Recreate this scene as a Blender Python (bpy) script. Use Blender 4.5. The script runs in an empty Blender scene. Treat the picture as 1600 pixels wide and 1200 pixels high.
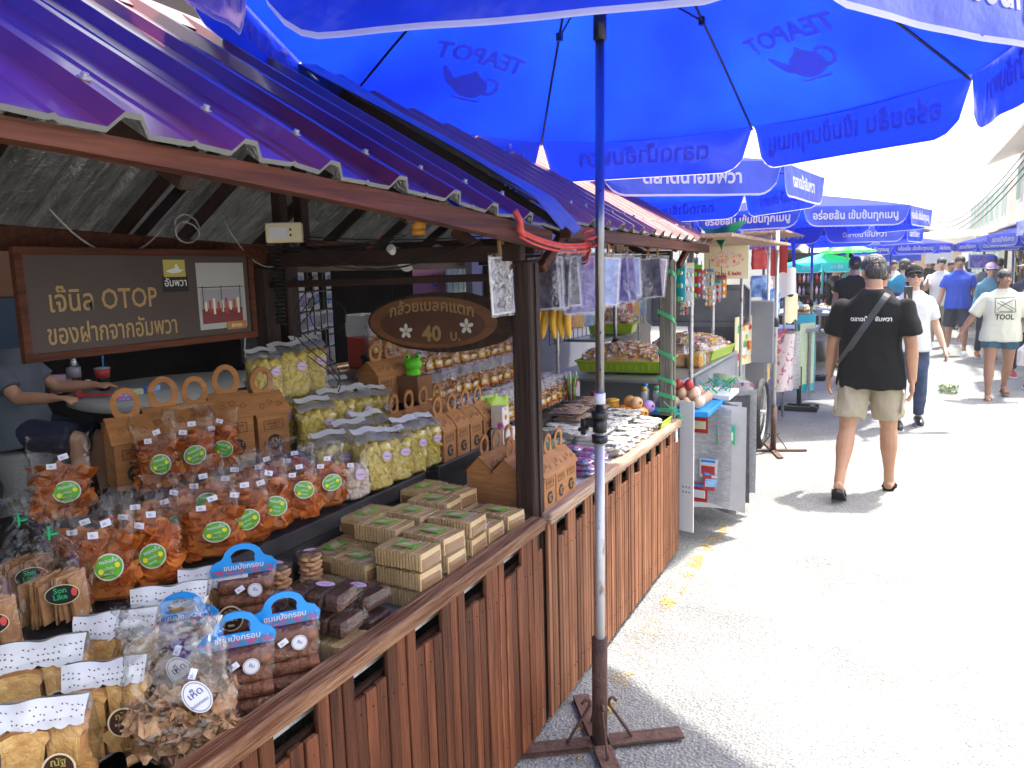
import bpy, bmesh, math, random
from mathutils import Vector, Matrix, noise
S = bpy.context.scene
C = S.collection
R = math.radians
PI = math.pi
rnd = random.Random(7)

# ------------------------------------------------------------------ camera
def camera():
    f = 1200.0
    dY = Vector((600, -190, f)).normalized()
    nd = Vector((230, 8300, f)).normalized()
    nd = (nd - dY * nd.dot(dY)).normalized()
    up = -nd
    X = dY.cross(up)
    rows = [Vector((X[i], dY[i], up[i])) for i in range(3)]     # camera axes (right, down, forward) in world
    cam = bpy.data.cameras.new('camera')
    o = bpy.data.objects.new('camera', cam); C.objects.link(o)
    r, d, w = rows
    o.matrix_world = Matrix(((r.x, -d.x, -w.x, 0), (r.y, -d.y, -w.y, 0), (r.z, -d.z, -w.z, 1.65), (0, 0, 0, 1)))
    cam.sensor_width = 36; cam.lens = 27.0
    cam.clip_start = 0.02; cam.clip_end = 900
    S.camera = o
    return rows
ROWS = camera()
EYE = Vector((0, 0, 1.65))
def ray(px, py):
    a = Vector((px - 800, py - 600, 1200))
    return ROWS[0] * a.x + ROWS[1] * a.y + ROWS[2] * a.z
def atz(px, py, z):
    d = ray(px, py); return EYE + d * ((z - EYE.z) / d.z)
def aty(px, py, y):
    d = ray(px, py); return EYE + d * (y / d.y)
def atx(px, py, x):
    d = ray(px, py); return EYE + d * (x / d.x)

# ------------------------------------------------------------------ light
SUN = Vector((0.20, 0.31, 0.9)).normalized()
w = bpy.data.worlds.new("World"); S.world = w; w.use_nodes = True
nt = w.node_tree; nt.nodes.clear()
sky = nt.nodes.new('ShaderNodeTexSky'); sky.sky_type = 'NISHITA'; sky.sun_disc = False
sky.sun_elevation = math.asin(SUN.z); sky.sun_rotation = math.atan2(SUN.x, SUN.y)
sky.air_density = 1.0; sky.dust_density = 5.0; sky.ozone_density = 1.0
bg = nt.nodes.new('ShaderNodeBackground'); bg.inputs[1].default_value = 0.15
wo = nt.nodes.new('ShaderNodeOutputWorld')
hz = nt.nodes.new('ShaderNodeHueSaturation'); hz.inputs['Saturation'].default_value = .38; hz.inputs['Value'].default_value = 1.15   # hazy white tropical sky
nt.links.new(sky.outputs[0], hz.inputs['Color']); nt.links.new(hz.outputs[0], bg.inputs[0]); nt.links.new(bg.outputs[0], wo.inputs[0])
sl = bpy.data.lights.new('sun', 'SUN'); sl.energy = 3.1; sl.angle = R(1.6); sl.color = (1, .955, .88)
so = bpy.data.objects.new('sun', sl); C.objects.link(so); so.location = (0, 0, 20)
so.rotation_euler = (-SUN).to_track_quat('-Z', 'Y').to_euler()
S.view_settings.view_transform = 'Standard'; S.view_settings.look = 'None'
S.view_settings.exposure = 2.0; S.view_settings.gamma = 1.0
S.view_settings.use_curve_mapping = False
S.render.engine = 'CYCLES'
S.cycles.transparent_max_bounces = 40; S.cycles.max_bounces = 8; S.cycles.diffuse_bounces = 4
S.cycles.glossy_bounces = 3; S.cycles.transmission_bounces = 6
S.cycles.caustics_reflective = False; S.cycles.caustics_refractive = False
S.cycles.use_denoising = True
S.cycles.sample_clamp_indirect = 8.0

# ------------------------------------------------------------------ materials
M = {}
def mat(name, col, rough=.6, metal=0.0, var=None, vscale=6.0, vstretch=(1, 1, 1), bump=0.0, bscale=40.0, spec=.5,
        col3=None, objvar=0.0, coat=0.0, transl=None, emit=None, detail=5.0, lo=.35, hi=.65, bstretch=None):
    if name in M: return M[name]
    m = bpy.data.materials.new(name); m.use_nodes = True; t = m.node_tree; N = t.nodes; L = t.links
    b = N['Principled BSDF']
    b.inputs['Roughness'].default_value = rough; b.inputs['Metallic'].default_value = metal
    b.inputs['Specular IOR Level'].default_value = spec
    if coat: b.inputs['Coat Weight'].default_value = coat; b.inputs['Coat Roughness'].default_value = .12
    b.inputs['Base Color'].default_value = (*col, 1)
    tc = N.new('ShaderNodeTexCoord')
    out = None
    if var:
        mp = N.new('ShaderNodeMapping'); mp.inputs['Scale'].default_value = vstretch
        L.new(tc.outputs['Object'], mp.inputs[0])
        src = mp.outputs[0]
        if objvar:
            oi = N.new('ShaderNodeObjectInfo'); mul = N.new('ShaderNodeVectorMath'); mul.operation = 'SCALE'
            mul.inputs[0].default_value = (17.3, 31.1, 11.7); L.new(oi.outputs['Random'], mul.inputs['Scale'])
            ad = N.new('ShaderNodeVectorMath'); ad.operation = 'ADD'
            L.new(src, ad.inputs[0]); L.new(mul.outputs[0], ad.inputs[1]); src = ad.outputs[0]
        nz = N.new('ShaderNodeTexNoise'); nz.inputs['Scale'].default_value = vscale; nz.inputs['Detail'].default_value = detail
        nz.inputs['Roughness'].default_value = .62
        L.new(src, nz.inputs['Vector'])
        cr = N.new('ShaderNodeValToRGB'); cr.color_ramp.elements[0].position = lo; cr.color_ramp.elements[1].position = hi
        cr.color_ramp.elements[0].color = (*col, 1); cr.color_ramp.elements[1].color = (*var, 1)
        if col3:
            e = cr.color_ramp.elements.new(min(.97, hi + .1)); e.color = (*col3, 1)
        L.new(nz.outputs['Fac'], cr.inputs[0]); out = cr.outputs[0]
    if objvar:
        oi2 = N.new('ShaderNodeObjectInfo'); hs = N.new('ShaderNodeHueSaturation')
        mr = N.new('ShaderNodeMapRange'); mr.inputs[3].default_value = 1 - objvar; mr.inputs[4].default_value = 1 + objvar
        L.new(oi2.outputs['Random'], mr.inputs[0]); L.new(mr.outputs[0], hs.inputs['Value'])
        if out: L.new(out, hs.inputs['Color'])
        else: hs.inputs['Color'].default_value = (*col, 1)
        out = hs.outputs[0]
    if out: L.new(out, b.inputs['Base Color'])
    if bump:
        nb = N.new('ShaderNodeTexNoise'); nb.inputs['Scale'].default_value = bscale; nb.inputs['Detail'].default_value = 4
        mp2 = N.new('ShaderNodeMapping'); mp2.inputs['Scale'].default_value = bstretch or vstretch
        L.new(tc.outputs['Object'], mp2.inputs[0]); L.new(mp2.outputs[0], nb.inputs['Vector'])
        bp = N.new('ShaderNodeBump'); bp.inputs['Strength'].default_value = bump; bp.inputs['Distance'].default_value = .02
        L.new(nb.outputs['Fac'], bp.inputs['Height']); L.new(bp.outputs[0], b.inputs['Normal'])
    if transl:
        tr = N.new('ShaderNodeBsdfTranslucent'); tr.inputs[0].default_value = (*transl[0], 1)
        mx = N.new('ShaderNodeMixShader'); mx.inputs[0].default_value = transl[1]
        if name == 'canopy_blue':                     # faded, uneven weave lets more or less light through
            nf = N.new('ShaderNodeTexNoise'); nf.inputs['Scale'].default_value = 1.6; nf.inputs['Detail'].default_value = 6; L.new(tc.outputs['Object'], nf.inputs[0])
            wv = N.new('ShaderNodeTexNoise'); wv.inputs['Scale'].default_value = 160; L.new(tc.outputs['Object'], wv.inputs[0])
            mm = N.new('ShaderNodeMath'); mm.operation = 'MULTIPLY_ADD'; mm.inputs[1].default_value = .25; L.new(wv.outputs['Fac'], mm.inputs[0]); L.new(nf.outputs['Fac'], mm.inputs[2])
            cf = N.new('ShaderNodeValToRGB'); cf.color_ramp.elements[0].position = .45; cf.color_ramp.elements[1].position = .85
            cf.color_ramp.elements[0].color = (.003, .016, .48, 1); cf.color_ramp.elements[1].color = (.008, .058, .80, 1); L.new(mm.outputs[0], cf.inputs[0]); L.new(cf.outputs[0], tr.inputs[0])
        L.new(b.outputs[0], mx.inputs[1]); L.new(tr.outputs[0], mx.inputs[2])
        L.new(mx.outputs[0], N['Material Output'].inputs[0])
    if emit:
        b.inputs['Emission Color'].default_value = (*emit[0], 1); b.inputs['Emission Strength'].default_value = emit[1]
    M[name] = m
    return m

def film(name, tint=(1, 1, 1), rough=.06, base=.10, edge=.65, bump=.5, bscale=30, milky=0.0):
    m = bpy.data.materials.new(name); m.use_nodes = True; t = m.node_tree; N = t.nodes; L = t.links
    N.remove(N['Principled BSDF'])
    tr = N.new('ShaderNodeBsdfTransparent'); tr.inputs[0].default_value = (*tint, 1)
    gl = N.new('ShaderNodeBsdfGlossy'); gl.inputs['Roughness'].default_value = rough
    lw = N.new('ShaderNodeLayerWeight'); lw.inputs['Blend'].default_value = .35
    mr = N.new('ShaderNodeMapRange'); mr.inputs[3].default_value = base; mr.inputs[4].default_value = edge
    L.new(lw.outputs['Facing'], mr.inputs[0])
    mx = N.new('ShaderNodeMixShader'); L.new(mr.outputs[0], mx.inputs[0])
    L.new(tr.outputs[0], mx.inputs[1]); L.new(gl.outputs[0], mx.inputs[2])
    tc = N.new('ShaderNodeTexCoord'); vo = N.new('ShaderNodeTexVoronoi'); vo.feature = 'DISTANCE_TO_EDGE'; vo.inputs['Scale'].default_value = bscale
    nz = N.new('ShaderNodeTexNoise'); nz.inputs['Scale'].default_value = bscale * .8; nz.inputs['Detail'].default_value = 3
    mxv = N.new('ShaderNodeVectorMath'); mxv.operation = 'MULTIPLY_ADD'; mxv.inputs[1].default_value = (.12, .12, .12)
    L.new(nz.outputs['Color'], mxv.inputs[0]); L.new(tc.outputs['Object'], mxv.inputs[2])
    L.new(tc.outputs['Object'], nz.inputs['Vector']); L.new(mxv.outputs[0], vo.inputs['Vector'])
    ad = N.new('ShaderNodeMath'); ad.operation = 'ADD'; L.new(vo.outputs['Distance'], ad.inputs[0]); L.new(nz.outputs['Fac'], ad.inputs[1])
    bp = N.new('ShaderNodeBump'); bp.inputs['Strength'].default_value = bump; bp.inputs['Distance'].default_value = .012
    L.new(ad.outputs[0], bp.inputs['Height']); L.new(bp.outputs[0], gl.inputs['Normal']); L.new(bp.outputs[0], lw.inputs['Normal'])
    last = mx
    if milky:
        df = N.new('ShaderNodeBsdfDiffuse'); df.inputs[0].default_value = (.8, .8, .84, 1)
        m2 = N.new('ShaderNodeMixShader'); m2.inputs[0].default_value = milky
        L.new(mx.outputs[0], m2.inputs[1]); L.new(df.outputs[0], m2.inputs[2]); last = m2
    L.new(last.outputs[0], N['Material Output'].inputs[0])
    M[name] = m; return m

film('cello', base=.02, edge=.34, bump=.7, bscale=14, rough=.09)
film('cello_crisp', base=.08, edge=.55, bump=1.0, bscale=15, rough=.12)
film('clear_candy', base=.3, edge=.8, bump=.3, milky=.25)
film('clamshell', base=.015, edge=.28, bump=.05, bscale=20)
film('milky_plastic', base=.1, edge=.5, milky=.3)
film('glass', tint=(.93, .97, .96), base=.06, edge=.6, bump=0)
WOODM = dict(vscale=3.0, vstretch=(14, 14, .8), bump=.35, bscale=14)
mat('slat_wood', (.065, .020, .009), .55, var=(.17, .055, .022), objvar=.42, col3=(.36, .17, .08), **WOODM, spec=.22)
mat('slat_wood_sunlit_worn', (.13, .045, .020), .6, var=(.28, .12, .058), objvar=.32, col3=(.44, .26, .14), **WOODM, spec=.22)  # paler copy for the second stall, sunlit tone coloured in besides wear
mat('post_wood', (.024, .012, .009), .55, var=(.05, .026, .019), vscale=4, vstretch=(12, 12, .7), bump=.3, bscale=10, spec=.22)
mat('beam_wood', (.05, .013, .006), .55, var=(.12, .034, .014), vscale=4, vstretch=(12, .6, 12), bump=.3, bscale=8, spec=.22)
mat('dark_wood', (.02, .009, .007), .6, var=(.042, .018, .012), vscale=5, bump=.2, spec=.22)
mat('rail_wood', (.11, .036, .014), .55, var=(.36, .20, .11), vscale=5, vstretch=(16, .9, 16), bump=.5, bscale=10, lo=.4, hi=.7, spec=.22)
mat('rail_pale', (.30, .17, .10), .55, var=(.5, .36, .26), vscale=5, vstretch=(16, .9, 16), bump=.4, bscale=10, spec=.22)
mat('grey_wood', (.10, .09, .07), .8, var=(.2, .19, .15), vscale=5, vstretch=(12, 12, .7), bump=.5, bscale=12)
mat('roof_metal', (.085, .009, .012), .34, var=(.15, .025, .026), vscale=4, vstretch=(1, 1, 1), col3=(.24, .13, .13), bump=.12, bscale=3.5, spec=.8, coat=.2, detail=4)
mat('roof_metal_sunlit', (.30, .10, .085), .38, var=(.40, .16, .13), vscale=3, bump=.05, spec=.6)  # roof metal again in paler pink, sun on the second roof coloured in
mat('foil', (.62, .62, .60), .36, metal=.75, var=(.28, .28, .27), vscale=14, vstretch=(.4, 3, 1), bump=1.0, bscale=75, bstretch=(1.2, .5, 1))
mat('foil_edge', (.16, .16, .15), .5, metal=.3)
mat('tray_grey', (.16, .18, .20), .4, var=(.22, .24, .26), vscale=8)
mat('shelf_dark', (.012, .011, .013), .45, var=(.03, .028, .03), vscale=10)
mat('steel', (.34, .34, .35), .28, metal=1.0, var=(.24, .24, .25), vscale=5, vstretch=(3, 3, .4))
mat('steel_worn', (.5, .5, .49), .45, metal=.5, var=(.25, .17, .12), vscale=30, vstretch=(1, 1, .5), lo=.55, hi=.7)
mat('rust', (.055, .025, .018), .75, var=(.11, .05, .035), vscale=18, bump=.4, bscale=60, col3=(.03, .018, .015))
mat('black_plastic', (.012, .012, .013), .35)
mat('black', (.006, .006, .007), .7)
mat('white', (.78, .78, .77), .55, var=(.68, .68, .67), vscale=5)
mat('paper', (.72, .72, .76), .7)
mat('card_white', (.7, .7, .7), .45)
mat('kraft', (.34, .14, .04), .75, var=(.46, .20, .065), vscale=9, vstretch=(1, 1, 9), bump=.25, bscale=60, objvar=.08)
mat('kraft_in', (.20, .085, .035), .8)
mat('kraft_ink', (.07, .03, .016), .8)
mat('sign_brown', (.045, .028, .022), .55, var=(.06, .038, .03), vscale=3)
mat('sign_gold', (.36, .23, .085), .5)
mat('sign_gold_lt', (.45, .38, .08), .5)
mat('green_ribbon', (.08, .50, .22), .4, transl=((.08, .6, .25), .3))
mat('red_string', (.75, .10, .06), .5, var=(.55, .05, .04), vscale=30)
mat('cable_white', (.35, .34, .33), .5)
mat('cable_black', (.01, .01, .01), .5)
mat('skin_tan', (.40, .20, .115), .5, var=(.46, .25, .15), vscale=7, bump=.05, bscale=80)
mat('skin_light', (.52, .31, .21), .5, var=(.58, .36, .26), vscale=7)
mat('skin_dark', (.27, .13, .075), .5, var=(.32, .16, .095), vscale=7)
mat('hair_black', (.012, .010, .010), .45, var=(.03, .026, .026), vscale=60, vstretch=(1, 1, .3), bump=.8, bscale=90)
mat('hair_grey', (.018, .017, .018), .5, var=(.16, .15, .15), vscale=90, vstretch=(1, 1, .25), bump=.8, bscale=90, lo=.5, hi=.75)
mat('eye_white', (.7, .68, .65), .3); mat('lip', (.35, .12, .09), .5)

# ------------------------------------------------------------------ mesh builder
class MB:
    def __init__(s): s.v = []; s.f = []; s.m = []; s.s = []
    def add(s, vs, fs, mi=0, smooth=False, T=None):
        o = len(s.v)
        if T is not None: vs = [T @ Vector(p) for p in vs]
        s.v += [tuple(p) for p in vs]
        s.f += [tuple(o + i for i in f) for f in fs]
        s.m += [mi] * len(fs); s.s += [smooth] * len(fs)
        return s
    def box(s, c, d, mi=0, T=None, ch=0.0):
        x, y, z = c; a, b, e = d[0] / 2, d[1] / 2, d[2] / 2
        if ch <= 0:
            vs = [(x + i * a, y + j * b, z + k * e) for k in (-1, 1) for j in (-1, 1) for i in (-1, 1)]
            fs = [(0, 2, 3, 1), (4, 5, 7, 6), (0, 1, 5, 4), (2, 6, 7, 3), (0, 4, 6, 2), (1, 3, 7, 5)]
            return s.add(vs, fs, mi, False, T)
        vs = []; idx = {}
        for i in (-1, 1):
            for j in (-1, 1):
                for k in (-1, 1):
                    for ax in range(3):
                        p = [a, b, e]
                        for q in range(3):
                            if q != ax: p[q] -= ch
                        idx[(i, j, k, ax)] = len(vs); vs.append((x + i * p[0], y + j * p[1], z + k * p[2]))
        fs = []
        for ax in range(3):
            for sg in (-1, 1):
                q = []
                for (u, w_) in ((-1, -1), (1, -1), (1, 1), (-1, 1)):
                    c3 = [0, 0, 0]; c3[ax] = sg; c3[(ax + 1) % 3] = u; c3[(ax + 2) % 3] = w_
                    q.append(idx[(*c3, ax)])
                fs.append(q if sg > 0 else q[::-1])
        for ax in range(3):
            b1, b2 = (ax + 1) % 3, (ax + 2) % 3
            for u in (-1, 1):
                for w_ in (-1, 1):
                    def g(t, axis):
                        c3 = [0, 0, 0]; c3[ax] = t; c3[b1] = u; c3[b2] = w_
                        return idx[(*c3, axis)]
                    q = [g(-1, b1), g(1, b1), g(1, b2), g(-1, b2)]
                    fs.append(q if u * w_ > 0 else q[::-1])
        for i in (-1, 1):
            for j in (-1, 1):
                for k in (-1, 1):
                    q = [idx[(i, j, k, 0)], idx[(i, j, k, 1)], idx[(i, j, k, 2)]]
                    fs.append(q if i * j * k > 0 else q[::-1])
        return s.add(vs, fs, mi, False, T)
    def tube(s, pts, r, n=8, mi=0, caps=True, smooth=True, T=None, flat=1.0):
        pts = [Vector(p) for p in pts]; k = len(pts)
        rs = r if isinstance(r, (list, tuple)) else [r] * k
        vs = []; fs = []; pu = None
        for i, p in enumerate(pts):
            d = (pts[min(i + 1, k - 1)] - pts[max(i - 1, 0)]).normalized()
            if pu is None: u = d.orthogonal().normalized()
            else:
                u = pu - d * pu.dot(d); u = u.normalized() if u.length > 1e-6 else d.orthogonal().normalized()
            pu = u; w_ = d.cross(u)
            for j in range(n):
                a = 2 * PI * j / n
                vs.append(p + (u * math.cos(a) + w_ * math.sin(a) * flat) * rs[i])
        for i in range(k - 1):
            for j in range(n):
                fs.append((i * n + j, i * n + (j + 1) % n, (i + 1) * n + (j + 1) % n, (i + 1) * n + j))
        if caps: fs.append(tuple(range(n))[::-1]); fs.append(tuple((k - 1) * n + j for j in range(n)))
        return s.add(vs, fs, mi, smooth, T)
    def lathe(s, prof, n=16, mi=0, smooth=True, T=None, sx=1, sy=1):
        vs = []; fs = []; k = len(prof)
        for (r, z) in prof:
            for j in range(n):
                a = 2 * PI * j / n; vs.append((r * math.cos(a) * sx, r * math.sin(a) * sy, z))
        for i in range(k - 1):
            for j in range(n):
                fs.append((i * n + j, i * n + (j + 1) % n, (i + 1) * n + (j + 1) % n, (i + 1) * n + j))
        if prof[0][0] > 1e-5: fs.append(tuple(range(n))[::-1])
        if prof[-1][0] > 1e-5: fs.append(tuple((k - 1) * n + j for j in range(n)))
        return s.add(vs, fs, mi, smooth, T)
    def ball(s, c, r, n=10, mi=0, T=None):
        rx, ry, rz = r if isinstance(r, (list, tuple)) else (r, r, r)
        k = max(4, n // 2 + 1)
        prof = [(max(1e-4, math.sin(PI * i / k)), -math.cos(PI * i / k)) for i in range(k + 1)]
        B = MB().lathe(prof, n, mi)
        vs = [(c[0] + x * rx, c[1] + y * ry, c[2] + z * rz) for x, y, z in B.v]
        return s.add(vs, B.f, mi, True, T)
    def grid(s, fn, nu, nv, mi=0, smooth=True, T=None, close=False):
        vs = [fn(i / nu, j / nv) for j in range(nv + 1) for i in range(nu + (0 if close else 1))]
        q = nu if close else nu + 1
        fs = [(j * q + i, j * q + (i + 1) % q, (j + 1) * q + (i + 1) % q, (j + 1) * q + i) for j in range(nv) for i in range(nu)]
        return s.add(vs, fs, mi, smooth, T)
    def prism(s, poly, y0, y1, mi=0, T=None):
        n = len(poly)
        vs = [(x, y0, z) for x, z in poly] + [(x, y1, z) for x, z in poly]
        fs = [tuple(range(n)), tuple(range(2 * n - 1, n - 1, -1))] + [(i, n + i, n + (i + 1) % n, (i + 1) % n) for i in range(n)]
        return s.add(vs, fs, mi, False, T)
    def ring(s, outer, inner, y0, y1, mi=0, T=None):
        n = len(outer)
        vs = [(x, y0, z) for x, z in outer] + [(x, y0, z) for x, z in inner] + [(x, y1, z) for x, z in outer] + [(x, y1, z) for x, z in inner]
        fs = []
        for i in range(n):
            j = (i + 1) % n
            fs += [(i, j, n + j, n + i), (2 * n + j, 2 * n + i, 3 * n + i, 3 * n + j), (i, 2 * n + i, 2 * n + j, j), (n + i, n + j, 3 * n + j, 3 * n + i)]
        return s.add(vs, fs, mi, False, T)
    def text(s, body, T, h=1.0, maxw=None, mi=0, bold=.012, fn=None):
        vs, fs, W = text_mesh(body, bold)
        k = h
        if maxw and W * h > maxw: k = maxw / W
        vs = [((x - W / 2) * k, y * h, 0) for x, y in vs]
        if fn: vs = [fn(x, y) for x, y, _ in vs]
        return s.add(vs, fs, mi, False, T)
    def mesh(s, name, mats):
        me = bpy.data.meshes.new(name); me.from_pydata(s.v, [], s.f)
        for m in mats: me.materials.append(M[m] if isinstance(m, str) else m)
        me.polygons.foreach_set('material_index', s.m); me.polygons.foreach_set('use_smooth', s.s)
        me.update(); return me
_tc = {}
def text_mesh(body, bold):
    if (body, bold) not in _tc:
        c = bpy.data.curves.new('t', 'FONT'); c.body = body; c.size = 1.0; c.offset = bold; c.resolution_u = 2
        o = bpy.data.objects.new('t', c); C.objects.link(o)
        bpy.context.view_layer.update()
        me = bpy.data.meshes.new_from_object(o.evaluated_get(bpy.context.evaluated_depsgraph_get()))
        vs = [(v.co.x, v.co.y) for v in me.vertices]; fs = [tuple(p.vertices) for p in me.polygons]
        x0 = min((v[0] for v in vs), default=0); x1 = max((v[0] for v in vs), default=1)
        vs = [(x - x0, y) for x, y in vs]
        _tc[(body, bold)] = (vs, fs, max(x1 - x0, .01))
        bpy.data.objects.remove(o); bpy.data.curves.remove(c); bpy.data.meshes.remove(me)
    return _tc[(body, bold)]

def link(name, me, parent=None, **kw):
    o = bpy.data.objects.new(name, me); C.objects.link(o)
    if parent is not None: o.parent = parent
    for k, v in kw.items(): o[k] = v
    return o
def part(name, mb, mats, parent, **kw):
    return link(name, mb.mesh(name, mats if isinstance(mats, (list, tuple)) else [mats]), parent, **kw)
def struct(name, mb, mats): return part(name, mb, mats, None, kind='structure')
def thing(name, label, cat, loc=(0, 0, 0), rz=0.0, group=None, mb=None, mats=None):
    if mb is None: o = bpy.data.objects.new(name, None); C.objects.link(o)
    else: o = part(name, mb, mats, None)
    o.location = loc; o.rotation_euler = (0, 0, rz)
    o['label'] = label; o['category'] = cat
    if group: o['group'] = group
    return o
def dup(root, loc, rz=0.0, label=None, sc=1.0, tilt=0.0, roll=0.0, group=None):
    r = root.copy(); C.objects.link(r); r.location = loc; r.rotation_euler = (tilt, roll, rz)
    r.scale = (sc, sc, sc) if isinstance(sc, (int, float)) else sc
    if label: r['label'] = label
    if group: r['group'] = group
    for ch in list(root.children):
        c = ch.copy(); C.objects.link(c); c.parent = r
        for g in list(ch.children):
            d = g.copy(); C.objects.link(d); d.parent = c
    return r
class Proto:
    """first placement moves the thing itself, later ones copy it"""
    def __init__(s, root): s.root = root; s.used = False
    def put(s, loc, rz=0.0, label=None, sc=1.0, tilt=0.0, roll=0.0, group=None):
        if s.used: return dup(s.root, loc, rz, label, sc, tilt, roll, group)
        s.used = True; r = s.root; r.location = loc; r.rotation_euler = (tilt, roll, rz)
        r.scale = (sc, sc, sc) if isinstance(sc, (int, float)) else sc
        if label: r['label'] = label
        if group: r['group'] = group
        return r
FRONT = Matrix.Rotation(PI / 2, 4, 'X')          # plane XY -> faces -Y, upright
def front(x, y, z, rot=0.0): return Matrix.Translation((x, y, z)) @ FRONT @ Matrix.Rotation(rot, 4, 'Z')
FACEX = Matrix.Rotation(PI / 2, 4, 'Z') @ FRONT   # faces +X
def facex(x, y, z, rot=0.0): return Matrix.Translation((x, y, z)) @ FACEX @ Matrix.Rotation(rot, 4, 'Z')
def disc(mb, T, rx, ry, mi=0, n=20, r0=0.0):
    vs = [(rx * math.cos(2 * PI * i / n), ry * math.sin(2 * PI * i / n), 0) for i in range(n)]
    if r0: 
        vs += [(x * r0, y * r0, 0) for x, y, _ in vs]
        return mb.add(vs, [(i, (i + 1) % n, n + (i + 1) % n, n + i) for i in range(n)], mi, False, T)
    return mb.add(vs, [tuple(range(n))], mi, False, T)
def rect(mb, T, w_, h, mi=0):
    return mb.add([(-w_ / 2, -h / 2, 0), (w_ / 2, -h / 2, 0), (w_ / 2, h / 2, 0), (-w_ / 2, h / 2, 0)], [(0, 1, 2, 3)], mi, False, T)
def arc(cx, cz, rx, rz, a0, a1, n): return [(cx + rx * math.cos(a0 + (a1 - a0) * i / n), cz + rz * math.sin(a0 + (a1 - a0) * i / n)) for i in range(n + 1)]
def sag(a, b, d, n=10):
    a = Vector(a); b = Vector(b)
    return [a.lerp(b, i / n) + Vector((0, 0, -d * 4 * (i / n) * (1 - i / n))) for i in range(n + 1)]
# ------------------------------------------------------------------ ground
def asphalt():
    m = bpy.data.materials.new('asphalt'); m.use_nodes = True; t = m.node_tree; N = t.nodes; L = t.links
    b = N['Principled BSDF']; b.inputs['Roughness'].default_value = .88
    tc = N.new('ShaderNodeTexCoord')
    vo = N.new('ShaderNodeTexVoronoi'); vo.inputs['Scale'].default_value = 85; vo.inputs['Randomness'].default_value = 1
    n1 = N.new('ShaderNodeTexNoise'); n1.inputs['Scale'].default_value = 1.3; n1.inputs['Detail'].default_value = 6
    n2 = N.new('ShaderNodeTexNoise'); n2.inputs['Scale'].default_value = 130; n2.inputs['Detail'].default_value = 3
    for x in (vo, n1, n2): L.new(tc.outputs['Object'], x.inputs['Vector'])
    r1 = N.new('ShaderNodeValToRGB'); r1.color_ramp.elements[0].color = (.09, .09, .088, 1); r1.color_ramp.elements[1].color = (.31, .31, .30, 1)
    r1.color_ramp.elements[0].position = .25; r1.color_ramp.elements[1].position = .75
    L.new(n2.outputs['Fac'], r1.inputs[0])
    r2 = N.new('ShaderNodeValToRGB'); r2.color_ramp.elements[0].color = (.78, .78, .78, 1); r2.color_ramp.elements[1].color = (1.2, 1.19, 1.15, 1)
    r2.color_ramp.elements[0].position = .35; r2.color_ramp.elements[1].position = .65; L.new(n1.outputs['Fac'], r2.inputs[0])
    r3 = N.new('ShaderNodeValToRGB'); r3.color_ramp.elements[0].color = (.75, .75, .75, 1); r3.color_ramp.elements[1].color = (1.15, 1.15, 1.15, 1)
    L.new(vo.outputs['Color'], r3.inputs[0])
    a = N.new('ShaderNodeMixRGB'); a.blend_type = 'MULTIPLY'; a.inputs[0].default_value = 1; L.new(r1.outputs[0], a.inputs[1]); L.new(r2.outputs[0], a.inputs[2])
    c = N.new('ShaderNodeMixRGB'); c.blend_type = 'MULTIPLY'; c.inputs[0].default_value = 1; L.new(a.outputs[0], c.inputs[1]); L.new(r3.outputs[0], c.inputs[2])
    # hairline cracks
    v2 = N.new('ShaderNodeTexVoronoi'); v2.feature = 'DISTANCE_TO_EDGE'; v2.inputs['Scale'].default_value = 5.5
    wv = N.new('ShaderNodeVectorMath'); wv.operation = 'MULTIPLY_ADD'; wv.inputs[1].default_value = (.25, .25, .25)
    n3 = N.new('ShaderNodeTexNoise'); n3.inputs['Scale'].default_value = 9; n3.inputs['Detail'].default_value = 5
    L.new(tc.outputs['Object'], n3.inputs['Vector']); L.new(n3.outputs['Color'], wv.inputs[0]); L.new(tc.outputs['Object'], wv.inputs[2]); L.new(wv.outputs[0], v2.inputs['Vector'])
    r4 = N.new('ShaderNodeValToRGB'); r4.color_ramp.elements[0].color = (.45, .45, .45, 1); r4.color_ramp.elements[1].color = (1, 1, 1, 1)
    r4.color_ramp.elements[0].position = 0; r4.color_ramp.elements[1].position = .016; L.new(v2.outputs['Distance'], r4.inputs[0])
    d = N.new('ShaderNodeMixRGB'); d.blend_type = 'MULTIPLY'; d.inputs[0].default_value = .6; L.new(c.outputs[0], d.inputs[1]); L.new(r4.outputs[0], d.inputs[2])
    L.new(d.outputs[0], b.inputs['Base Color'])
    ad = N.new('ShaderNodeMath'); ad.operation = 'ADD'; L.new(n2.outputs['Fac'], ad.inputs[0]); L.new(vo.outputs['Distance'], ad.inputs[1])
    bp = N.new('ShaderNodeBump'); bp.inputs['Strength'].default_value = .7; bp.inputs['Distance'].default_value = .01
    L.new(ad.outputs[0], bp.inputs['Height']); L.new(bp.outputs[0], b.inputs['Normal'])
    M['asphalt'] = m
asphalt()
g = MB(); g.grid(lambda u, v: (-200 + 400 * u, -60 + 460 * v, 0), 40, 40); struct('ground', g, 'asphalt')
mat('concrete', (.25, .24, .22), .85, var=(.33, .32, .30), vscale=4, bump=.3, bscale=60)
mat('yellow_paint', (.50, .32, .035), .7, var=(.6, .42, .07), vscale=30)
g = MB(); g.box((-5.2, 8, .1), (5.6, 40, .2), ch=.01); struct('pavement', g, 'concrete')
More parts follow.
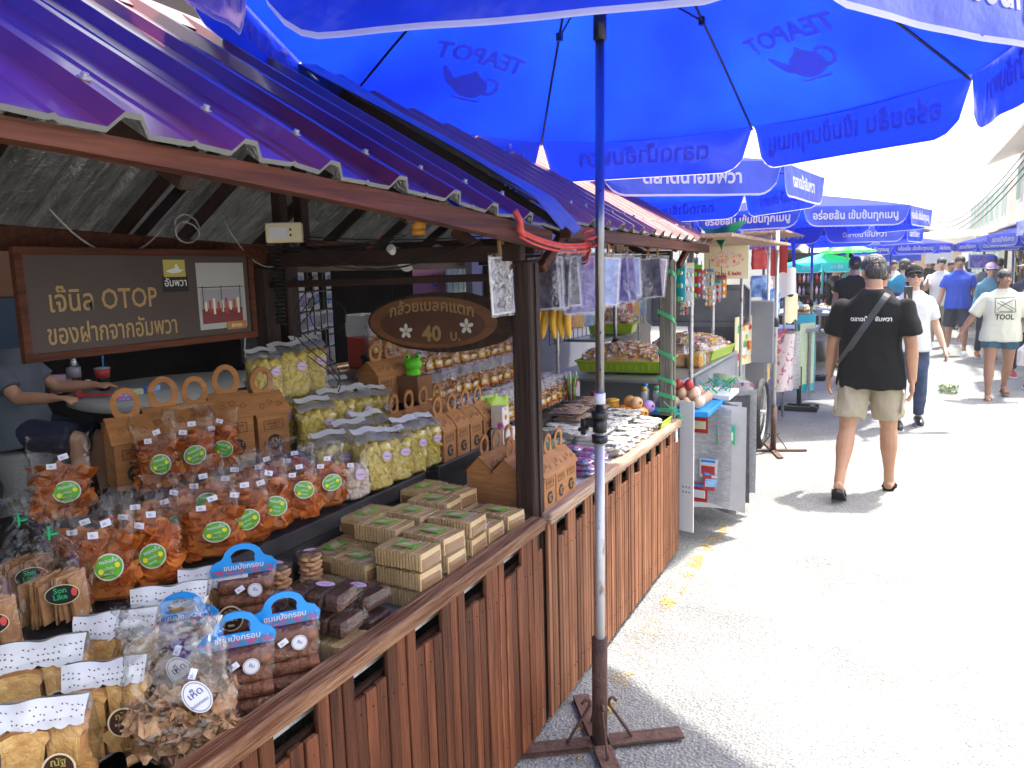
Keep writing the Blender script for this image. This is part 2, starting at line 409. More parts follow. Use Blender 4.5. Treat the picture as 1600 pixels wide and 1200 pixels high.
def worn_paint():
    m = bpy.data.materials.new('worn_paint'); m.use_nodes = True; t = m.node_tree; N = t.nodes; L = t.links; b = N['Principled BSDF']
    b.inputs['Base Color'].default_value = (.42, .27, .05, 1); b.inputs['Roughness'].default_value = .8
    tc = N.new('ShaderNodeTexCoord'); n1 = N.new('ShaderNodeTexNoise'); n1.inputs['Scale'].default_value = 70; n1.inputs['Detail'].default_value = 5
    n2 = N.new('ShaderNodeTexNoise'); n2.inputs['Scale'].default_value = 7; n2.inputs['Detail'].default_value = 2
    L.new(tc.outputs['Object'], n1.inputs[0]); L.new(tc.outputs['Object'], n2.inputs[0])
    mu = N.new('ShaderNodeMath'); mu.operation = 'MULTIPLY'; L.new(n1.outputs['Fac'], mu.inputs[0]); L.new(n2.outputs['Fac'], mu.inputs[1])
    cr = N.new('ShaderNodeValToRGB'); cr.color_ramp.elements[0].position = .285; cr.color_ramp.elements[1].position = .34; L.new(mu.outputs[0], cr.inputs[0])
    tr = N.new('ShaderNodeBsdfTransparent'); mx = N.new('ShaderNodeMixShader'); L.new(cr.outputs[0], mx.inputs[0]); L.new(tr.outputs[0], mx.inputs[1]); L.new(b.outputs[0], mx.inputs[2])
    L.new(mx.outputs[0], N['Material Output'].inputs[0]); M['worn_paint'] = m
worn_paint()
g = MB(); g.grid(lambda u, v: (-.985 + .085 * u + .01 * math.sin(v * 9), 1.4 + 4.6 * v, .004), 2, 30); struct('road_marking', g, 'worn_paint')

# ------------------------------------------------------------------ market stalls
XE, XR, XB = -1.0, -2.13, -3.2
def roof_z(y, k):
    if k == 1: return 1.874 - .02 * (y - .6) - .015 * max(0, y - .6) ** 2
    return 1.822 - .012 * (y - 2.4)
def ribs(y0, y1, period, phase):
    pts = [(y0, 0)]; y = phase
    while y < y1 - .05:
        if y > y0 + .05:
            for dy, h in ((-.034, 0), (-.013, .026), (.013, .026), (.034, 0), (period / 2 - .008, .0), (period / 2, .004), (period / 2 + .008, 0)):
                if y + dy < y1: pts.append((y + dy, h))
        y += period
    pts.append((y1, 0)); return pts
def stall(k, y0, y1, ry0, ry1, label, roofmat, slat_w, period):
    st = thing('market_stall', label, 'market stall', (0, 0, 0))
    zr = lambda y: roof_z(y, k)
    # front boarding, one slat at a time
    n = int(round((y1 - y0) / slat_w)); sw = (y1 - y0) / n
    meshes = {}
    for i in range(n):
        full = (i % 6) < 3; top = .772 if full else .690
        yc = y0 + (i + .5) * sw
        key = (full, rnd.randrange(3))
        if key not in meshes:
            b = MB(); dz = rnd.uniform(-.006, .004)
            b.box((0, 0, (top + .03) / 2 + dz / 2), (.013, sw - .0035 - rnd.uniform(0, .0015), top - .03 + dz), ch=.0018)
            meshes[key] = b.mesh('slat', ['slat_wood' if k == 1 else 'slat_wood_sunlit_worn'])
        o = link('slat', meshes[key], st); o.location = (-1.076 + rnd.uniform(-.0025, .002), yc, rnd.uniform(-.006, .003))
        o.rotation_euler = (rnd.uniform(-.002, .002), 0, rnd.uniform(-.03, .03))
        if k == 1 and i in (n - 3, n - 5): o.rotation_euler.x = .018; o.location.y += .012
    b = MB()
    for i in range(n):
        for zz in (.12, .64): b.ball((-1.0688, y0 + (i + .5) * sw + rnd.uniform(-.004, .004), zz + rnd.uniform(-.01, .01)), .0022, 6)
    part('nail_heads', b, 'black', st, kind='stuff')
    b = MB(); b.box((-1.10, (y0 + y1) / 2, .36), (.012, y1 - y0 - .01, .66)); b.box((-1.10, (y0 + y1) / 2, .765), (.016, y1 - y0, .03)); part('backing_board', b, 'dark_wood', st)
    b = MB(); b.box((-1.118, (y0 + y1) / 2, .716), (.018, y1 - y0 - .02, .012), ch=.003); part('drawer_rail', b, 'steel_worn', st)
    b = MB()
    b.box((-1.082, (y0 + y1) / 2, .792), (.060, y1 - y0, .030), ch=.005); b.box((-1.066, (y0 + y1) / 2, .771), (.022, y1 - y0 - .01, .014), ch=.003)
    part('counter_rail', b, 'rail_wood' if k == 1 else 'rail_pale', st)
    for ye in (y0 + .012, y1 - .012): b = MB(); b.box((-1.62, ye, .37), (1.04, .02, .7)); part('end_panel', b, 'dark_wood', st)
    # stepped display
    zt = .745 if k == 1 else .80
    b = MB(); b.box((-1.33, (y0 + y1) / 2, zt - .012), (.43, y1 - y0 - .06, .02)); part('display_tray', b, 'tray_grey' if k == 1 else 'card_white', st)
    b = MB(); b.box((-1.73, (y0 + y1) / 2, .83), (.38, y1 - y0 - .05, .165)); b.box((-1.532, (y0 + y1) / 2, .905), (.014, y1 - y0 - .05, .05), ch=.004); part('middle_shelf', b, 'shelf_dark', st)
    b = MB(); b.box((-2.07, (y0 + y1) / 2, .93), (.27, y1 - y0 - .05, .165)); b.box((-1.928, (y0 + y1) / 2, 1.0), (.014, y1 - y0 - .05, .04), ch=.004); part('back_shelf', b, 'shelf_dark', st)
    b = MB(); b.box((-2.2, (y0 + y1) / 2, .5), (.02, y1 - y0 - .02, .98)); part('back_panel', b, 'dark_wood', st)
    # posts
    ps = [(-2.23, y0 + .04), (-2.23, y1 - .04), (-1.13, y1 + (.03 if k == 1 else -.03))] + ([(-1.13, y0 + .03)] if k == 1 else [])
    for (x, y) in ps:
        b = MB(); zt2 = zr(y) - .10
        b.box((0, 0, zt2 / 2), (.072, .072, zt2), ch=.006)
        if x > -1.2: b.box((.0395, 0.014, zt2 / 2), (.006, .028, zt2 - .02)); 
        o = part('post', b, 'grey_wood' if (k == 2 and x > -1.2 and y > 4) else 'post_wood', st); o.location = (x, y, 0)
    # beams
    def beam(p, q, wd, ht, m='beam_wood', name='beam'):
        p = Vector(p); q = Vector(q); d = q - p; T = Matrix.Translation((p + q) / 2) @ d.to_track_quat('X', 'Z').to_matrix().to_4x4()
        b = MB(); b.box((0, 0, 0), (d.length, wd, ht), ch=.004); part(name, b, m, st).matrix_local = T
    b = MB(); yy = [ry0 + .02 + (ry1 - ry0 - .04) * i / 12 for i in range(13)]; hb = lambda y: (.036 + .02 * max(0, y - .6)) if k == 1 else .055
    vs = [(x, y, z) for y in yy for x, z in ((-1.015, zr(y) - .009), (-1.015, zr(y) - hb(y)), (-1.055, zr(y) - hb(y)), (-1.055, zr(y) - .009))]
    b.add(vs, [(i * 4 + a, (i + 1) * 4 + a, (i + 1) * 4 + (a + 1) % 4, i * 4 + (a + 1) % 4) for i in range(12) for a in range(4)] + [(0, 1, 2, 3), (51, 50, 49, 48)])
    part('front_beam', b, 'beam_wood', st)
    beam((-2.21, ry0 + .02, zr(ry0) - .045), (-2.21, ry1 - .02, zr(ry1) - .045), .04, .07)
    beam((XR, ry0 + .02, zr(ry0) + .61), (XR, ry1 - .02, zr(ry1) + .61), .05, .07, 'dark_wood')
    for y in ([y0 + .04, y1 - .04]):
        beam((-1.1, y, zr(y) - .08), (-2.3, y, zr(y) - .07), .045, .055, 'dark_wood', 'tie_beam')
        beam((-1.17, y, 1.638), (-2.2, y, 1.630), .03, .026, 'dark_wood', 'tie_beam')
        beam((XR, y, zr(y) - .03), (XR, y, zr(y) + .59), .045, .045, 'dark_wood', 'tie_beam')
    for sx in ((-1,) if k == 1 else (-1,)):
        beam((-1.15, y1 - .02, 1.66), (-1.37, y1 - .02, 1.80), .03, .035, 'beam_wood', 'brace')
    beam((-1.10, y1 + .10, 1.66), (-1.08, y1 + .24, 1.77), .03, .035, 'beam_wood', 'brace')
    ny = 5
    for i in range(ny):
        y = ry0 + .12 + (ry1 - ry0 - .24) * i / (ny - 1)
        for (xa, xb) in ((XE - .05, XR), (XB + .05, XR)):
            beam((xa, y, zr(y) - .045), (xb, y, zr(y) + .635), .035, .05, 'dark_wood', 'rafter')
    # roof
    pts = ribs(ry0, ry1, period, .79 - period * 8 if k == 1 else 2.55)
    for side, (xa, xb) in (('front', (XE, XR)), ('back', (XB, XR))):
        b = MB(); nrm = Vector((.5 if side == 'front' else -.5, 0, .87)); m_ = len(pts); rows = 8
        vs = []
        for off in (0, -.009):
            for j in range(rows + 1):
                t = j / rows
                for (y, h) in pts:
                    wob = .003 * noise.noise(Vector((y * 5, t * 6, k))) + (.006 * noise.noise(Vector((y * 9, 3, k))) if j == 0 else 0)
                    p = Vector((xa + (xb - xa) * t, y, zr(y) + .67 * t)) + nrm * (h + off + wob)
                    if j == 0: p.x += .012 * noise.noise(Vector((y * 6.1, 9, k)))
                    vs.append(p)
        top = []; bot = []; K = m_ * (rows + 1)
        for j in range(rows):
            for i in range(m_ - 1):
                q = (j * m_ + i, j * m_ + i + 1, (j + 1) * m_ + i + 1, (j + 1) * m_ + i)
                top.append(q if side == 'front' else q[::-1]); bot.append(tuple(K + z for z in (q[::-1] if side == 'front' else q)))
        ed = [(i, K + i, K + i + 1, i + 1) for i in range(m_ - 1)]
        en = [(j * m_ + e, (j + 1) * m_ + e, K + (j + 1) * m_ + e, K + j * m_ + e) for j in range(rows) for e in (0, m_ - 1)]
        b.add(vs, top + bot + ed + en); b.m = [0] * len(top) + [1] * len(bot) + [2] * (len(ed) + len(en)); b.s = [False] * len(b.f)
        part('roof_sheet', b, [roofmat, 'foil', 'foil_edge'], st)
    b = MB(); b.lathe([(.010, 0), (.010, .002), (.0055, .003), (.0055, .009), (.0001, .010)], 8, smooth=False); sm = b.mesh('screw', ['steel_worn'])
    for i, (y, h) in enumerate(pts):
        if h > .02 and i + 1 < len(pts) and pts[i + 1][1] > .02:
            for t in (.09,):
                o = link('screw', sm, st); yy = (y + pts[i + 1][0]) / 2
                o.location = Vector((XE + (XR - XE) * t, yy, zr(yy) + .67 * t)) + Vector((.5, 0, .87)) * .026; o.rotation_euler = (0, R(29), 0)
    b = MB(); b.prism([(XR - .09, .63), (XR, .705), (XR + .09, .63), (XR + .088, .624), (XR, .697), (XR - .088, .624)], ry0 + .02, ry1 - .02)
    b.v = [(x, y, z + zr(y) + .012) for x, y, z in b.v]; part('ridge_cap', b, roofmat, st)
    return st
st1 = stall(1, -.35, 2.35, -.5, 2.38, 'nearest snack stall with dark red slatted front and purple metal roof', 'roof_metal', .0425, .226)
st2 = stall(2, 2.39, 4.25, 2.50, 4.78, 'second snack stall with roof coloured sunlit pink, behind the steel umbrella pole', 'roof_metal_sunlit', .031, .155)
# plastic flashing where the two roofs meet
mat('flash_plastic', (.22, .24, .30), .35, bump=.3, bscale=20)
b = MB()
b.grid(lambda u, v: (XE + .035 + (XR - XE) * v, 2.32 + .20 * u, roof_z(2.4, 1) + .67 * v + .045 + .012 * math.sin(u * 9 + v * 5) - (.05 * (1 - v * 12) if v < .08 else 0)), 6, 24)
vs = b.v[:]; b2 = MB(); n = len(vs); b2.add(vs + [(x, y, z - .003) for x, y, z in vs], b.f + [tuple(n + i for i in f[::-1]) for f in b.f], 0, True)
thing('roof_flashing', 'grey blue plastic strip laid over the joint between the two stall roofs', 'roof flashing', mb=b2, mats='flash_plastic')
# pale opening slip stuck on the far end of stall 2
t = thing('paper_notice', 'small white paper slip with a black mark at the far end of the slatted front', 'notice', (-1.066, 4.19, .735))
b = MB(); b.box((0, 0, 0), (.002, .045, .10)); part('paper', b, 'white', t)
b = MB(); b.text('X', facex(.0022, 0, .005), .035); b.text('1', facex(.0022, 0, -.035), .03); part('lettering', b, 'black', t)
# ------------------------------------------------------------------ umbrellas
mat('canopy_blue', (.003, .012, .36), .5, spec=.12, var=(.004, .018, .45), vscale=2.5, transl=((.005, .034, .68), .38), bump=.12, bscale=14, detail=2)
mat('valance_blue', (.006, .03, .40), .30, spec=.6, var=(.012, .06, .60), vscale=4, transl=((.010, .045, .75), .3), bump=.7, bscale=7, coat=.5)
mat('print_white', (.75, .75, .76), .5, transl=((.75, .75, .85), .5))
mat('print_show_through', (.22, .22, .48), .6, transl=((.75, .75, .9), .7))  # underside copy, coloured like the outer print's shade through the fabric
mat('canopy_cream', (.8, .77, .68), .6, transl=((.8, .75, .6), .4))
mat('canopy_teal', (.02, .45, .50), .5, transl=((.05, .7, .75), .4))
mat('canopy_green', (.05, .45, .08), .5, transl=((.1, .8, .15), .4))
TEAPOT = [(-.28, -.22), (-.10, -.30), (.12, -.30), (.26, -.22), (.34, -.08), (.42, .0), (.50, .14), (.56, .30), (.66, .33), (.64, .26), (.58, .22), (.52, .02), (.42, -.16), (.30, -.26)]
def teapot(mb, fn, sc, mi):
    body = [(.34 * math.cos(a), .26 * math.sin(a) - .02) for a in [2 * PI * i / 28 for i in range(28)]]
    def pf(poly): mb.add([fn(x * sc, y * sc) for x, y in poly], [tuple(range(len(poly)))], mi)
    pf(body); pf([(-.12, .20), (.12, .20), (.10, .27), (.03, .29), (.03, .34), (-.03, .34), (-.03, .29), (-.10, .27)])
    pf([(.28, -.12), (.30, .05), (.44, .16), (.56, .30), (.62, .26), (.54, .06), (.42, -.10)])
    n = 14; o = [(-.36 + .20 * math.cos(a), .04 + .20 * math.sin(a)) for a in [R(55 + 250 * i / n) for i in range(n + 1)]]
    i_ = [(-.36 + .13 * math.cos(a), .04 + .13 * math.sin(a)) for a in [R(55 + 250 * i / n) for i in range(n + 1)]]
    mb.add([fn(x * sc, y * sc) for x, y in o + i_], [(i, i + 1, n + 2 + i, n + 1 + i) for i in range(n)], mi)
    pf([(-.30, -.30), (.30, -.30), (.26, -.34), (-.26, -.34)])
TH1, TH2 = 'ตลาดน้ำอัมพวา', 'อร่อยล้น เข้มข้นทุกเมนู'
def umbrella(label, foot, top, zr, R_, rot, H=.24, n=8, D=.19, detail=2, mats=('canopy_blue', 'valance_blue'), texts=(TH1, TH2), group='blue market umbrellas', base='cross', first=0, dz={}, cat='umbrella', pole_r=.019):
    """foot: pole base on the ground, top: centre of the canopy in plan"""
    u = thing('market_umbrella', label, cat, (foot[0], foot[1], 0), 0, group)
    cx, cy = top[0] - foot[0], top[1] - foot[1]
    V = [Vector((cx + R_ * math.cos(R(rot + 360 * i / n)), cy + R_ * math.sin(R(rot + 360 * i / n)), zr)) for i in range(n)]
    for k_, d_ in dz.items(): V[k_].z += d_
    apex = Vector((cx, cy, zr + H)); seg = 2 * R_ * math.sin(PI / n); ap = R_ * math.cos(PI / n)
    def rib(i, t):
        p = V[i % n].lerp(apex, t); p.z = V[i % n].z + (zr + H - V[i % n].z) * (1 - (1 - t) ** 1.18); return p
    def gore(i, s, t, off=0.0):
        a = rib(i, t); b_ = rib(i + 1, t); p = a.lerp(b_, s + .5)
        sg = (1 - 4 * s * s) * (1 - t) * .035
        mid = (V[i % n] + V[(i + 1) % n]) / 2 - Vector((cx, cy, zr)); nr = Vector((mid.x * H, mid.y * H, ap * ap)).normalized()
        p = p - nr * sg + nr * off; return p
    def val(i, s, q, off=0.0):                     # s along the rim, q 0 at the rim .. 1 at the hem
        a, b_ = V[i % n], V[(i + 1) % n]; x = (s + .5) * seg; e = min(x, seg - x); cr = .13 * (seg / .95)
        d = D if e >= cr else D * math.sqrt(max(0.0, 1 - ((cr - e) / cr) ** 2))
        p = a.lerp(b_, s + .5); mid = ((a + b_) / 2 - Vector((cx, cy, zr))); mid.z = 0; mid.normalize()
        wv = .012 * noise.noise(Vector((s * 7 + i * 13.1, q * 1.5, foot[1]))) * q + .012 * q
        p = p - mid * 0.035 * (1 - 4 * s * s) * (H / (ap + H)) + mid * (wv + off); p.z -= d * q + .0005; return p
    texts = list(texts)
    for i in range(n):
        b = MB(); b.grid(lambda a, c: gore(i, a - .5, c * .985), 6, 7); part('canopy_panel', b, mats[0], u)
        b = MB(); b.grid(lambda a, c: val(i, a - .5, c), 24, 5); part('valance', b, mats[1], u)
        if detail:
            b = MB(); k = 30
            def edge(a, dq):
                p = val(i, a - .5, 1, .001); p.z += dq; return p
            b.grid(lambda a, c: edge(a, .012 * c * (1 if .06 < a < .94 else .6)) + Vector((0, 0, -.003)), k, 1); vs2 = [Vector(p) for p in b.v]
            part('trim', b, 'print_white', u)
            tx = texts[(i + first) % len(texts)]
            L_ = math.hypot(ap, H)
            for mi_, o1 in (('print_white', .0025), ('print_show_through', -.0025)):
                b = MB()
                b.text(tx, None, D * .52, seg * .80, bold=.03, fn=lambda x, y: val(i, x / seg, min(1, (.64 * D - y) / D), o1))
                if detail > 1 and (i + first) % 2:
                    fy = lambda x, y: gore(i, max(-.5, min(.5, x / (seg * (1 - (y + .25) / L_ * .98)))), (y + .25) / L_, o1)
                    b.text('TEAPOT', None, .105, .4, fn=lambda x, y: fy(x, y + .11 - .5 * x * x), bold=.03)
                    teapot(b, fy, .23, 0)
                part('lettering', b, mi_, u)
            b = MB(); b.tube([rib(i, t) - Vector((0, 0, .014)) for t in (0, .25, .5, .75, .97)], .0055, 6); part('rib', b, 'black_plastic', u)
            hub = Vector((cx, cy, zr + H * .45)); j = rib(i, .42) - Vector((0, 0, .02))
            b = MB(); b.tube([hub, j], .0045, 6); b.box(j, (.022, .022, .03)); part('strut', b, 'black_plastic', u)
    b = MB(); pts = [(0, 0, .04), (cx * .5, cy * .5, zr * .5), (cx, cy, zr + H - .01)]
    if detail > 1:
        lo = Vector((cx, cy, 0)) ; P = lambda z: (cx * z / (zr + H), cy * z / (zr + H), z)
        b.tube([P(.02), P(1.12)], .0172, 14, 0); part('lower_pole', b, 'steel_worn', u)
        b = MB(); b.tube([P(1.12), P(2.38)], .0148, 14, 0); part('upper_pole', b, 'steel', u)
        b = MB(); b.tube([P(zr + .10), P(zr + .22)], .021, 12); b.tube([P(zr + .22), P(zr + H)], .019, 12); part('sleeve', b, 'black_plastic', u)
        b = MB(); c = Vector(P(1.13)); b.tube([P(1.085), P(1.11)], .027, 12); b.tube([P(1.12), P(1.165)], .024, 12); b.tube([P(1.165), P(1.19)], .028, 12)
        b.box((c.x - .03, c.y, 1.15), (.045, .022, .03), ch=.004); b.box((c.x - .055, c.y - .008, 1.135), (.018, .012, .055), ch=.003); b.box((c.x - .05, c.y - .02, 1.13), (.03, .03, .012), ch=.003)
        part('clamp', b, 'black_plastic', u)
        b = MB(); b.tube([P(1.215), P(1.25)], .0187 , 14); part('sticker', b, 'paper', u)
        b = MB(); b.ball(Vector(P(1.45)) + Vector((.008, -.0155, 0)), .003, 6); b.ball(Vector(P(1.33)) + Vector((.008, -.0155, 0)), .003, 6); b.ball(Vector(P(1.9)) + Vector((.008, -.0155, 0)), .003, 6); part('button', b, 'black', u)
        b = MB(); b.tube([P(0.012), P(.40)], .0265, 14); part('base_tube', b, 'rust', u)
    else:
        b.tube([(0, 0, .03), (cx, cy, zr + H - .01)], pole_r, 10); part('pole', b, 'steel', u)
        if base == 'cross': b = MB(); b.tube([(0, 0, .01), (0, 0, .38)], .027, 12); part('base_tube', b, 'rust', u)
        b = MB(); b.tube([(cx * .45, cy * .45, 1.06), (cx * .45, cy * .45, 1.15)], .03, 10); b.box((cx * .45 - .035, cy * .45, 1.1), (.04, .02, .03)); part('clamp', b, 'black_plastic', u)
    if base == 'cross':
        for j in range(4):
            a = R(34 + 90 * j); T = Matrix.Rotation(a, 4, 'Z')
            b = MB(); b.box((.165, 0, .016), (.27, .062, .012), T=T, ch=.002); b.box((.17, .026, .012), (.25, .010, .022), T=T)
            b.tube([T @ Vector(p) for p in ((.115, 0, .025), (.10, 0, .05), (.034, 0, .155), (.036, 0, .172), (.05, 0, .178), (.062, 0, .165))], .0055, 6)
            part('foot', b, 'rust', u)
    elif base == 'rail':
        b = MB(); b.tube([(0, 0, .01), (0, 0, .5)], .026, 10); 
        for dx in (-.1, .1): b.box((0, dx, .03), (.42, .05, .055), ch=.005)
        for dx in (-.15, .15): b.box((dx, 0, .06), (.05, .26, .01))
        part('base_frame', b, 'black_plastic', u)
    return u
U1 = umbrella('big blue umbrella overhead on the nearest steel pole, teapot print showing through', (-.866, 2.346), (-.85, 2.40), 2.26, 1.25, 123 - 45 * 3 , detail=2, H=.72, first=0, dz={5: .40, 6: .03, 4: .10})
U0 = umbrella('unseen blue umbrella set to shade the near end of the first stall roof', (-.60, -.35), (-1.35, .28), 2.80, 1.35, 112.5, detail=1, first=0)  # out of view, placed high for its shade on the near roof
U2 = umbrella('blue umbrella over the far end of the pinkish stall roof, lettered front', (-1.84, 5.42), (-1.84, 5.42), 2.24, 1.42, 15.5, detail=1, first=0, texts=(TH1,), pole_r=.016, base='none')
U3 = umbrella('blue umbrella with the long white slogan facing the street, above the snack carts', (-.94, 9.27), (-1.08, 9.33), 2.2, 1.42, 10.5, detail=1, first=0, base='rail', texts=(TH2,))
U4 = umbrella('blue umbrella tucked just below and behind the one with the long slogan', (-1.05, 11.8), (-1.08, 11.8), 2.10, 1.42, 10.5, detail=1, base='rail', texts=(TH1,))
t = thing('umbrella_stand', 'steel umbrella pole on a rusty cross foot, empty, beside the candy cart wheel', 'pole', (-.924, 7.07, 0))
b = MB(); b.tube([(0, 0, .3), (0, 0, 1.95)], .016, 12); part('pole', b, 'steel_worn', t); b = MB(); b.tube([(0, 0, 0), (0, 0, .42)], .025, 12); part('base_tube', b, 'rust', t)
b = MB(); b.tube([(0, 0, 1.12), (0, 0, 1.2)], .028, 10); b.box((-.035, 0, 1.15), (.04, .02, .03)); part('clamp', b, 'black_plastic', t)
for j in range(4):
    T = Matrix.Rotation(R(20 + 90 * j), 4, 'Z'); b = MB(); b.box((.16, 0, .012), (.26, .05, .012), T=T, ch=.002)
    b.tube([T @ Vector(p) for p in ((.115, 0, .02), (.10, 0, .05), (.034, 0, .14), (.036, 0, .16), (.055, 0, .165))], .005, 6); part('foot', b, 'rust', t)
# ------------------------------------------------------------------ goods
ORD = ['first', 'second', 'third', 'fourth', 'fifth', 'sixth', 'seventh', 'eighth', 'ninth', 'tenth', 'eleventh', 'twelfth', 'thirteenth', 'fourteenth', 'fifteenth', 'sixteenth']
mat('chip_orange', (.55, .13, .018), .45, var=(.78, .28, .05), vscale=40, transl=((.75, .16, .02), .3), objvar=.15, bump=.2, bscale=90)
mat('chip_yellow', (.74, .55, .09), .45, var=(.84, .70, .22), vscale=30, transl=((.8, .65, .2), .3), bump=.15, bscale=60)
mat('toast', (.60, .29, .07), .7, var=(.86, .56, .20), vscale=22, bump=.4, bscale=70, col3=(.28, .12, .04))
mat('cracker', (.36, .16, .06), .65, var=(.52, .28, .12), vscale=30, bump=.3, bscale=60)
mat('mushroom', (.30, .14, .06), .6, var=(.50, .30, .15), vscale=40, bump=.5, bscale=70)
mat('nut', (.55, .42, .32), .5, var=(.68, .56, .45), vscale=20)
mat('cookie', (.50, .24, .10), .7, var=(.62, .34, .16), vscale=25, bump=.3, bscale=80)
mat('cocoa', (.045, .015, .008), .5, var=(.10, .035, .018), vscale=40, bump=.5, bscale=90)
mat('roll_cake', (.12, .035, .015), .6, var=(.24, .085, .035), vscale=35, bump=.5, bscale=80)
mat('wafer', (.52, .33, .13), .6, var=(.66, .46, .22), vscale=14)
mat('wafer_dark', (.26, .13, .05), .6)
mat('label_green', (.10, .42, .03), .4, var=(.16, .50, .06), vscale=20); mat('dot_yellow', (.85, .75, .04), .4)
mat('label_pink', (.70, .50, .66), .4); mat('label_brown', (.055, .016, .008), .4); mat('label_cream', (.75, .66, .42), .4)
mat('ink_blue', (.08, .10, .35), .5); mat('card_blue', (.01, .28, .72), .35); mat('card_pink', (.5, .06, .22), .4, var=(.04, .22, .4), vscale=60, lo=.45, hi=.55)
mat('price_white', (.75, .75, .85), .5); mat('lid_grey', (.3, .3, .34), .3)
mat('toast_crust', (.34, .14, .035), .75, var=(.5, .24, .07), vscale=30); mat('doily_hole', (.16, .10, .07), .7); mat('twist_green', (.01, .35, .12), .4)

def bag_film(mb, w_, d_, hf, ht, seed, top='flat', mi=0, seal=.9, noi=.004):
    def fn(u, v):
        a = 2 * PI * u; c, s_ = math.cos(a), math.sin(a)
        ex = .55; sx = math.copysign(abs(c) ** ex, c); sy = math.copysign(abs(s_) ** ex, s_)
        z = ht * v; t = 0 if z < hf else (z - hf) / (ht - hf)
        if top == 'flat':
            W = w_ * (1 - (1 - seal) * t); D_ = d_ * (1 - t) ** .8 + .004
        else:
            q = min(1, t / .62); k = (1 - q) ** .7 * .9 + .1 if t < .62 else .1 + (t - .62) / .38 * .42
            W = w_ * k; D_ = d_ * k if t < .62 else d_ * k * 1.1
        if v == 0: W *= .93; D_ *= .9
        am = noi * (1 + 1.8 * t)
        n1 = noise.noise(Vector((sx * 2.1 + seed * 7, sy * 2.1, z * 26)))
        n2 = noise.noise(Vector((sx * 5.1 + seed * 3, sy * 5, z * 60 + 9)))
        if top != 'flat' and t > .5: n1 += .9 * math.sin(a * 14)
        g_ = am * (n1 + .6 * n2) * 1.6
        return (sx * (W / 2) + c * g_, sy * (D_ / 2) + s_ * g_, z + (.006 * n1 if v > .9 else 0))
    mb.grid(fn, 28, 14, mi, False if top != 'flat' else True, close=True)
    mb.add([(x * .93, y * .9, .001) for x, y in ((-w_ / 2, -d_ / 2), (w_ / 2, -d_ / 2), (w_ / 2, d_ / 2), (-w_ / 2, d_ / 2))], [(0, 1, 2, 3)], mi)
def scatter(mb, n, w_, d_, h, piece, seed, fill=.78, mi=0):
    r = random.Random(seed)
    mb.box((0, 0, h * .45), (w_ * fill, d_ * fill * .9, h * .85), mi, ch=.008)
    for i in range(n):
        x, y, z = r.uniform(-1, 1), r.uniform(-1, 1), r.uniform(.02, 1)
        f = r.random()
        if f < .5: y = -1 + .12 * r.random()
        elif f < .68: x = math.copysign(1 - .1 * r.random(), x)
        elif f < .9: z = 1 - .1 * r.random() - .12 * abs(x)
        T = Matrix.Translation((x * (w_ / 2 - .012), y * (d_ / 2 - .012), .006 + z * (h - .01))) @ Matrix.Rotation(r.uniform(0, 6.3), 4, 'Z') @ Matrix.Rotation(r.uniform(-1.4, 1.4), 4, 'X') @ Matrix.Rotation(r.uniform(0, 6.3), 4, 'Z')
        piece(mb, T, r, mi)
def p_chip(mb, T, r, mi):
    a = r.uniform(.014, .026); b_ = a * r.uniform(.6, 1); c = r.uniform(20, 55); tw = r.uniform(-30, 30)
    mb.grid(lambda u, v: ((u - .5) * 2 * a * (1 - .5 * abs(v - .5)), (v - .5) * 2 * b_, c * ((u - .5) * a) ** 2 * 2 + tw * (u - .5) * a * (v - .5) * b_), 3, 3, mi, True, T)
def p_shell(mb, T, r, mi):
    a = r.uniform(.011, .016)
    mb.grid(lambda u, v: (a * math.sin(1.3 * v) * math.cos(6.283 * u), a * math.sin(1.3 * v) * math.sin(6.283 * u) * r.uniform(.85, 1), a * 1.0 * math.cos(1.5 * v)), 6, 2, mi, True, T, close=True)
def p_nut(mb, T, r, mi): mb.ball((0, 0, 0), (.014, .0125, .013), 8, mi, T)
def p_mush(mb, T, r, mi):
    a = r.uniform(.018, .034); ph = r.uniform(0, 6)
    mb.grid(lambda u, v: ((u - .5) * 2 * a, (v - .5) * a * 1.2, .010 * math.sin(u * 6 + ph) + .007 * math.sin(v * 8 + ph)), 5, 4, mi, True, T)
def p_slab(mb, T, r, mi): mb.box((0, 0, 0), (r.uniform(.04, .06), r.uniform(.035, .05), .0035), mi, T)
def price(root, x, y, z, rot=0.0, s=1.0):
    b = MB(); rect(b, front(x, y, z, rot), .021 * s, .013 * s, 0); b.text('25.-', front(x, y - .0006, z - .003, rot), .007 * s, mi=1)
    part('price_tag', b, ['price_white', 'ink_blue'], root)
def oval_green(root, x, y, z, rot=.1):
    b = MB(); disc(b, front(x, y, z, rot), .030, .026, 0, 24); disc(b, front(x, y - .0005, z, rot), .0275, .0235, 1, 24)
    for dx in (-.016, .017): disc(b, front(x + dx, y - .001, z - .008 + (.012 if dx > 0 else 0), rot), .0055, .0055, 2, 10)
    b.text('กรอบเค็ม', front(x, y - .001, z + .009, rot), .010, .038, 3); b.text('รสดั้งเดิม', front(x, y - .001, z - .004, rot), .006, .026, 0); b.text('SNACK', front(x, y - .001, z - .015, rot), .006, .02, 0)
    part('oval_label', b, ['card_white', 'label_green', 'dot_yellow', 'price_white'], root)
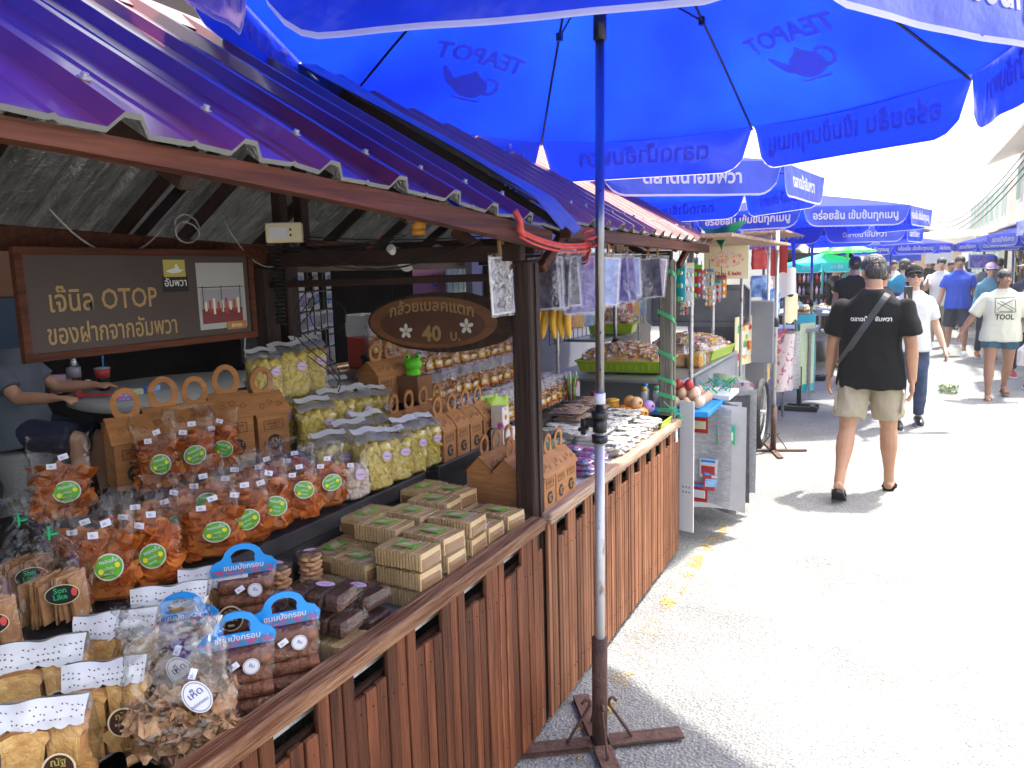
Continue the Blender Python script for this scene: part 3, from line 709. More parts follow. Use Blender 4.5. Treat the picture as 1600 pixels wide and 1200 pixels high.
def orange_bag(seed, w_=.135, d_=.06):
    t = thing('chip_bag', 'x', 'snack bag', group='clear bags of orange chips')
    b = MB(); scatter(b, 95, w_, d_, .125, p_chip, seed); part('chips', b, 'chip_orange', t, kind='stuff')
    b = MB(); bag_film(b, w_, d_ + .006, .115, .205, seed, seal=.95, noi=.0035); part('clear_bag', b, 'cello', t)
    oval_green(t, .028 - rnd.uniform(0, .02), -d_ / 2 - .0075, .078 + rnd.uniform(-.014, .012), rnd.uniform(-.35, .45)); price(t, -.012, -d_ / 2 - .004, .135, rnd.uniform(-.2, .3)); price(t, .012, -d_ / 2 + .004, .155, rnd.uniform(-.3, .3))
    return Proto(t)
OB = [orange_bag(s, .13 + .004 * (s % 3)) for s in (1, 2, 3, 4, 5)]
def put_row(protos, pts, labf, group, jit=.12, **k):
    for i, (x, y, z, rz) in enumerate(pts):
        protos[i % len(protos)].put((x, y, z), R(rz) + rnd.uniform(-jit, jit), labf(i), (rnd.uniform(1.0, 1.2), rnd.uniform(1.0, 1.2), rnd.uniform(1.02, 1.22)), tilt=k.get('tilt', -.06) + rnd.uniform(-.03, .03), roll=rnd.uniform(-.03, .03), group=group)
GO = 'clear bags of orange chips'
put_row(OB, [(-2.0, 1.57, 1.02, 42), (-2.01, 1.70, 1.02, 42), (-2.02, 1.82, 1.02, 45)], lambda i: 'orange chip bag on the top shelf before the brown carry boxes, %s from the left' % ORD[i], GO)
put_row(OB, [(-2.0, 1.26, 1.02, 40)], lambda i: 'orange chip bag standing alone on the top shelf below the seated woman', GO)
put_row(OB, [(-1.62, 1.10, .92, 40), (-1.60, 1.21, .92, 42)], lambda i: ('left' if i == 0 else 'right') + ' one of two orange chip bags right behind the white doilies', GO)
put_row(OB, [(-1.61, 1.40, .92, 45), (-1.61, 1.51, .92, 45), (-1.62, 1.62, .92, 48), (-1.62, 1.75, .92, 50), (-1.62, 1.87, .92, 50)], lambda i: 'orange chip bag in the middle shelf front row, %s one counting towards the nuts' % ORD[i], GO)
put_row(OB, [(-1.76, 1.15, .92, 40), (-1.76, 1.28, .92, 42), (-1.76, 1.40, .92, 45), (-1.77, 1.52, .92, 45), (-1.77, 1.64, .92, 48), (-1.78, 1.77, .92, 48), (-1.78, 1.90, .92, 50)], lambda i: 'orange chip bag in the middle shelf back row, %s one counting towards the nuts' % ORD[i], GO)
# nuts
t = thing('nut_bag', 'clear bag of pale whole nuts between the orange chips and yellow snacks', 'snack bag', (-1.60, 1.99, .92), R(50)); t.rotation_euler.x = -.05
b = MB(); scatter(b, 110, .115, .07, .11, p_nut, 5); part('nuts', b, 'nut', t, kind='stuff')
b = MB(); bag_film(b, .12, .078, .105, .165, 9); part('clear_bag', b, 'cello', t)
b = MB(); disc(b, front(.02, -.048, .085), .016, .02, 0); b.text('macadamia', front(.02, -.0488, .083), .008, .024, 1); part('oval_label', b, ['label_pink', 'ink_blue'], t); price(t, -.01, -.045, .12)
# yellow shell snacks
def yellow_bag(seed, w_=.125, d_=.085, h=.15):
    t = thing('puff_bag', 'x', 'snack bag')
    b = MB(); scatter(b, 190, w_, d_, h, p_shell, seed, .85); part('puffs', b, 'chip_yellow', t, kind='stuff')
    b = MB(); bag_film(b, w_ + .004, d_ + .008, h - .01, h + .022, seed); part('clear_bag', b, 'cello', t)
    b = MB(); b.grid(lambda u, v: ((u - .5) * w_ * .98, -.028 + .036 * v * 1.3, h + .024 - .022 * (1 - v) + .006 * math.sin(u * 7 + seed) + .004 * math.sin(v * 5)), 8, 3); part('folded_top', b, 'milky_plastic', t)
    b = MB(); b.grid(lambda u, v: ((u - .5) * w_ * .9, .012 + .026 * v, h + .026 + .012 * v + .004 * math.sin(u * 9 + seed * 2)), 8, 2); part('folded_top', b, 'paper', t)
    b = MB(); disc(b, front(.028, -d_ / 2 - .0085, h * .72, -.2), .017, .014, 0, 18); disc(b, front(.028, -d_ / 2 - .009, h * .72, -.2), .015, .012, 1, 18, .93); b.text('ของฝาก', front(.028, -d_ / 2 - .0095, h * .70, -.2), .008, .022, 1); part('oval_label', b, ['label_pink', 'ink_blue'], t)
    return Proto(t)
YB = [yellow_bag(s) for s in (11, 12, 13)]
GY = 'clear bags of yellow puffed snacks'
put_row(YB, [(-1.60, 2.10, .92, 62), (-1.60, 2.215, .92, 64), (-1.60, 2.33, .92, 66), (-1.61, 2.44, .92, 66)], lambda i: 'yellow snack bag in the low front row beside the nuts, %s one along' % ORD[i], GY, .05, tilt=0)
put_row(YB, [(-1.75, 2.08, .92, 62), (-1.75, 2.20, .92, 64), (-1.76, 2.32, .92, 66)], lambda i: 'low yellow snack bag hidden behind the front row, %s one along' % ORD[i], GY, .05, tilt=0)
put_row(YB, [(-1.92, 2.20, 1.005, 62), (-1.92, 2.32, 1.005, 64), (-1.92, 2.44, 1.005, 64), (-1.92, 2.56, 1.005, 66)], lambda i: 'yellow snack bag on the upper shelf left of the carry boxes, %s one along' % ORD[i], GY, .05, tilt=0)
put_row(YB, [(-2.08, 2.16, 1.02, 60), (-2.08, 2.29, 1.02, 62), (-2.10, 2.42, 1.02, 62), (-2.10, 2.54, 1.02, 62)], lambda i: 'bottom yellow snack bag of the rearmost stack, %s one along' % ORD[i], GY, .05, tilt=0)
put_row(YB, [(-2.08, 2.12, 1.195, 60), (-2.08, 2.25, 1.195, 62), (-2.10, 2.38, 1.195, 62)], lambda i: 'top yellow snack bag of the rearmost stack, %s one along' % ORD[i], GY, .05, tilt=0)
# kraft carry boxes
def oval(cx, cz, rx, rz, n=18): return [(cx + rx * math.cos(2 * PI * i / n), cz + rz * math.sin(2 * PI * i / n)) for i in range(n)]
def kraft(w_=.095, d_=.105, h=.125, rh=.055):
    """front faces -Y; ridge runs along X"""
    t = thing('carry_box', 'x', 'cardboard box')
    b = MB(); w2, d2 = w_ / 2, d_ / 2
    vs = [(-w2, -d2, 0), (w2, -d2, 0), (w2, d2, 0), (-w2, d2, 0), (-w2, -d2, h), (w2, -d2, h), (w2, d2, h), (-w2, d2, h), (-w2, 0, h + rh), (w2, 0, h + rh)]
    b.add(vs, [(0, 3, 2, 1), (0, 1, 5, 4), (2, 3, 7, 6), (1, 2, 6, 9, 5), (0, 4, 8, 7, 3)])
    part('box_body', b, 'kraft', t)
    for s_ in (-1, 1):                            # roof flaps proud of the gables, curling at the edge
        b = MB(); n_ = Vector((0, s_ * rh, d2)).normalized()
        b.grid(lambda u, v: Vector(((u - .5) * (w_ + .012), s_ * (d2 + .008) * (1 - v), h - .006 + (rh + .006) * v)) + n_ * (.0015 + .004 * math.sin(v * PI)), 4, 5); 
        vs2 = b.v[:]; f2 = b.f[:]; K = len(vs2); b.add([(Vector(p) - n_ * .0012) for p in vs2], [tuple(i for i in f[::-1]) for f in f2]); part('roof_flap', b, 'kraft', t)
        # vine print on the flap
        b = MB()
        for q in range(3):
            cx = (q - 1) * .026; c0 = .35 + .12 * (q % 2)
            pts = []
            for a in range(14):
                th = a * .55; rr = .0095 * (1 - a / 16)
                u_, v_ = cx + rr * math.cos(th), c0 + rr * math.sin(th) / .06
                pts.append(Vector((u_, s_ * (d2 + .008) * (1 - v_), h - .006 + (rh + .006) * v_)) + n_ * (.0022 + .004 * math.sin(v_ * PI)))
            b.tube(pts, .0006, 3)
        part('vine_print', b, 'kraft_ink', t)
    for s_ in (-1, 1):                            # twin handle loops on the ridge
        b = MB(); o = [(x, z) for x, z in oval(0, h + rh + .030, .036, .044)]; i_ = oval(0, h + rh + .033, .021, .027)
        T = Matrix.Translation((0, 0, h + rh)) @ Matrix.Rotation(s_ * .10, 4, 'X') @ Matrix.Translation((0, 0, -h - rh))
        b.ring(o, i_, s_ * .003 - .0006, s_ * .003 + .0006, 0, T); part('handle', b, 'kraft', t)
    for s_ in (-1,):
        y = s_ * d2
        b = MB(); b.ring(oval(0, .040, .023, .023), oval(0, .040, .0205, .0205), y - .0012, y - .0002, 0); disc(b, front(0, y - .0006, .040), .0205, .0205, 1, 18)
        r = random.Random(4)
        for _ in range(9): p_mush(b, Matrix.Translation((r.uniform(-.012, .012), y - .001, .04 + r.uniform(-.012, .012))) @ Matrix.Scale(.22, 4) @ Matrix.Rotation(1.4 + r.uniform(-.3, .3), 4, 'X'), r, 2)
        part('window', b, ['kraft_ink', 'black', 'mushroom'], t)
        b = MB(); b.ring([(-.030, .078), (.030, .078), (.030, .104), (-.030, .104)], [(-.0285, .0795), (.0285, .0795), (.0285, .1025), (-.0285, .1025)], y - .0012, y - .0002)
        b.text('ของฝาก', front(0, y - .001, .092), .013, .05); b.text('OTOP', front(0, y - .001, .082), .009, .05); part('label_print', b, 'kraft_ink', t)
    return Proto(t)
KB = kraft(); GK = 'brown cardboard carry boxes with loop handles'
for i, (x, y, z, rz, s_) in enumerate([(-2.14, 1.58, 1.02, 66, 1.22), (-2.12, 1.705, 1.02, 62, 1.3), (-2.12, 1.83, 1.02, 70, 1.24), (-2.10, 1.95, 1.02, 64, 1.34), (-2.05, 2.07, 1.02, 72, 1.26)]):
    KB.put((x, y, z), R(rz), 'large brown carry box on the top shelf behind orange chips, %s from the left' % ORD[i], s_, group=GK)
for i in range(4):
    KB.put((-1.61 + .004 * i, 2.555 + .103 * i, .92), R(90) + rnd.uniform(-.04, .04), 'brown carry box on the middle shelf beside the yellow bags, %s one along' % ORD[i], 1.0, group=GK)
for i in range(4):
    KB.put((-1.78, 2.50 + .108 * i, .92), R(90) + rnd.uniform(-.1, .1), 'brown carry box in the shaded row behind the middle shelf boxes, %s one' % ORD[i], 1.05, group=GK)
for i in range(3):
    KB.put((-2.02, 2.72 + .115 * i, 1.09), R(80) + rnd.uniform(-.2, .2), 'dark brown carry box high at the back under the oval wooden sign, %s one' % ORD[i], 1.1, group=GK)
for j in range(3):
    for i in range(3):
        KB.put((-1.145 - .107 * j, 2.475 + .102 * i, .80), R(90) + rnd.uniform(-.07, .07), 'brown carry box behind the dark post, row %s from the rail, %s one along' % (['nearest', 'second', 'third'][j], ORD[i]), 1.0, group=GK)
# wafer boxes
def clam(kind):
    t = thing('wafer_box' if kind == 'wafer' else 'brownie_box', 'x', 'plastic food box')
    b = MB(); n = 15
    if kind == 'wafer':
        for i in range(n): b.box((-.078 + .156 * (i + .5) / n, 0, .026), (.0066, .098, .044 + .002 * (i % 3)), i % 2 * 0)
        b.box((0, 0, .018), (.155, .086, .030), 1); part('wafers', b, ['wafer', 'wafer_dark'], t, kind='stuff')
        b = MB(); b.box((0, 0, .0545), (.066, .044, .0012), 0); 
        b.add([(-.03, -.02, .0553), (.005, -.02, .0553), (.03, .02, .0553), (-.004, .02, .0553)], [(0, 1, 2, 3)], 1); b.text('เผือก', Matrix.Translation((.0, -.006, .0556)), .016, .05, 2)
        part('label', b, ['label_green', 'wafer', 'card_white'], t)
    else:
        for i in range(3): b.box((-.05 + .05 * i, 0, .024), (.044, .088, .040), 0, ch=.006)
        part('brownies', b, 'cocoa', t, kind='stuff')
        b = MB(); disc(b, Matrix.Translation((.01, .0, .0556)), .026, .014, 0); b.text('บราวนี่', Matrix.Translation((.01, -.003, .056)), .009, .036, 1); part('label', b, ['label_pink', 'ink_blue'], t)
    b = MB()
    prof = [(.083, .053, 0), (.086, .056, .026), (.093, .063, .027), (.093, .063, .029), (.086, .056, .030), (.080, .050, .051), (.074, .044, .054)]
    vs = []; fs = []
    for (a, c, z) in prof:
        e = .012; vs += [(sx * (a - (e if q else 0)), sy * (c - (0 if q else e)), z) for sx, sy, qs in ((1, 1, (0, 1)), (-1, 1, (1, 0)), (-1, -1, (0, 1)), (1, -1, (1, 0))) for q in qs]
    for i in range(len(prof) - 1):
        for j in range(8): fs.append((i * 8 + j, i * 8 + (j + 1) % 8, (i + 1) * 8 + (j + 1) % 8, (i + 1) * 8 + j))
    fs.append(tuple((len(prof) - 1) * 8 + j for j in range(8)))
    b.add(vs, fs)
    for i in range(9):                            # pressed ribs in the lid
        x = -.064 + .016 * i
        for sy in (-1, 1): b.tube([(x, sy * .0565, .031), (x, sy * .0508, .051), (x, sy * .046, .0545)], .0016, 4)
    part('clear_lid', b, 'clamshell', t); return Proto(t)
WB, BB = clam('wafer'), clam('brownie'); GW = 'clear boxes of striped wafers on the counter'
cols = [-1.19, -1.365]
stacks = []
for yi, (y, ns) in enumerate([(1.70, (3, 2)), (1.84, (3, 3)), (1.98, (3, 3)), (2.11, (2, 3)), (2.24, (2, 3))]):
    for xi, x in enumerate(cols): stacks.append((x + rnd.uniform(-.008, .008), y + rnd.uniform(-.008, .008), ns[xi], xi, yi))
stacks += [(-1.36, 1.60, 1, 2, 0), (-1.19, 1.365, 1, 3, 0)] + [(-1.478, 1.735 + .165 * q, [2, 3, 2, 3][q], 4, q) for q in range(4)]
LV = ['bottom', 'second', 'third', 'top']
for (x, y, n_, xi, yi) in stacks:
    for k in range(n_):
        where = {0: 'rail-side wafer stack %s from the brownies' % ORD[yi], 1: 'shelf-side wafer stack %s from the brownies' % ORD[yi], 2: 'wafer stack behind the cookie jars', 3: 'wafer box beneath the brownies at the rail', 4: 'sideways stack at the black shelf, %s from the jars' % ORD[yi]}[xi]
        WB.put((x + rnd.uniform(-.006, .006), y + rnd.uniform(-.006, .006), .747 + .0562 * k), rnd.uniform(-.10, .10) - .06 + (PI / 2 if xi == 4 else 0), '%s striped wafer box, %s' % ('top' if k == n_ - 1 else LV[k], where) if xi != 3 else 'clear wafer box under the brownies right at the rail', group=GW)
for i, (x, y, z, rz) in enumerate([(-1.20, 1.375, .804, .05), (-1.22, 1.38, .861, .15), (-1.22, 1.515, .747, .0), (-1.23, 1.52, .804, -.1), (-1.39, 1.46, .747, .1)]):
    BB.put((x, y, z), rz, ['chocolate brownie box lying straight on the wafers at the rail', 'uppermost brownie box of the stack nearest the blue header cards', 'lower brownie box next to the rail-side wafers', 'upper brownie box next to the rail-side wafers', 'brownie box sitting alone behind the brownie stacks'][i], group='chocolate brownie boxes')
# cookie jars
def jar():
    t = thing('cookie_jar', 'x', 'jar')
    b = MB(); b.lathe([(.038, .011), (.0385, .014), (.0385, .006), (.0385, .126), (.036, .132)], 24, 0); b.lathe([(.030, .0), (.037, .001), (.0385, .006)], 24, 0); part('jar_wall', b, 'clamshell', t)
    b = MB(); b.lathe([(.0385, .131), (.0395, .133), (.0395, .141), (.036, .143), (.0001, .143)], 24, 0); part('lid', b, 'clamshell', t)
    c = MB(); c.lathe([(.0001, -.006), (.014, -.0055), (.0185, -.002), (.0185, .001), (.013, .0055), (.0001, .007)], 12); cm = c.mesh('cookie', ['cookie']); r = random.Random(5)
    for k in range(9):
        for j in range(4):
            a = 6.283 * (j + .5 * (k % 2)) / 4 + .3
            o = link('cookie', cm, t); o.location = (.0175 * math.cos(a), .0175 * math.sin(a), .010 + .0134 * k); o.rotation_euler = (.35 * math.sin(a) + r.uniform(-.15, .15), -.35 * math.cos(a) + r.uniform(-.15, .15), 0)
    b = MB(); disc(b, Matrix.Translation((0, 0, .1436)), .018, .010, 0); part('label', b, 'label_pink', t); return Proto(t)
J = jar(); J.put((-1.475, 1.50, .746), 0, 'left cookie jar in front of the orange chips', group='clear jars of round cookies'); J.put((-1.46, 1.61, .746), 1, 'right cookie jar, next to the wafer boxes', group='clear jars of round cookies')
# chocolate roll packs with blue header cards
def roll_pack():
    t = thing('roll_pack', 'x', 'snack bag')
    c = MB(); c.tube([(-.062, 0, 0), (-.05, 0, .001), (.05, 0, .001), (.062, 0, 0)], [.016, .0178, .0178, .016], 14); disc(c, Matrix.Translation((.0625, 0, 0)) @ Matrix.Rotation(PI / 2, 4, 'Y'), .009, .009, 1, 12); cm = c.mesh('roll', ['roll_cake', 'cocoa'])
    for k in range(4):
        for j in range(2):
            o = link('roll', cm, t); o.location = (rnd.uniform(-.004, .004), -.0175 + .035 * j, .019 + .0335 * k); o.rotation_euler = (rnd.uniform(0, 3), 0, rnd.uniform(-.05, .05))
    b = MB(); bag_film(b, .145, .078, .135, .165, 21, seal=.97); part('clear_bag', b, 'cello', t)
    b = MB(); out = [(-.074, .142), (.074, .142), (.078, .160), (.066, .176), (.05, .182)] + [(x, z) for x, z in arc(0, .182, .046, .036, R(10), R(170), 8)] + [(-.05, .182), (-.066, .176), (-.078, .160)]
    hole = [(x, z) for x, z in arc(0, .187, .028, .017, 0, 2 * PI, 16)][:16]; n = len(out)
    hole2 = [(0 + .028 * math.cos(math.atan2(z - .187, x)), .187 + .017 * math.sin(math.atan2(z - .187, x))) if z > .15 else (x * .36, .1705) for x, z in out]
    b.ring(out, hole2, -.003, .003, 0); part('header_card', b, 'card_blue', t)
    b = MB(); b.add([(-.070, -.0036, .144), (.070, -.0036, .144), (.074, -.0036, .158), (-.074, -.0036, .158)], [(0, 1, 2, 3)], 0); b.text('ขนมปังกรอบ', front(0, -.0042, .156), .018, .10, 1); part('card_print', b, ['card_pink', 'card_white'], t)
    b = MB(); disc(b, front(.022, -.044, .112, -.3), .017, .017, 0, 20); disc(b, front(.022, -.0445, .112, -.3), .0155, .0155, 1, 20, .94); b.text('ยิ้ม', front(.022, -.0445, .110, -.3), .010, .02, 1); part('oval_label', b, ['card_white', 'ink_blue'], t)
    price(t, -.012, -.043, .118, .5); return Proto(t)
RP = roll_pack(); GR = 'packs of chocolate rolls with blue header cards'
for (x, y, z, rz, l) in [(-1.205, 1.095, .746, 48, 'chocolate roll pack with blue header, at the rail nearest the dried mushrooms'), (-1.185, 1.215, .746, 50, 'chocolate roll pack with blue header, at the rail nearest the brownies'), (-1.39, 1.30, .746, 46, 'chocolate roll pack with blue header, topmost before the cookie jars'), (-1.40, 1.12, .746, 44, 'chocolate roll pack half hidden behind the shiny mushroom bag')]:
    RP.put((x, y, z + (.055 if 'topmost' in l else 0)), R(rz), l, tilt=-.05, group=GR)
t = thing('roll_pack', 'headless chocolate roll pack lying under the topmost blue header pack', 'snack bag', (-1.39, 1.30, .746), R(46), GR)
b = MB()
for j in range(2): b.tube([(-.066, -.02 + .04 * j, .026), (.066, -.02 + .04 * j, .026)], .023, 12)
part('roll', b, 'roll_cake', t, kind='stuff'); b = MB(); b.box((0, 0, .027), (.15, .09, .053), ch=.01); part('clear_bag', b, 'cello', t)
# toast bags with paper doilies
def toast_bag(seed):
    t = thing('toast_bag', 'x', 'snack bag')
    o = arc(-.022, .062, .016, .012, R(200), R(50), 5) ; pf = [(-.034, 0), (.034, 0), (.036, .05), (.043, .06), (.040, .074), (.02, .082), (-.02, .082), (-.040, .074), (-.043, .06), (-.036, .05)]
    c = MB(); c.prism(pf, -.008, .008); c.m = [0, 0] + [1] * (len(c.f) - 2); c.prism([(x * .8, .008 + z * .8) for x, z in pf], -.0095, .0095); cm = c.mesh('toast_slice', ['toast', 'toast_crust']); r = random.Random(seed)
    for (x, y, z, a) in [(-.033, -.026, 0, 0), (.034, -.028, 0, .1), (-.034, -.004, .004, .1), (.034, -.006, .0, -.1), (-.033, .018, 0, 0), (.033, .018, 0, .2), (-.03, -.02, .07, .2), (.035, -.018, .072, -.2), (-.034, .008, .075, 0), (.03, .01, .07, .1), (-.02, .028, .05, .1)]:
        q = link('toast_slice', cm, t); q.location = (x, y, z); q.rotation_euler = (r.uniform(-.2, .2) + (.0), r.uniform(-.12, .12), a + r.uniform(-.2, .2)); q.scale = (.82, .9, .9)
    b = MB(); bag_film(b, .152, .088, .135, .165, seed, seal=.97); part('clear_bag', b, 'cello', t)
    b = MB(); n = 12                              # doily folded over the top, scalloped
    for s_ in (-1, 1):
        def fn(u, v):
            sc_ = .005 * abs(math.sin(u * n * PI / 2)) * (v > .9)
            return ((u - .5) * .138 * (1 - .06 * v), s_ * (.003 + .026 * v ** .8) + .006 * noise.noise(Vector((u * 4, seed, v))), .180 - .036 * v ** 1.2 - sc_ + .008 * noise.noise(Vector((u * 3 + seed, v * 2, s_))))
        b.grid(fn, 24, 4)
        for i in range(17):
            for j in range(3):
                if r.random() < .2: continue
                p = Vector(fn(.04 + .058 * i + r.uniform(-.01, .01), .38 + .22 * j + r.uniform(-.04, .04))); T = Matrix.Translation(p + Vector((0, s_ * .0012, .0012))) @ Matrix.Rotation(s_ * 1.0, 4, 'X') @ Matrix.Rotation(r.uniform(-.8, .8), 4, 'Z')
                disc(b, T, .0013, .0030, 1, 6)
    part('doily', b, ['card_white', 'doily_hole'], t)
    b = MB(); disc(b, front(.032, -.0535, .085), .0245, .0265, 1, 24); disc(b, front(.032, -.054, .085), .0215, .0235, 0, 24); b.text('ณัฐ', front(.032, -.0546, .092), .016, .03, 2); b.text('ของฝาก', front(.032, -.0546, .080), .008, .034, 1); rect(b, front(.032, -.0546, .071), .012, .004, 1)
    part('round_label', b, ['label_brown', 'label_cream', 'sign_gold_lt'], t); return Proto(t)
TB = [toast_bag(31), toast_bag(32)]; GT = 'toasted bread bags topped with paper doilies'
for i, (x, y, z, rz, l) in enumerate([(-1.32, .875, .746, 42, 'toast bag with a doily, left of the shiny mushroom bag'), (-1.30, .735, .746, 42, 'toast bag with a doily in the very corner of the counter'), (-1.47, .855, .746, 42, 'toast bag with a price sticker over its brown label, at the left edge'), (-1.45, 1.0, .746, 40, 'toast bag with a wide doily, below the dark cracker bags'), (-1.455, 1.14, .75, 42, 'toast bag with a doily, just below the green oval labels'), (-1.46, 1.27, .746, 40, 'toast bag squeezed behind the topmost blue header pack')]):
    TB[i % 2].put((x, y, z), R(rz), l, sc=1.2 if x < -1.4 else 1.08, tilt=-.05, roll=rnd.uniform(-.05, .05), group=GT)
# dried mushroom bags
def mush_bag(seed):
    t = thing('mushroom_bag', 'x', 'snack bag')
    b = MB(); scatter(b, 130, .19, .09, .125, p_mush, seed, .7); part('dried_mushrooms', b, 'mushroom', t, kind='stuff')
    b = MB(); bag_film(b, .20, .10, .12, .262, seed, seal=.8, noi=.008); part('clear_bag', b, 'cello_crisp', t)
    b = MB(); disc(b, front(.035, -.062, .135, .5), .024, .034, 0, 22); disc(b, front(.035, -.0626, .135, .5), .0215, .031, 1, 22, .95); b.text('เห็ด', front(.035, -.0626, .137, .5), .02, .034, 1); b.text('ทอดกรอบ', front(.040, -.0626, .120, .5), .009, .034, 1)
    part('oval_label', b, ['card_white', 'ink_blue'], t); price(t, .03, -.05, .175, 1.2); return Proto(t)
MBg = mush_bag(41); MBg.put((-1.195, .935, .746), R(46), 'shiny clear bag of dried mushrooms right behind the rail', tilt=-.08, group='shiny bags of dried mushrooms'); MBg.put((-1.31, 1.005, .746), R(40), 'second shiny mushroom bag, leaning behind the first', tilt=-.02, group='shiny bags of dried mushrooms')
# cracker bags tied with green
def cracker_bag(seed):
    t = thing('cracker_bag', 'x', 'snack bag')
    b = MB(); r = random.Random(seed)
    for i in range(16):
        T = Matrix.Translation((-.048 + .096 * i / 16, r.uniform(-.012, .006), .052 + r.uniform(-.004, .010))) @ Matrix.Rotation(1.2 + r.uniform(-.35, .35), 4, 'Z') @ Matrix.Rotation(r.uniform(-.1, .1), 4, 'X')
        b.box((0, 0, 0), (.060 + .015 * r.random(), .0035, .085 + .02 * r.random()), 0, T)
    part('crackers', b, 'cracker', t, kind='stuff')
    b = MB(); bag_film(b, .14, .095, .115, .255, seed, top='bunch', noi=.005); part('clear_bag', b, 'cello', t)
    b = MB(); b.tube([(.012 * math.cos(a * .6), .010 * math.sin(a * .6), .2) for a in range(12)], .003, 5); b.box((0, -.014, .205), (.004, .003, .03)); part('twist_tie', b, 'twist_green', t)
    b = MB(); disc(b, front(.025, -.054, .08, .1), .034, .022, 1, 24); disc(b, front(.025, -.0546, .08, .1), .0325, .0205, 0, 24); b.text('Son', front(.022, -.0552, .084, .1), .017, .036, 2, .03); b.text('Like', front(.022, -.0552, .070, .1), .017, .036, 2, .03); disc(b, front(.049, -.0552, .084), .006, .010, 3, 10)
    part('oval_label', b, ['black', 'label_cream', 'twist_green', 'red_string'], t); return Proto(t)
CB = cracker_bag(51); GC = 'cracker bags gathered with green ties'
for (x, y, z, rz, l) in [(-1.78, 1.02, .92, 42, 'cracker bag with green tie, highest one at the left edge'), (-1.615, .985, .92, 40, 'cracker bag with green tie, above the wide doily'), (-1.61, .83, .92, 44, 'cracker bag with green tie, lowest one at the left edge')]:
    CB.put((x, y, z), R(rz), l, group=GC)
t = thing('plastic_tray', 'pale grey plastic tray by the rail beneath the dried mushrooms', 'tray', (-1.20, .80, .746)); b = MB(); b.ring([(-.08, 0), (.08, 0), (.09, .03), (-.09, .03)], [(-.07, .004), (.07, .004), (.083, .03), (-.083, .03)], -.06, .06); part('tray_body', b, 'lid_grey', t)
# ------------------------------------------------------------------ stall 2 goods
mat('film_purple_c', (.22, .10, .45), .4)
film('film_purple', tint=(.93, .85, .97), rough=.12, base=.12, edge=.65, bump=.8, bscale=40)
mat('snack_gold', (.62, .26, .03), .5, var=(.75, .42, .08), vscale=50, bump=.3, bscale=80)
mat('snack_label', (.75, .45, .03), .4); mat('snack_red', (.45, .03, .03), .4)
def gold_bag(seed):
    t = thing('snack_bag', 'x', 'snack bag')
    b = MB(); r = random.Random(seed)
    b.box((0, 0, .045), (.050, .032, .082), 0, ch=.006)
    for i in range(26): p_chip(b, Matrix.Translation((r.uniform(-.026, .026), -.016 - r.uniform(0, .008), r.uniform(.01, .09))) @ Matrix.Scale(.55, 4) @ Matrix.Rotation(r.uniform(0, 6), 4, 'Z') @ Matrix.Rotation(r.uniform(-1, 1), 4, 'X'), r, 0)
    part('crisps', b, 'snack_gold', t, kind='stuff')
    b = MB(); bag_film(b, .066, .044, .09, .135, seed, seal=.95, noi=.003); part('clear_bag', b, 'film_purple', t)
    b = MB(); rect(b, front(0, -.027, .040), .036, .030, 0); rect(b, front(0, -.0275, .028), .036, .006, 1); disc(b, front(0, -.0278, .045), .010, .008, 2, 12); part('label', b, ['snack_label', 'snack_red', 'card_white'], t); return Proto(t)
GB = [gold_bag(61), gold_bag(62), gold_bag(63)]; GG = 'small golden snack bags with purple tops'
rows = [(-1.68, .92, 3.04, 12, .088, 'lowest row'), (-1.78, .92, 3.0, 12, .09, 'second row up'), (-1.93, 1.04, 2.98, 13, .088, 'middle row'), (-2.05, 1.16, 2.90, 14, .088, 'fourth row up'), (-2.12, 1.27, 2.86, 14, .09, 'top row')]
for ri, (x, z, y0, n, st_, nm) in enumerate(rows):
    for i in range(n):
        if y0 + st_ * i > 4.12: continue
        GB[i % 3].put((x + rnd.uniform(-.012, .012), y0 + st_ * i, z), R(62) + rnd.uniform(-.25, .25), 'golden snack bag in the %s, %s from the carry boxes' % (nm, ORD[i]), 1.22, tilt=rnd.uniform(-.08, .04), roll=rnd.uniform(-.06, .06), group=GG)
b = MB(); b.box((-2.03, 3.5, 1.03), (.20, 1.3, .02)); b.box((-2.10, 3.5, 1.155), (.13, 1.3, .02)); b.box((-2.15, 3.5, 1.285), (.10, 1.3, .02)); b.box((-2.19, 3.5, 1.15), (.012, 1.3, .30)); part('snack_step', b, 'shelf_dark', st2)
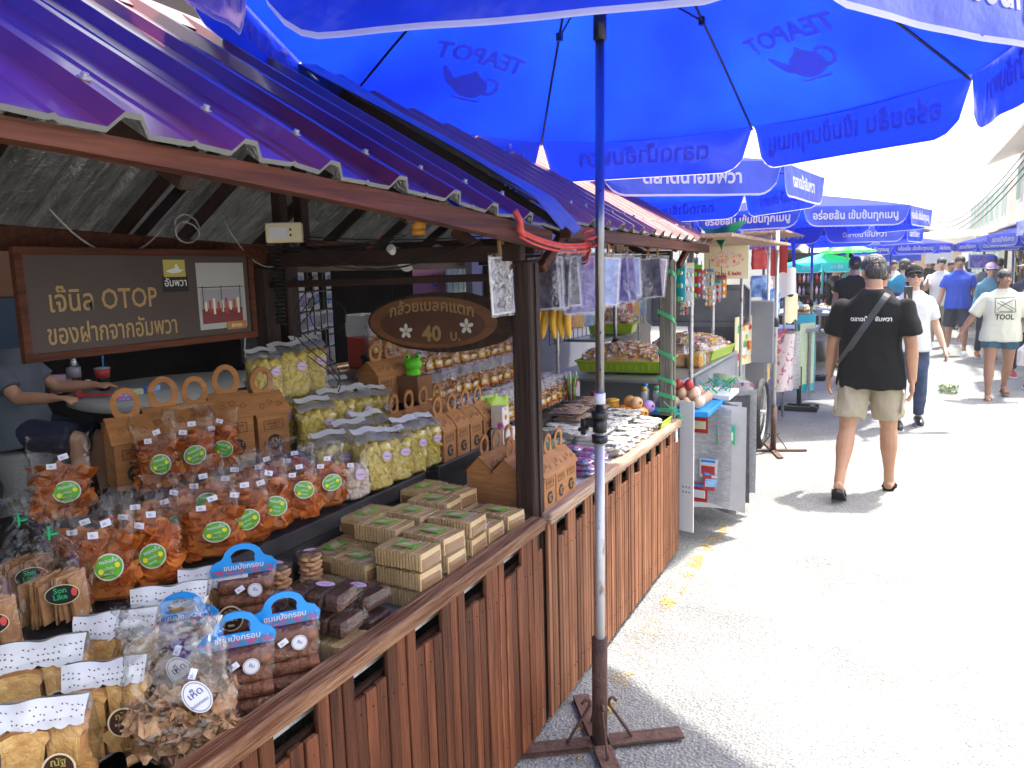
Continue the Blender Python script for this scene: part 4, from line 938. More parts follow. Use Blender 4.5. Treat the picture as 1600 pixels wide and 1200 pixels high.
# flat packs, noodle packs and candy packs heaped on the counter
mat('noodle', (.62, .58, .50), .5, var=(.78, .75, .70), vscale=60, vstretch=(1, 5, 1), bump=.6, bscale=90)
mat('pastel_mix', (.55, .40, .30), .5, var=(.45, .60, .40), vscale=45, lo=.42, hi=.58, col3=(.7, .35, .5), bump=.3, bscale=60)
mat('pink_mix', (.70, .08, .30), .45, var=(.15, .25, .55), vscale=32, lo=.42, hi=.55, col3=(.8, .7, .75), bump=.3, bscale=60)
mat('peanut_mix', (.40, .24, .16), .6, var=(.58, .42, .32), vscale=60, bump=.5, bscale=90)
mat('green_mix', (.35, .50, .25), .5, var=(.6, .62, .45), vscale=50, bump=.3, bscale=60)
def pillow(name, m, w_, d_, h, seed, fl='cello_crisp', strips=0):
    t = thing(name, 'x', 'snack packet')
    b = MB(); 
    def fn(u, v, k=1.0, e=0.0):
        x = (u - .5) * 2; y = (v - .5) * 2; 
        return (x * w_ / 2 * k, y * d_ / 2 * k, h / 2 + (h / 2) * max(0, (1 - x ** 4) * (1 - y ** 4)) ** .5 * k * fn.s + .004 * noise.noise(Vector((x * 3 + seed, y * 3, fn.s))))
    for s_ in (1, -1):
        fn.s = s_; q = MB(); q.grid(lambda u, v: fn(u, v, .93), 8, 6); b.add(q.v, q.f if s_ > 0 else [f[::-1] for f in q.f], 0, True)
    if strips:
        r = random.Random(seed)
        for i in range(strips):
            x = r.uniform(-.4, .4) * w_; y = r.uniform(-.36, .36) * d_; a = r.uniform(-.3, .3)
            b.tube([Vector((x - .022, y - .02 * a, h * .98)), Vector((x, y, h * 1.06)), Vector((x + .022, y + .02 * a, h * .98))], .0035, 4)
    part('contents', b, m, t)
    b = MB()
    for s_ in (1, -1):
        fn.s = s_; q = MB(); q.grid(lambda u, v: fn(u, v, 1.03), 8, 6); b.add(q.v, q.f if s_ > 0 else [f[::-1] for f in q.f], 0, True)
    for s_ in (-1, 1): b.grid(lambda u, v: (s_ * (w_ / 2 + .012 * v), (u - .5) * d_, h / 2 + .003 * math.sin(u * 14)), 6, 1)
    part('clear_wrapper', b, fl, t); return Proto(t)
NP = [pillow('noodle_packet', 'noodle', .105, .065, .030, 71, strips=34), pillow('noodle_packet', 'noodle', .105, .065, .030, 72, strips=34)]
PK = pillow('candy_packet', 'pink_mix', .105, .065, .026, 73); PX = pillow('mixed_packet', 'green_mix', .15, .11, .03, 74, strips=20); PN = pillow('peanut_packet', 'peanut_mix', .16, .22, .032, 75, strips=25)
WH = ['lowest', 'low', 'upper', 'topmost']
n_ = 0
for iy in range(8):
    for ix in range(4):
        x = -1.15 - .105 * ix; y = 3.28 + .105 * iy + .02 * ix
        if y > 3.98 or (ix == 3 and y > 3.9): continue
        for k in range(2 + (ix > 0)):
            NP[n_ % 2].put(sc=1.18, loc=(x + rnd.uniform(-.012, .012), y + rnd.uniform(-.01, .01), .802 + .029 * k), rz=rnd.uniform(-.35, .35) + (0 if n_ % 3 else .5), label='white noodle packet, %s in pile, %s along, row %s from rail' % (WH[min(k + (2 if k == 1 + (ix > 0) else 0), 3)], ORD[iy], ['nearest', 'second', 'third', 'fourth'][ix]), tilt=rnd.uniform(-.08, .08), roll=rnd.uniform(-.1, .1), group='white noodle packets heaped on the counter'); n_ += 1
for iy in range(3):
    for ix in range(2):
        for k in range(3):
            PK.put((-1.15 - .11 * ix + rnd.uniform(-.01, .01), 2.92 + .095 * iy + rnd.uniform(-.01, .01), .802 + .026 * k), rnd.uniform(-.4, .4), 'pink and blue candy packet, %s one in the %s pile %s the rail' % (['bottom', 'middle', 'top'][k], ORD[iy], ['beside', 'set back from'][ix]), roll=rnd.uniform(-.08, .08), group='pink and blue candy packets')
for i, (x, y, k) in enumerate([(-1.40, 3.0, 0), (-1.42, 3.16, 0), (-1.38, 3.08, 1), (-1.44, 3.32, 0), (-1.43, 3.24, 1), (-1.42, 2.90, 0)]):
    PX.put((x, y, .802 + .031 * k), rnd.uniform(-.3, .3), 'pale green mixed packet on the counter, %s one along from the carry boxes' % ORD[i], group='pale green mixed packets')
for i, (x, y, k) in enumerate([(-1.40, 3.60, 2), (-1.41, 3.61, 3), (-1.40, 3.88, 2), (-1.41, 3.87, 3)]):
    PN.put((x - .05, y, .83 + .033 * k), rnd.uniform(-.1, .1), '%s flat peanut brittle pack of the %s pair above the noodle packets' % ('upper' if k == 3 else 'lower', 'near' if i < 2 else 'far'), group='flat peanut brittle packs')
# lime packs, printed cartons, frog
mat('lime', (.36, .52, .03), .35, bump=.3, bscale=14); mat('frog_green', (.12, .62, .02), .5)
for i, (x, y, z, rz) in enumerate([(-1.56, 2.97, .92, 60), (-1.36, 2.83, .80, 75), (-1.62, 3.0, .92, 70)]):
    t = thing('lime_packet', ['lime green packet on the middle shelf, left of the dark post', 'lime green packet with a round seal, right of the dark post', 'lime green packet standing behind the printed cartons'][i], 'snack packet', (x, y, z), R(rz), 'lime green packets')
    b = MB(); bag_film(b, .11, .05, .12, .19, 80 + i, seal=1.0); part('wrapper', b, 'lime', t)
    b = MB(); disc(b, front(.01, -.031, .085), .026, .030, 0, 20); disc(b, front(.01, -.0316, .085), .022, .026, 1, 20, .9); b.text('ชาเขียว', front(.01, -.0316, .083), .014, .038, 1); part('round_label', b, ['card_white', 'black'], t)
mat('carton', (.70, .62, .62), .4, var=(.55, .08, .10), vscale=22, lo=.55, hi=.6, col3=(.1, .2, .45))
k = 0
for (x, y, z) in [(-1.57, 2.99 - .02, .92)]: pass
for i, (x, y, z) in enumerate([(-1.50, 2.60 + .27, .80), (-1.50, 2.60 + .335, .80), (-1.50, 2.87, .895), (-1.50, 2.935, .895), (-1.51, 2.90, .99)]):
    t = thing('toy_carton', 'small white and red printed carton, %s of the pile behind the brown boxes' % ['bottom near', 'bottom far', 'middle near', 'middle far', 'top'][i], 'box', (x, y, z), R(8) * (i % 3 - 1), 'small printed cartons')
    b = MB(); b.box((0, 0, .046), (.055, .06, .092), ch=.001); part('box_body', b, 'carton', t)
    b = MB(); disc(b, facex(.0282, 0, .05), .018, .02, 0, 14); disc(b, facex(.0286, 0, .046), .010, .012, 1, 12); b.text('TOY', facex(.0286, 0, .077), .014, .04, 1); disc(b, front(0, -.0305, .05), .016, .02, 0, 14); part('carton_print', b, ['label_cream', 'snack_red'], t)
t = thing('frog_toy', 'bright green toy frog head peeking up behind the carry boxes', 'toy', (-1.92, 2.86, 1.235), R(30))
b = MB(); b.ball((0, 0, .025), (.042, .03, .03), 14); b.ball((0, 0, -.02), (.035, .028, .03), 12); part('head', b, 'frog_green', t, kind='thing')
for s_ in (-1, 1): b = MB(); b.ball((s_ * .022, -.004, .056), .014, 10); part('eye', b, 'frog_green', t); b = MB(); b.ball((s_ * .022, -.016, .058), .005, 8); part('pupil', b, 'black', t)
b = MB(); b.box((-1.92, 2.86, 1.155), (.12, .12, .11)); thing('small_box', 'dark box under the green frog toy, behind the carry boxes', 'box', mb=b, mats='kraft_in')
# toy balls and jars at the far end of stall 2
for i, (dx, dy, dz, col) in enumerate([(0, 0, 0, (.75, .30, .05)), (.07, .02, 0, (.85, .35, .03)), (.03, .07, .0, (.7, .45, .25)), (.035, .03, .055, (.75, .45, .2)), (.09, .08, .03, (.45, .3, .7)), (-.05, .06, 0, (.85, .25, .03)), (-.02, .09, .05, (.8, .4, .1))]):
    mat('ball%d' % i, col, .35, spec=.5)
    t = thing('plastic_ball', ['orange toy ball lowest on the left', 'deep orange toy ball with a dark spot', 'tan toy ball at the back', 'pale tan toy ball on top of the heap', 'purple toy ball', 'orange toy ball at the far left', 'yellow orange toy ball at the top left'][i] + ' beside the ribboned post', 'toy ball', (-1.30 + dx, 4.05 + dy, .86 + dz), 0, 'coloured toy balls')
    b = MB(); b.ball((0, 0, 0), .036, 16); part('ball', b, 'ball%d' % i, t); b = MB(); b.ball((.028, -.018, .006), .009, 8); part('cap', b, 'kraft_in', t)
t = thing('ball_tray', 'white tray under the coloured toy balls by the ribboned post', 'tray', (-1.27, 4.09, .80)); b = MB(); b.box((0, 0, .011), (.24, .24, .022), ch=.003); part('tray_body', b, 'card_white', t)
for i, (x, y, z, c, l) in enumerate([(-1.42, 4.12, .80, 'ball1', 'orange lidded tub'), (-1.50, 4.02, .80, 'snack_label', 'yellow lidded tub with black script'), (-1.52, 4.15, .83, 'snack_red', 'dark red jar')]):
    t = thing('lidded_tub', l + ' beside the toy balls at the end of the counter', 'tub', (x, y, z + .03), 0)
    b = MB(); b.lathe([(.036, 0), (.038, .01), (.038, .075), (.036, .08)], 18); part('tub_body', b, c, t); b = MB(); b.lathe([(.040, .078), (.040, .092), (.03, .096), (.0001, .096)], 18); part('lid', b, 'snack_label' if i != 2 else 'snack_red', t)
    b = MB(); b.lathe([(.0395, .035), (.0395, .05)], 18); part('band', b, 'black', t)
b = MB(); b.box((-1.47, 4.09, .815), (.22, .22, .028)); thing('small_crate', 'low white box under the yellow and orange tubs', 'box', mb=b, mats='card_white')
t = thing('stick_jar', 'clear cup full of red and green sticks behind the yellow tub', 'cup', (-1.62, 4.0, .92)); b = MB(); b.lathe([(.03, 0), (.036, .09)], 16); part('cup', b, 'clamshell', t)
for i in range(14):
    b = MB(); a = i * .45; b.tube([(.016 * math.cos(a), .016 * math.sin(a), .005), (.034 * math.cos(a), .034 * math.sin(a), .13 + .02 * (i % 3))], .004, 5); part('stick', b, ['snack_red', 'frog_green', 'card_white'][i % 3], t)
t = thing('lime_basket', 'lime green basket edge beside the ribboned post', 'basket', (-1.135, 4.02, .80), R(0)); b = MB(); b.ring([(-.05, 0), (.05, 0), (.06, .045), (-.06, .045)], [(-.045, .004), (.045, .004), (.055, .045), (-.055, .045)], -.10, .10); part('basket_body', b, 'lime', t)
# hanging postcards on a line with clothes pegs
film('card_film', tint=(.9, .9, 1), rough=.1, base=.14, edge=.6, bump=.5, bscale=14)
mat('cardpic1', (.16, .14, .38), .4, var=(.55, .42, .80), vscale=9, lo=.4, hi=.6, col3=(.7, .6, .75)); mat('cardpic2', (.05, .10, .40), .4, var=(.35, .60, .90), vscale=7, lo=.4, hi=.6)
mat('cardpic3', (.55, .28, .18), .4, var=(.22, .16, .35), vscale=6, lo=.4, hi=.6, col3=(.75, .5, .3)); mat('cardpic4', (.06, .05, .05), .4, var=(.30, .28, .30), vscale=10, lo=.4, hi=.6)
mat('peg_wood', (.42, .22, .08), .6)
t = thing('card_line', 'thin line strung along the stall front holding clipped postcards', 'string'); b = MB(); b.tube(sag((-1.12, 2.42, 1.745), (-1.12, 4.2, 1.735), .02, 12), .0016, 5); part('string', b, 'cable_white', t)
GP = 'postcards in clear sleeves pegged along the line'
for i, (y, a, w_, h, m_, x) in enumerate([(2.53, 12, .11, .19, 4, -1.13), (2.60, 20, .11, .19, 4, -1.14), (2.67, 10, .11, .19, 4, -1.13), (2.74, 24, .10, .19, 4, -1.13), (2.80, 18, .13, .22, 1, -1.10), (2.90, 30, .13, .22, 1, -1.10), (2.98, 12, .12, .22, 2, -1.12), (3.10, 50, .12, .20, 2, -1.08), (3.28, 8, .12, .2, 1, -1.12), (3.38, 12, .12, .2, 1, -1.12), (3.48, 35, .12, .18, 2, -1.12), (3.82, 8, .12, .2, 4, -1.12), (3.92, 42, .12, .19, 3, -1.10), (2.28, 68, .10, .19, 4, -1.17), (2.36, 74, .08, .18, 1, -1.20)]):
    t = thing('postcard', '%s sleeved postcard on the line, %s from the dark post%s' % (['mauve', 'blue', 'orange', 'dark'][m_ - 1], ORD[min(i, 14)] if i < 13 else ['left-hand', 'nearest'][i - 13], '' if i < 13 else ' inside the stall'), 'postcard', (x, y, 1.735), R(a), GP)
    T = Matrix.Rotation(rnd.uniform(-.12, .12), 4, 'Y')
    b = MB(); b.box((0, 0, -.03 - h / 2), (w_, .0012, h), 0, T); part('picture', b, 'cardpic%d' % m_, t)
    b = MB(); b.ring([(-w_ / 2, -.03 - h), (w_ / 2, -.03 - h), (w_ / 2, -.03), (-w_ / 2, -.03)], [(-w_ / 2 + .007, -.023 - h), (w_ / 2 - .007, -.023 - h), (w_ / 2 - .007, -.037), (-w_ / 2 + .007, -.037)], -.0014, .0014, 0, T); part('border', b, 'card_white', t)
    b = MB(); b.grid(lambda u, v: ((u - .5) * (w_ + .012), -.004 + .003 * math.sin(u * 6 + i), -.012 - (h + .025) * v), 4, 4, T=T); part('sleeve', b, 'card_film', t)
    b = MB(); b.box((0, 0, -.003), (.009, .010, .05), T=T); part('peg', b, 'peg_wood', t)
# bananas (wax ones) hanging
mat('banana', (.72, .44, .03), .45, var=(.62, .34, .02), vscale=12)
t = thing('banana_bunch', 'bunch of yellow bananas hanging below the postcards', 'bananas', (-1.26, 2.92, 1.50), R(15))
for i in range(6):
    pts = []; rs = []
    for k in range(9):
        a = -.5 + 1.15 * k / 8; q = k / 8
        pts.append((-.075 + .030 * i + .05 * (q - .1) ** 2 * (1 if i > 2 else .4) - .045 * q, -.012 * (i % 2), .02 - .145 * q + .01 * math.sin(q * 3))); rs.append(.0165 * (math.sin(PI * min(1, .10 + q * .86)) ** .45) if k < 8 else .004)
    b = MB(); b.tube(pts, rs, 8); part('banana', b, 'banana', t)
b = MB(); b.tube([(0, 0, .02), (0, .0, .10), (.0, .05, .24)], .003, 5); part('stem', b, 'peg_wood', t)
# red string bunting between post, pole and postcards
t = thing('red_string', 'red plastic string knotted at the dark post and sagging to the steel pole', 'string')
b = MB()
for k in range(5):
    o = Vector((0, 0, .006 * (k - 2))); w2 = rnd.uniform(-.008, .008)
    b.tube([p + o + Vector((0, w2 * math.sin(j), w2)) for j, p in enumerate(sag((-1.0, 2.08, 1.775), (-.885, 2.36, 1.735), .022, 10))], .004, 5)
    b.tube([p + o + Vector((0, w2 * math.sin(j), w2)) for j, p in enumerate(sag((-.885, 2.37, 1.735), (-1.10, 2.85, 1.70), .02, 10))], .0035, 5)
b.tube([(-1.0, 2.05, 1.83), (-.99, 2.07, 1.80), (-1.0, 2.085, 1.775), (-.985, 2.09, 1.755)], [.012, .009, .014, .006], 6); b.tube([(-.885 + .02 * math.cos(a), 2.362 + .02 * math.sin(a), 1.73 + .003 * k) for k, a in enumerate([.7 * j for j in range(18)])], .005, 5)
b.tube([(-1.085, 2.80, 1.74), (-1.08, 2.83, 1.71), (-1.085, 2.86, 1.70)], [.012, .018, .008], 6)
part('string', b, 'red_string', t)
t = thing('green_ribbon', 'green plastic ribbon wound round the grey wooden post', 'ribbon')
py = 4.22
for (z0, z1) in [(1.66, 1.60), (1.42, 1.34), (1.20, 1.13), (1.05, 1.0), (.96, .92)]:
    b = MB(); hw = .042
    path = [(-1.13 - hw, py - hw, z0), (-1.13 + hw, py - hw, (z0 + z1) / 2), (-1.13 + hw, py + hw, z1), (-1.13 - hw, py + hw, z1), (-1.13 - hw, py - hw, z0 - .001)]
    b.add([Vector(p) + Vector((0, 0, d)) for p in path for d in (-.012, .012)], [(2 * i, 2 * i + 2, 2 * i + 3, 2 * i + 1) for i in range(4)]); part('ribbon', b, 'green_ribbon', t)
b = MB()
for a in (.4, 1.3, 2.4, -.5): b.add([(-1.085, py - .046, .865), (-1.085, py - .046, .875), (-1.085 + .07 * math.cos(a), py - .06, .865 + .06 * math.sin(a - .8)), (-1.085 + .07 * math.cos(a) + .008, py - .06, .85 + .06 * math.sin(a - .8))], [(0, 1, 2, 3)])
b.box((-1.13, py, .865), (.088, .088, .022)); part('bow', b, 'green_ribbon', t)

# ------------------------------------------------------------------ signs
t = thing('stall_sign', 'long brown board sign with gold lettering hung inside the nearest stall', 'sign', (-2.1, 1.685, 1.60))
b = MB(); b.box((0, 0, 0), (.012, .80, .27)); part('board', b, 'sign_brown', t)
b = MB(); b.box((.002, 0, .145), (.02, .85, .022)); b.box((.002, 0, -.145), (.02, .85, .022)); b.box((.002, -.414, 0), (.02, .022, .27)); b.box((.002, .414, 0), (.02, .022, .27)); part('frame', b, 'beam_wood', t)
b = MB(); b.text('เจ๊นิล OTOP', facex(.0075, -.165, -.022), .085, .35); part('lettering', b, 'sign_gold', t)
b = MB(); b.text('ของฝากจากอัมพวา', facex(.0075, -.14, -.112), .078, .43); part('lettering', b, 'sign_gold', t)
b = MB(); rect(b, facex(.0072, .085, .095), .085, .055, 0); rect(b, facex(.0070, .085, .045), .10, .05, 1)
b.add([facex(.008, .085, .095) @ Vector((x, y, 0)) for x, y in [(-.035, -.010), (-.01, -.016), (.02, -.013), (.036, -.004), (.02, -.004), (.012, .012), (.004, .014), (.0, .0), (-.015, -.002)]], [tuple(range(9))], 2); b.text('อัมพวา', facex(.008, .085, .038), .034, .085, 2); part('logo', b, ['sign_gold_lt', 'black', 'card_white'], t)
mat('photo_sky', (.40, .40, .38), .4); mat('photo_wall', (.16, .012, .02), .4)
b = MB(); rect(b, facex(.0072, .275, .0), .21, .225, 0); rect(b, facex(.0078, .272, -.015), .185, .075, 1); rect(b, facex(.0082, .272, -.068), .18, .05, 2)
for k in range(9): rect(b, facex(.0084, .20 + .018 * k, -.035), .010, .03 + .012 * (k % 3), 3 if k % 2 else 4)
for k in (.19, .27, .355): rect(b, facex(.0086, k, -.01), .003, .09, 5)
rect(b, facex(.0086, .272, .03), .20, .003, 5); rect(b, facex(.009, .33, -.105), .09, .028, 6); b.text('89/400', facex(.0095, .33, -.112), .018, .08, 4)
part('photo_print', b, ['photo_sky', 'lid_grey', 'photo_wall', 'snack_red', 'label_cream', 'black', 'kraft'], t)
mat('bark', (.025, .012, .008), .9, var=(.05, .025, .015), vscale=20, bump=1, bscale=25); mat('wood_slice', (.13, .045, .014), .4, var=(.24, .09, .028), vscale=4, vstretch=(1, 1, 3), coat=.3); mat('wood_slice_in', (.06, .02, .01), .4, var=(.12, .04, .018), vscale=4)
t = thing('wooden_sign', 'oval slice of wood with carved lettering and 40 price, two white flowers', 'sign', (-1.62, 2.60, 1.465), R(4))
b = MB(); n = 40; out = [(.335 * math.cos(2 * PI * i / n) * (1 + .03 * noise.noise(Vector((i * .9, 0, 0)))) + .02, .118 * math.sin(2 * PI * i / n) * (1 + .08 * noise.noise(Vector((i * .7, 4, 0))))) for i in range(n)]; b.prism(out, -.012, .025); part('bark_edge', b, 'bark', t)
b = MB(); disc(b, front(-.02, -.0135, 0), .285, .102, 0, 40); disc(b, front(-.02, -.0142, -.008), .235, .078, 1, 40); part('face', b, ['wood_slice', 'wood_slice_in'], t)
b = MB(); b.text('กล้วยเบลคแตก', None, .062, .44, fn=lambda x, y: (x - .02, -.015, y + .012 + .035 * (1 - (x / .22) ** 2)), bold=.02); b.text('40', front(-.02, -.0165, -.072), .085, .2, bold=.03); b.text('บ.', front(.085, -.0165, -.070), .06, .2); part('lettering', b, 'sign_gold', t)
for cx in (-.135, .135):
    b = MB()
    for k in range(5):
        a = 2 * PI * k / 5 + .3; disc(b, front(cx + .018 * math.cos(a), -.017, -.035 + .018 * math.sin(a) + (.02 if cx > 0 else 0), a), .013, .008, 0, 12)
    disc(b, front(cx, -.018, -.035 + (.02 if cx > 0 else 0)), .007, .007, 1, 10); part('flower', b, ['card_white', 'snack_label'], t)
b = MB(); b.tube([(-.2, 0, .09), (-.2, 0, .20)], .0015, 4); b.tube([(.2, 0, .09), (.2, 0, .20)], .0015, 4); part('hanging_wire', b, 'cable_black', t)
# ------------------------------------------------------------------ wiring, bulbs
t = thing('switch_box', 'yellowed white electric box with a socket fixed to the dark roof beam', 'switch box', (-2.03, 2.22, 1.82), R(35))
b = MB(); b.box((0, 0, 0), (.13, .05, .072), ch=.004); part('box_body', b, 'label_cream', t)
b = MB(); b.box((-.02, -.027, .0), (.065, .003, .045), ch=.001); part('cover_plate', b, 'card_white', t); b = MB(); disc(b, front(.025, -.0292, .010), .004, .005, 0, 8); disc(b, front(.025, -.0292, -.010), .004, .005, 0, 8); part('socket_hole', b, 'black', t)
mat('bulb', (.7, .7, .68), .25)
for i, (p, l) in enumerate([((-1.60, 2.30, 1.735), 'white spiral energy bulb hanging from the wires over the yellow snacks'), ((-1.47, 2.38, 1.73), 'long spiral energy bulb tilted beside the orange lamp holder')]):
    t = thing('spiral_bulb', l, 'light bulb', p, R(30 * i)); t.rotation_euler.x = R(60 + 40 * i)
    b = MB(); b.lathe([(.012, .03), (.016, .03), (.016, 0), (.024, -.005), (.026, -.035), (.018, -.04)], 14); part('bulb_base', b, 'bulb', t)
    b = MB(); b.tube([((.022 - .002 * i) * math.cos(a * .55), (.022 - .002 * i) * math.sin(a * .55), -.045 - a * (.0011 + .0009 * i)) for a in range(46)], .0058, 6); part('bulb_tube', b, 'bulb', t)
t = thing('lamp_holder', 'orange plastic lamp holder among the black wires', 'lamp holder', (-1.52, 2.34, 1.79)); b = MB(); b.lathe([(.02, 0), (.026, .006), (.026, .02), (.02, .024), (.026, .028), (.026, .044), (.018, .05)], 14); part('holder', b, 'ball1', t)
def cable(label, paths, r=.0022, m='cable_black'):
    t = thing('cable', label, 'cable'); b = MB()
    for p in paths: b.tube(p, r, 5)
    part('wire', b, m, t)
cable('white cable sagging in front of the long brown sign', [sag((-2.1, 1.38, 1.86), (-2.15, 1.80, 1.84), .11, 14)], .003, 'cable_white')
cable('loose white cable loops near the roof beam above the sign', [[(-2.12, 1.86 + .05 * math.cos(a * .5), 1.80 + .04 * math.sin(a * .5) + .002 * a) for a in range(20)], sag((-2.1, 2.0, 1.86), (-2.15, 2.28, 1.70), .05)], .0025, 'cable_white')
r = random.Random(9)
cable('tangle of black wires along the beam over the yellow snacks', [sag((-2.2 + r.uniform(0, .25), 2.30 + r.uniform(-.06, .08), 1.80 + r.uniform(-.06, .03)), (-1.35 + r.uniform(-.3, .2), 2.30 + r.uniform(-.05, .1), 1.78 + r.uniform(-.06, .03)), r.uniform(.01, .09)) for _ in range(12)])
cable('black wires looping down from the rear post beside the postcards', [[(-2.1 + .10 * k / 14 + .08 * math.sin(k * .45 + q), 2.32 + .02 * q, 1.66 - .024 * k * (1 + .1 * q)) for k in range(18)] for q in range(3)] + [[(-2.0 + .09 * math.cos(a * .4), 2.40, 1.50 + .07 * math.sin(a * .4)) for a in range(22)]])
cable('black coiled cord hanging on the rear post', [[(-2.14 + .018 * math.cos(a * .9), 2.29 + .018 * math.sin(a * .9), 1.80 - .0022 * a) for a in range(150)]], .0035)
cable('pale cable running down the rear post', [[(-2.22, 2.12, 1.85), (-2.21, 2.13, 1.7), (-2.18, 2.16, 1.62), (-2.2, 2.15, 1.4), (-2.2, 2.15, 1.1)]], .004, 'cable_white')
t = thing('red_tie', 'short red plastic strip dangling from the beam by the spiral bulb', 'ribbon'); b = MB(); b.tube([(-1.66, 2.32, 1.80), (-1.70, 2.32, 1.77), (-1.78, 2.31, 1.72)], [.004, .008, .007], 5, flat=.3); part('ribbon', b, 'red_string', t)

# ------------------------------------------------------------------ the dark sitting area behind the stalls
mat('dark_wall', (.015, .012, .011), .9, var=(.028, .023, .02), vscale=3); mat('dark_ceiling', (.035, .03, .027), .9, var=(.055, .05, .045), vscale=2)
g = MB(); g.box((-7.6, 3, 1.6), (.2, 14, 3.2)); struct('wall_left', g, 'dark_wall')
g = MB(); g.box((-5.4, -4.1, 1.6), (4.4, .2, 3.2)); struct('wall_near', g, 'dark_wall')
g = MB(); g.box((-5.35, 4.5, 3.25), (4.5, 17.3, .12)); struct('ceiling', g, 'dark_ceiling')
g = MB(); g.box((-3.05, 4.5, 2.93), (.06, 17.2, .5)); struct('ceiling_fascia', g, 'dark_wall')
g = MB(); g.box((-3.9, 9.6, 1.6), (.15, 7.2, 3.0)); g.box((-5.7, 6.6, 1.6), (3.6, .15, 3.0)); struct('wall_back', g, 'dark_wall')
mat('granite', (.30, .31, .30), .35, var=(.46, .47, .45), vscale=120, lo=.45, hi=.55, col3=(.12, .12, .12)); mat('granite_side', (.22, .22, .21), .5, var=(.32, .32, .31), vscale=90)
t = thing('round_table', 'round white terrazzo table in the dark behind the nearest stall', 'table', (-4.40, 3.85, .2))
b = MB(); b.lathe([(.0001, .66), (.80, .66), (.83, .675), (.83, .715), (.81, .725), (.0001, .725)], 40); part('table_top', b, 'granite', t); b = MB(); b.box((0, 0, .33), (.22, .22, .66), ch=.01); b.box((0, 0, .03), (.5, .5, .06)); part('pedestal', b, 'granite_side', t)
t = thing('stone_bench', 'white speckled terrazzo bench behind the round table', 'bench', (-5.0, 5.0, .2), R(-28))
b = MB(); b.box((0, 0, .42), (2.0, .36, .07), ch=.01); part('seat', b, 'granite', t); b = MB(); b.box((0, .2, .78), (2.0, .07, .32), ch=.02); part('backrest', b, 'granite', t)
for s_ in (-1, 1): b = MB(); b.box((s_ * .7, 0, .2), (.12, .32, .38)); part('leg', b, 'granite_side', t)
def ontable(name, label, cat, px, py, z=.925, rz=0): p = atz(px, py, z); return thing(name, label, cat, (p.x, p.y, z), rz)
film('water', tint=(.8, .9, .95), base=.12, edge=.7, bump=.2)
t = ontable('water_bottle', 'large clear water bottle with a blue label on the round table', 'bottle', 118, 612); b = MB(); b.lathe([(.045, 0), (.047, .01), (.045, .05), (.047, .1), (.045, .15), (.045, .19), (.02, .235), (.014, .25)], 16); part('bottle_body', b, 'water', t); b = MB(); b.lathe([(.016, .25), (.016, .27), (.0001, .27)], 12); part('cap', b, 'card_blue', t); b = MB(); b.lathe([(.0475, .10), (.0475, .17)], 16); part('label', b, 'ball_lab' if 'ball_lab' in M else 'lid_grey', t)
t = ontable('drink_cup', 'black and red iced drink cup with a blue straw on the round table', 'cup', 163, 610); b = MB(); b.lathe([(.035, 0), (.05, .15)], 18); part('cup_body', b, 'black_plastic', t); b = MB(); b.lathe([(.044, .09), (.0505, .15)], 18); part('red_band', b, 'snack_red', t); b = MB(); b.lathe([(.052, .15), (.052, .158), (.0001, .165)], 18); part('lid', b, 'lid_grey', t); b = MB(); b.tube([(.01, 0, .15), (.02, 0, .24)], .005, 6); part('straw', b, 'card_blue', t)
t = ontable('tape_dispenser', 'red tape dispenser lying on the round table', 'dispenser', 148, 622, .925, .6); b = MB(); b.box((0, 0, .02), (.20, .04, .015), ch=.004); b.box((-.09, 0, .03), (.03, .04, .05), ch=.004); part('dispenser_body', b, 'snack_red', t)
t = ontable('paper_ball', 'white round wrapped sweet beside the water bottle', 'sweet', 138, 606); b = MB(); b.ball((0, 0, .03), .032, 12); part('ball', b, 'bulb', t)
for i, (px, py, m_, l) in enumerate([(80, 615, 'carton', 'open printed carton in front of the seated woman'), (95, 600, 'label_pink', 'pink packet leaning on the printed carton'), (205, 618, 'green_mix', 'pale green snack packet on the round table'), (235, 612, 'cardpic2', 'blue printed packet at the right of the round table'), (190, 625, 'pink_mix', 'flat pink packet near the table edge')]):
    t = ontable('packet', l, 'packet', px, py, .925, i * .7); b = MB(); b.box((0, 0, .02 + .015 * (i < 2)), (.13, .09, .04 + .03 * (i < 2)), ch=.006); part('packet_body', b, m_, t)
# wooden side table with the red box, rack of postcards, pink poster
p = atx(520, 560, -3.3)
t = thing('side_table', 'old wooden side table in the shade behind the wooden oval sign', 'table', (-3.35, 4.15, .2)); b = MB(); b.box((0, 0, .80), (.75, 1.1, .03), ch=.004); part('table_top', b, 'rail_pale', t)
for sx in (-1, 1):
    for sy in (-1, 1): b = MB(); b.box((sx * .33, sy * .5, .39), (.05, .05, .78)); part('leg', b, 'dark_wood', t)
t = thing('red_box', 'red container with a clear lid and a white card, behind the oval sign', 'container', (-3.35, 4.42, 1.015)); b = MB(); b.box((0, 0, .11), (.2, .2, .22), ch=.01); part('box_body', b, 'snack_red', t); b = MB(); b.box((0, 0, .30), (.21, .21, .16), ch=.01); part('clear_lid', b, 'milky_plastic', t); b = MB(); rect(b, facex(.102, 0, .12), .06, .11); part('card', b, 'card_white', t)
mat('poster_pink', (.42, .16, .18), .7, var=(.48, .2, .22), vscale=5)
p0 = atx(683, 440, -3.4); t = thing('pink_poster', 'faded pink poster with blue handwriting hanging behind the oval sign', 'poster', p0, 0)
b = MB(); b.box((0, 0, 0), (.004, .72, .42)); part('paper', b, 'poster_pink', t); b = MB(); b.text('น 55', facex(.004, .1, -.04), .2, .5); part('lettering', b, 'ink_blue', t)
t = thing('postcard_rack', 'dark wire rack full of small printed postcards behind the nearest stall', 'rack', (-2.95, 3.35, 1.35), R(20))
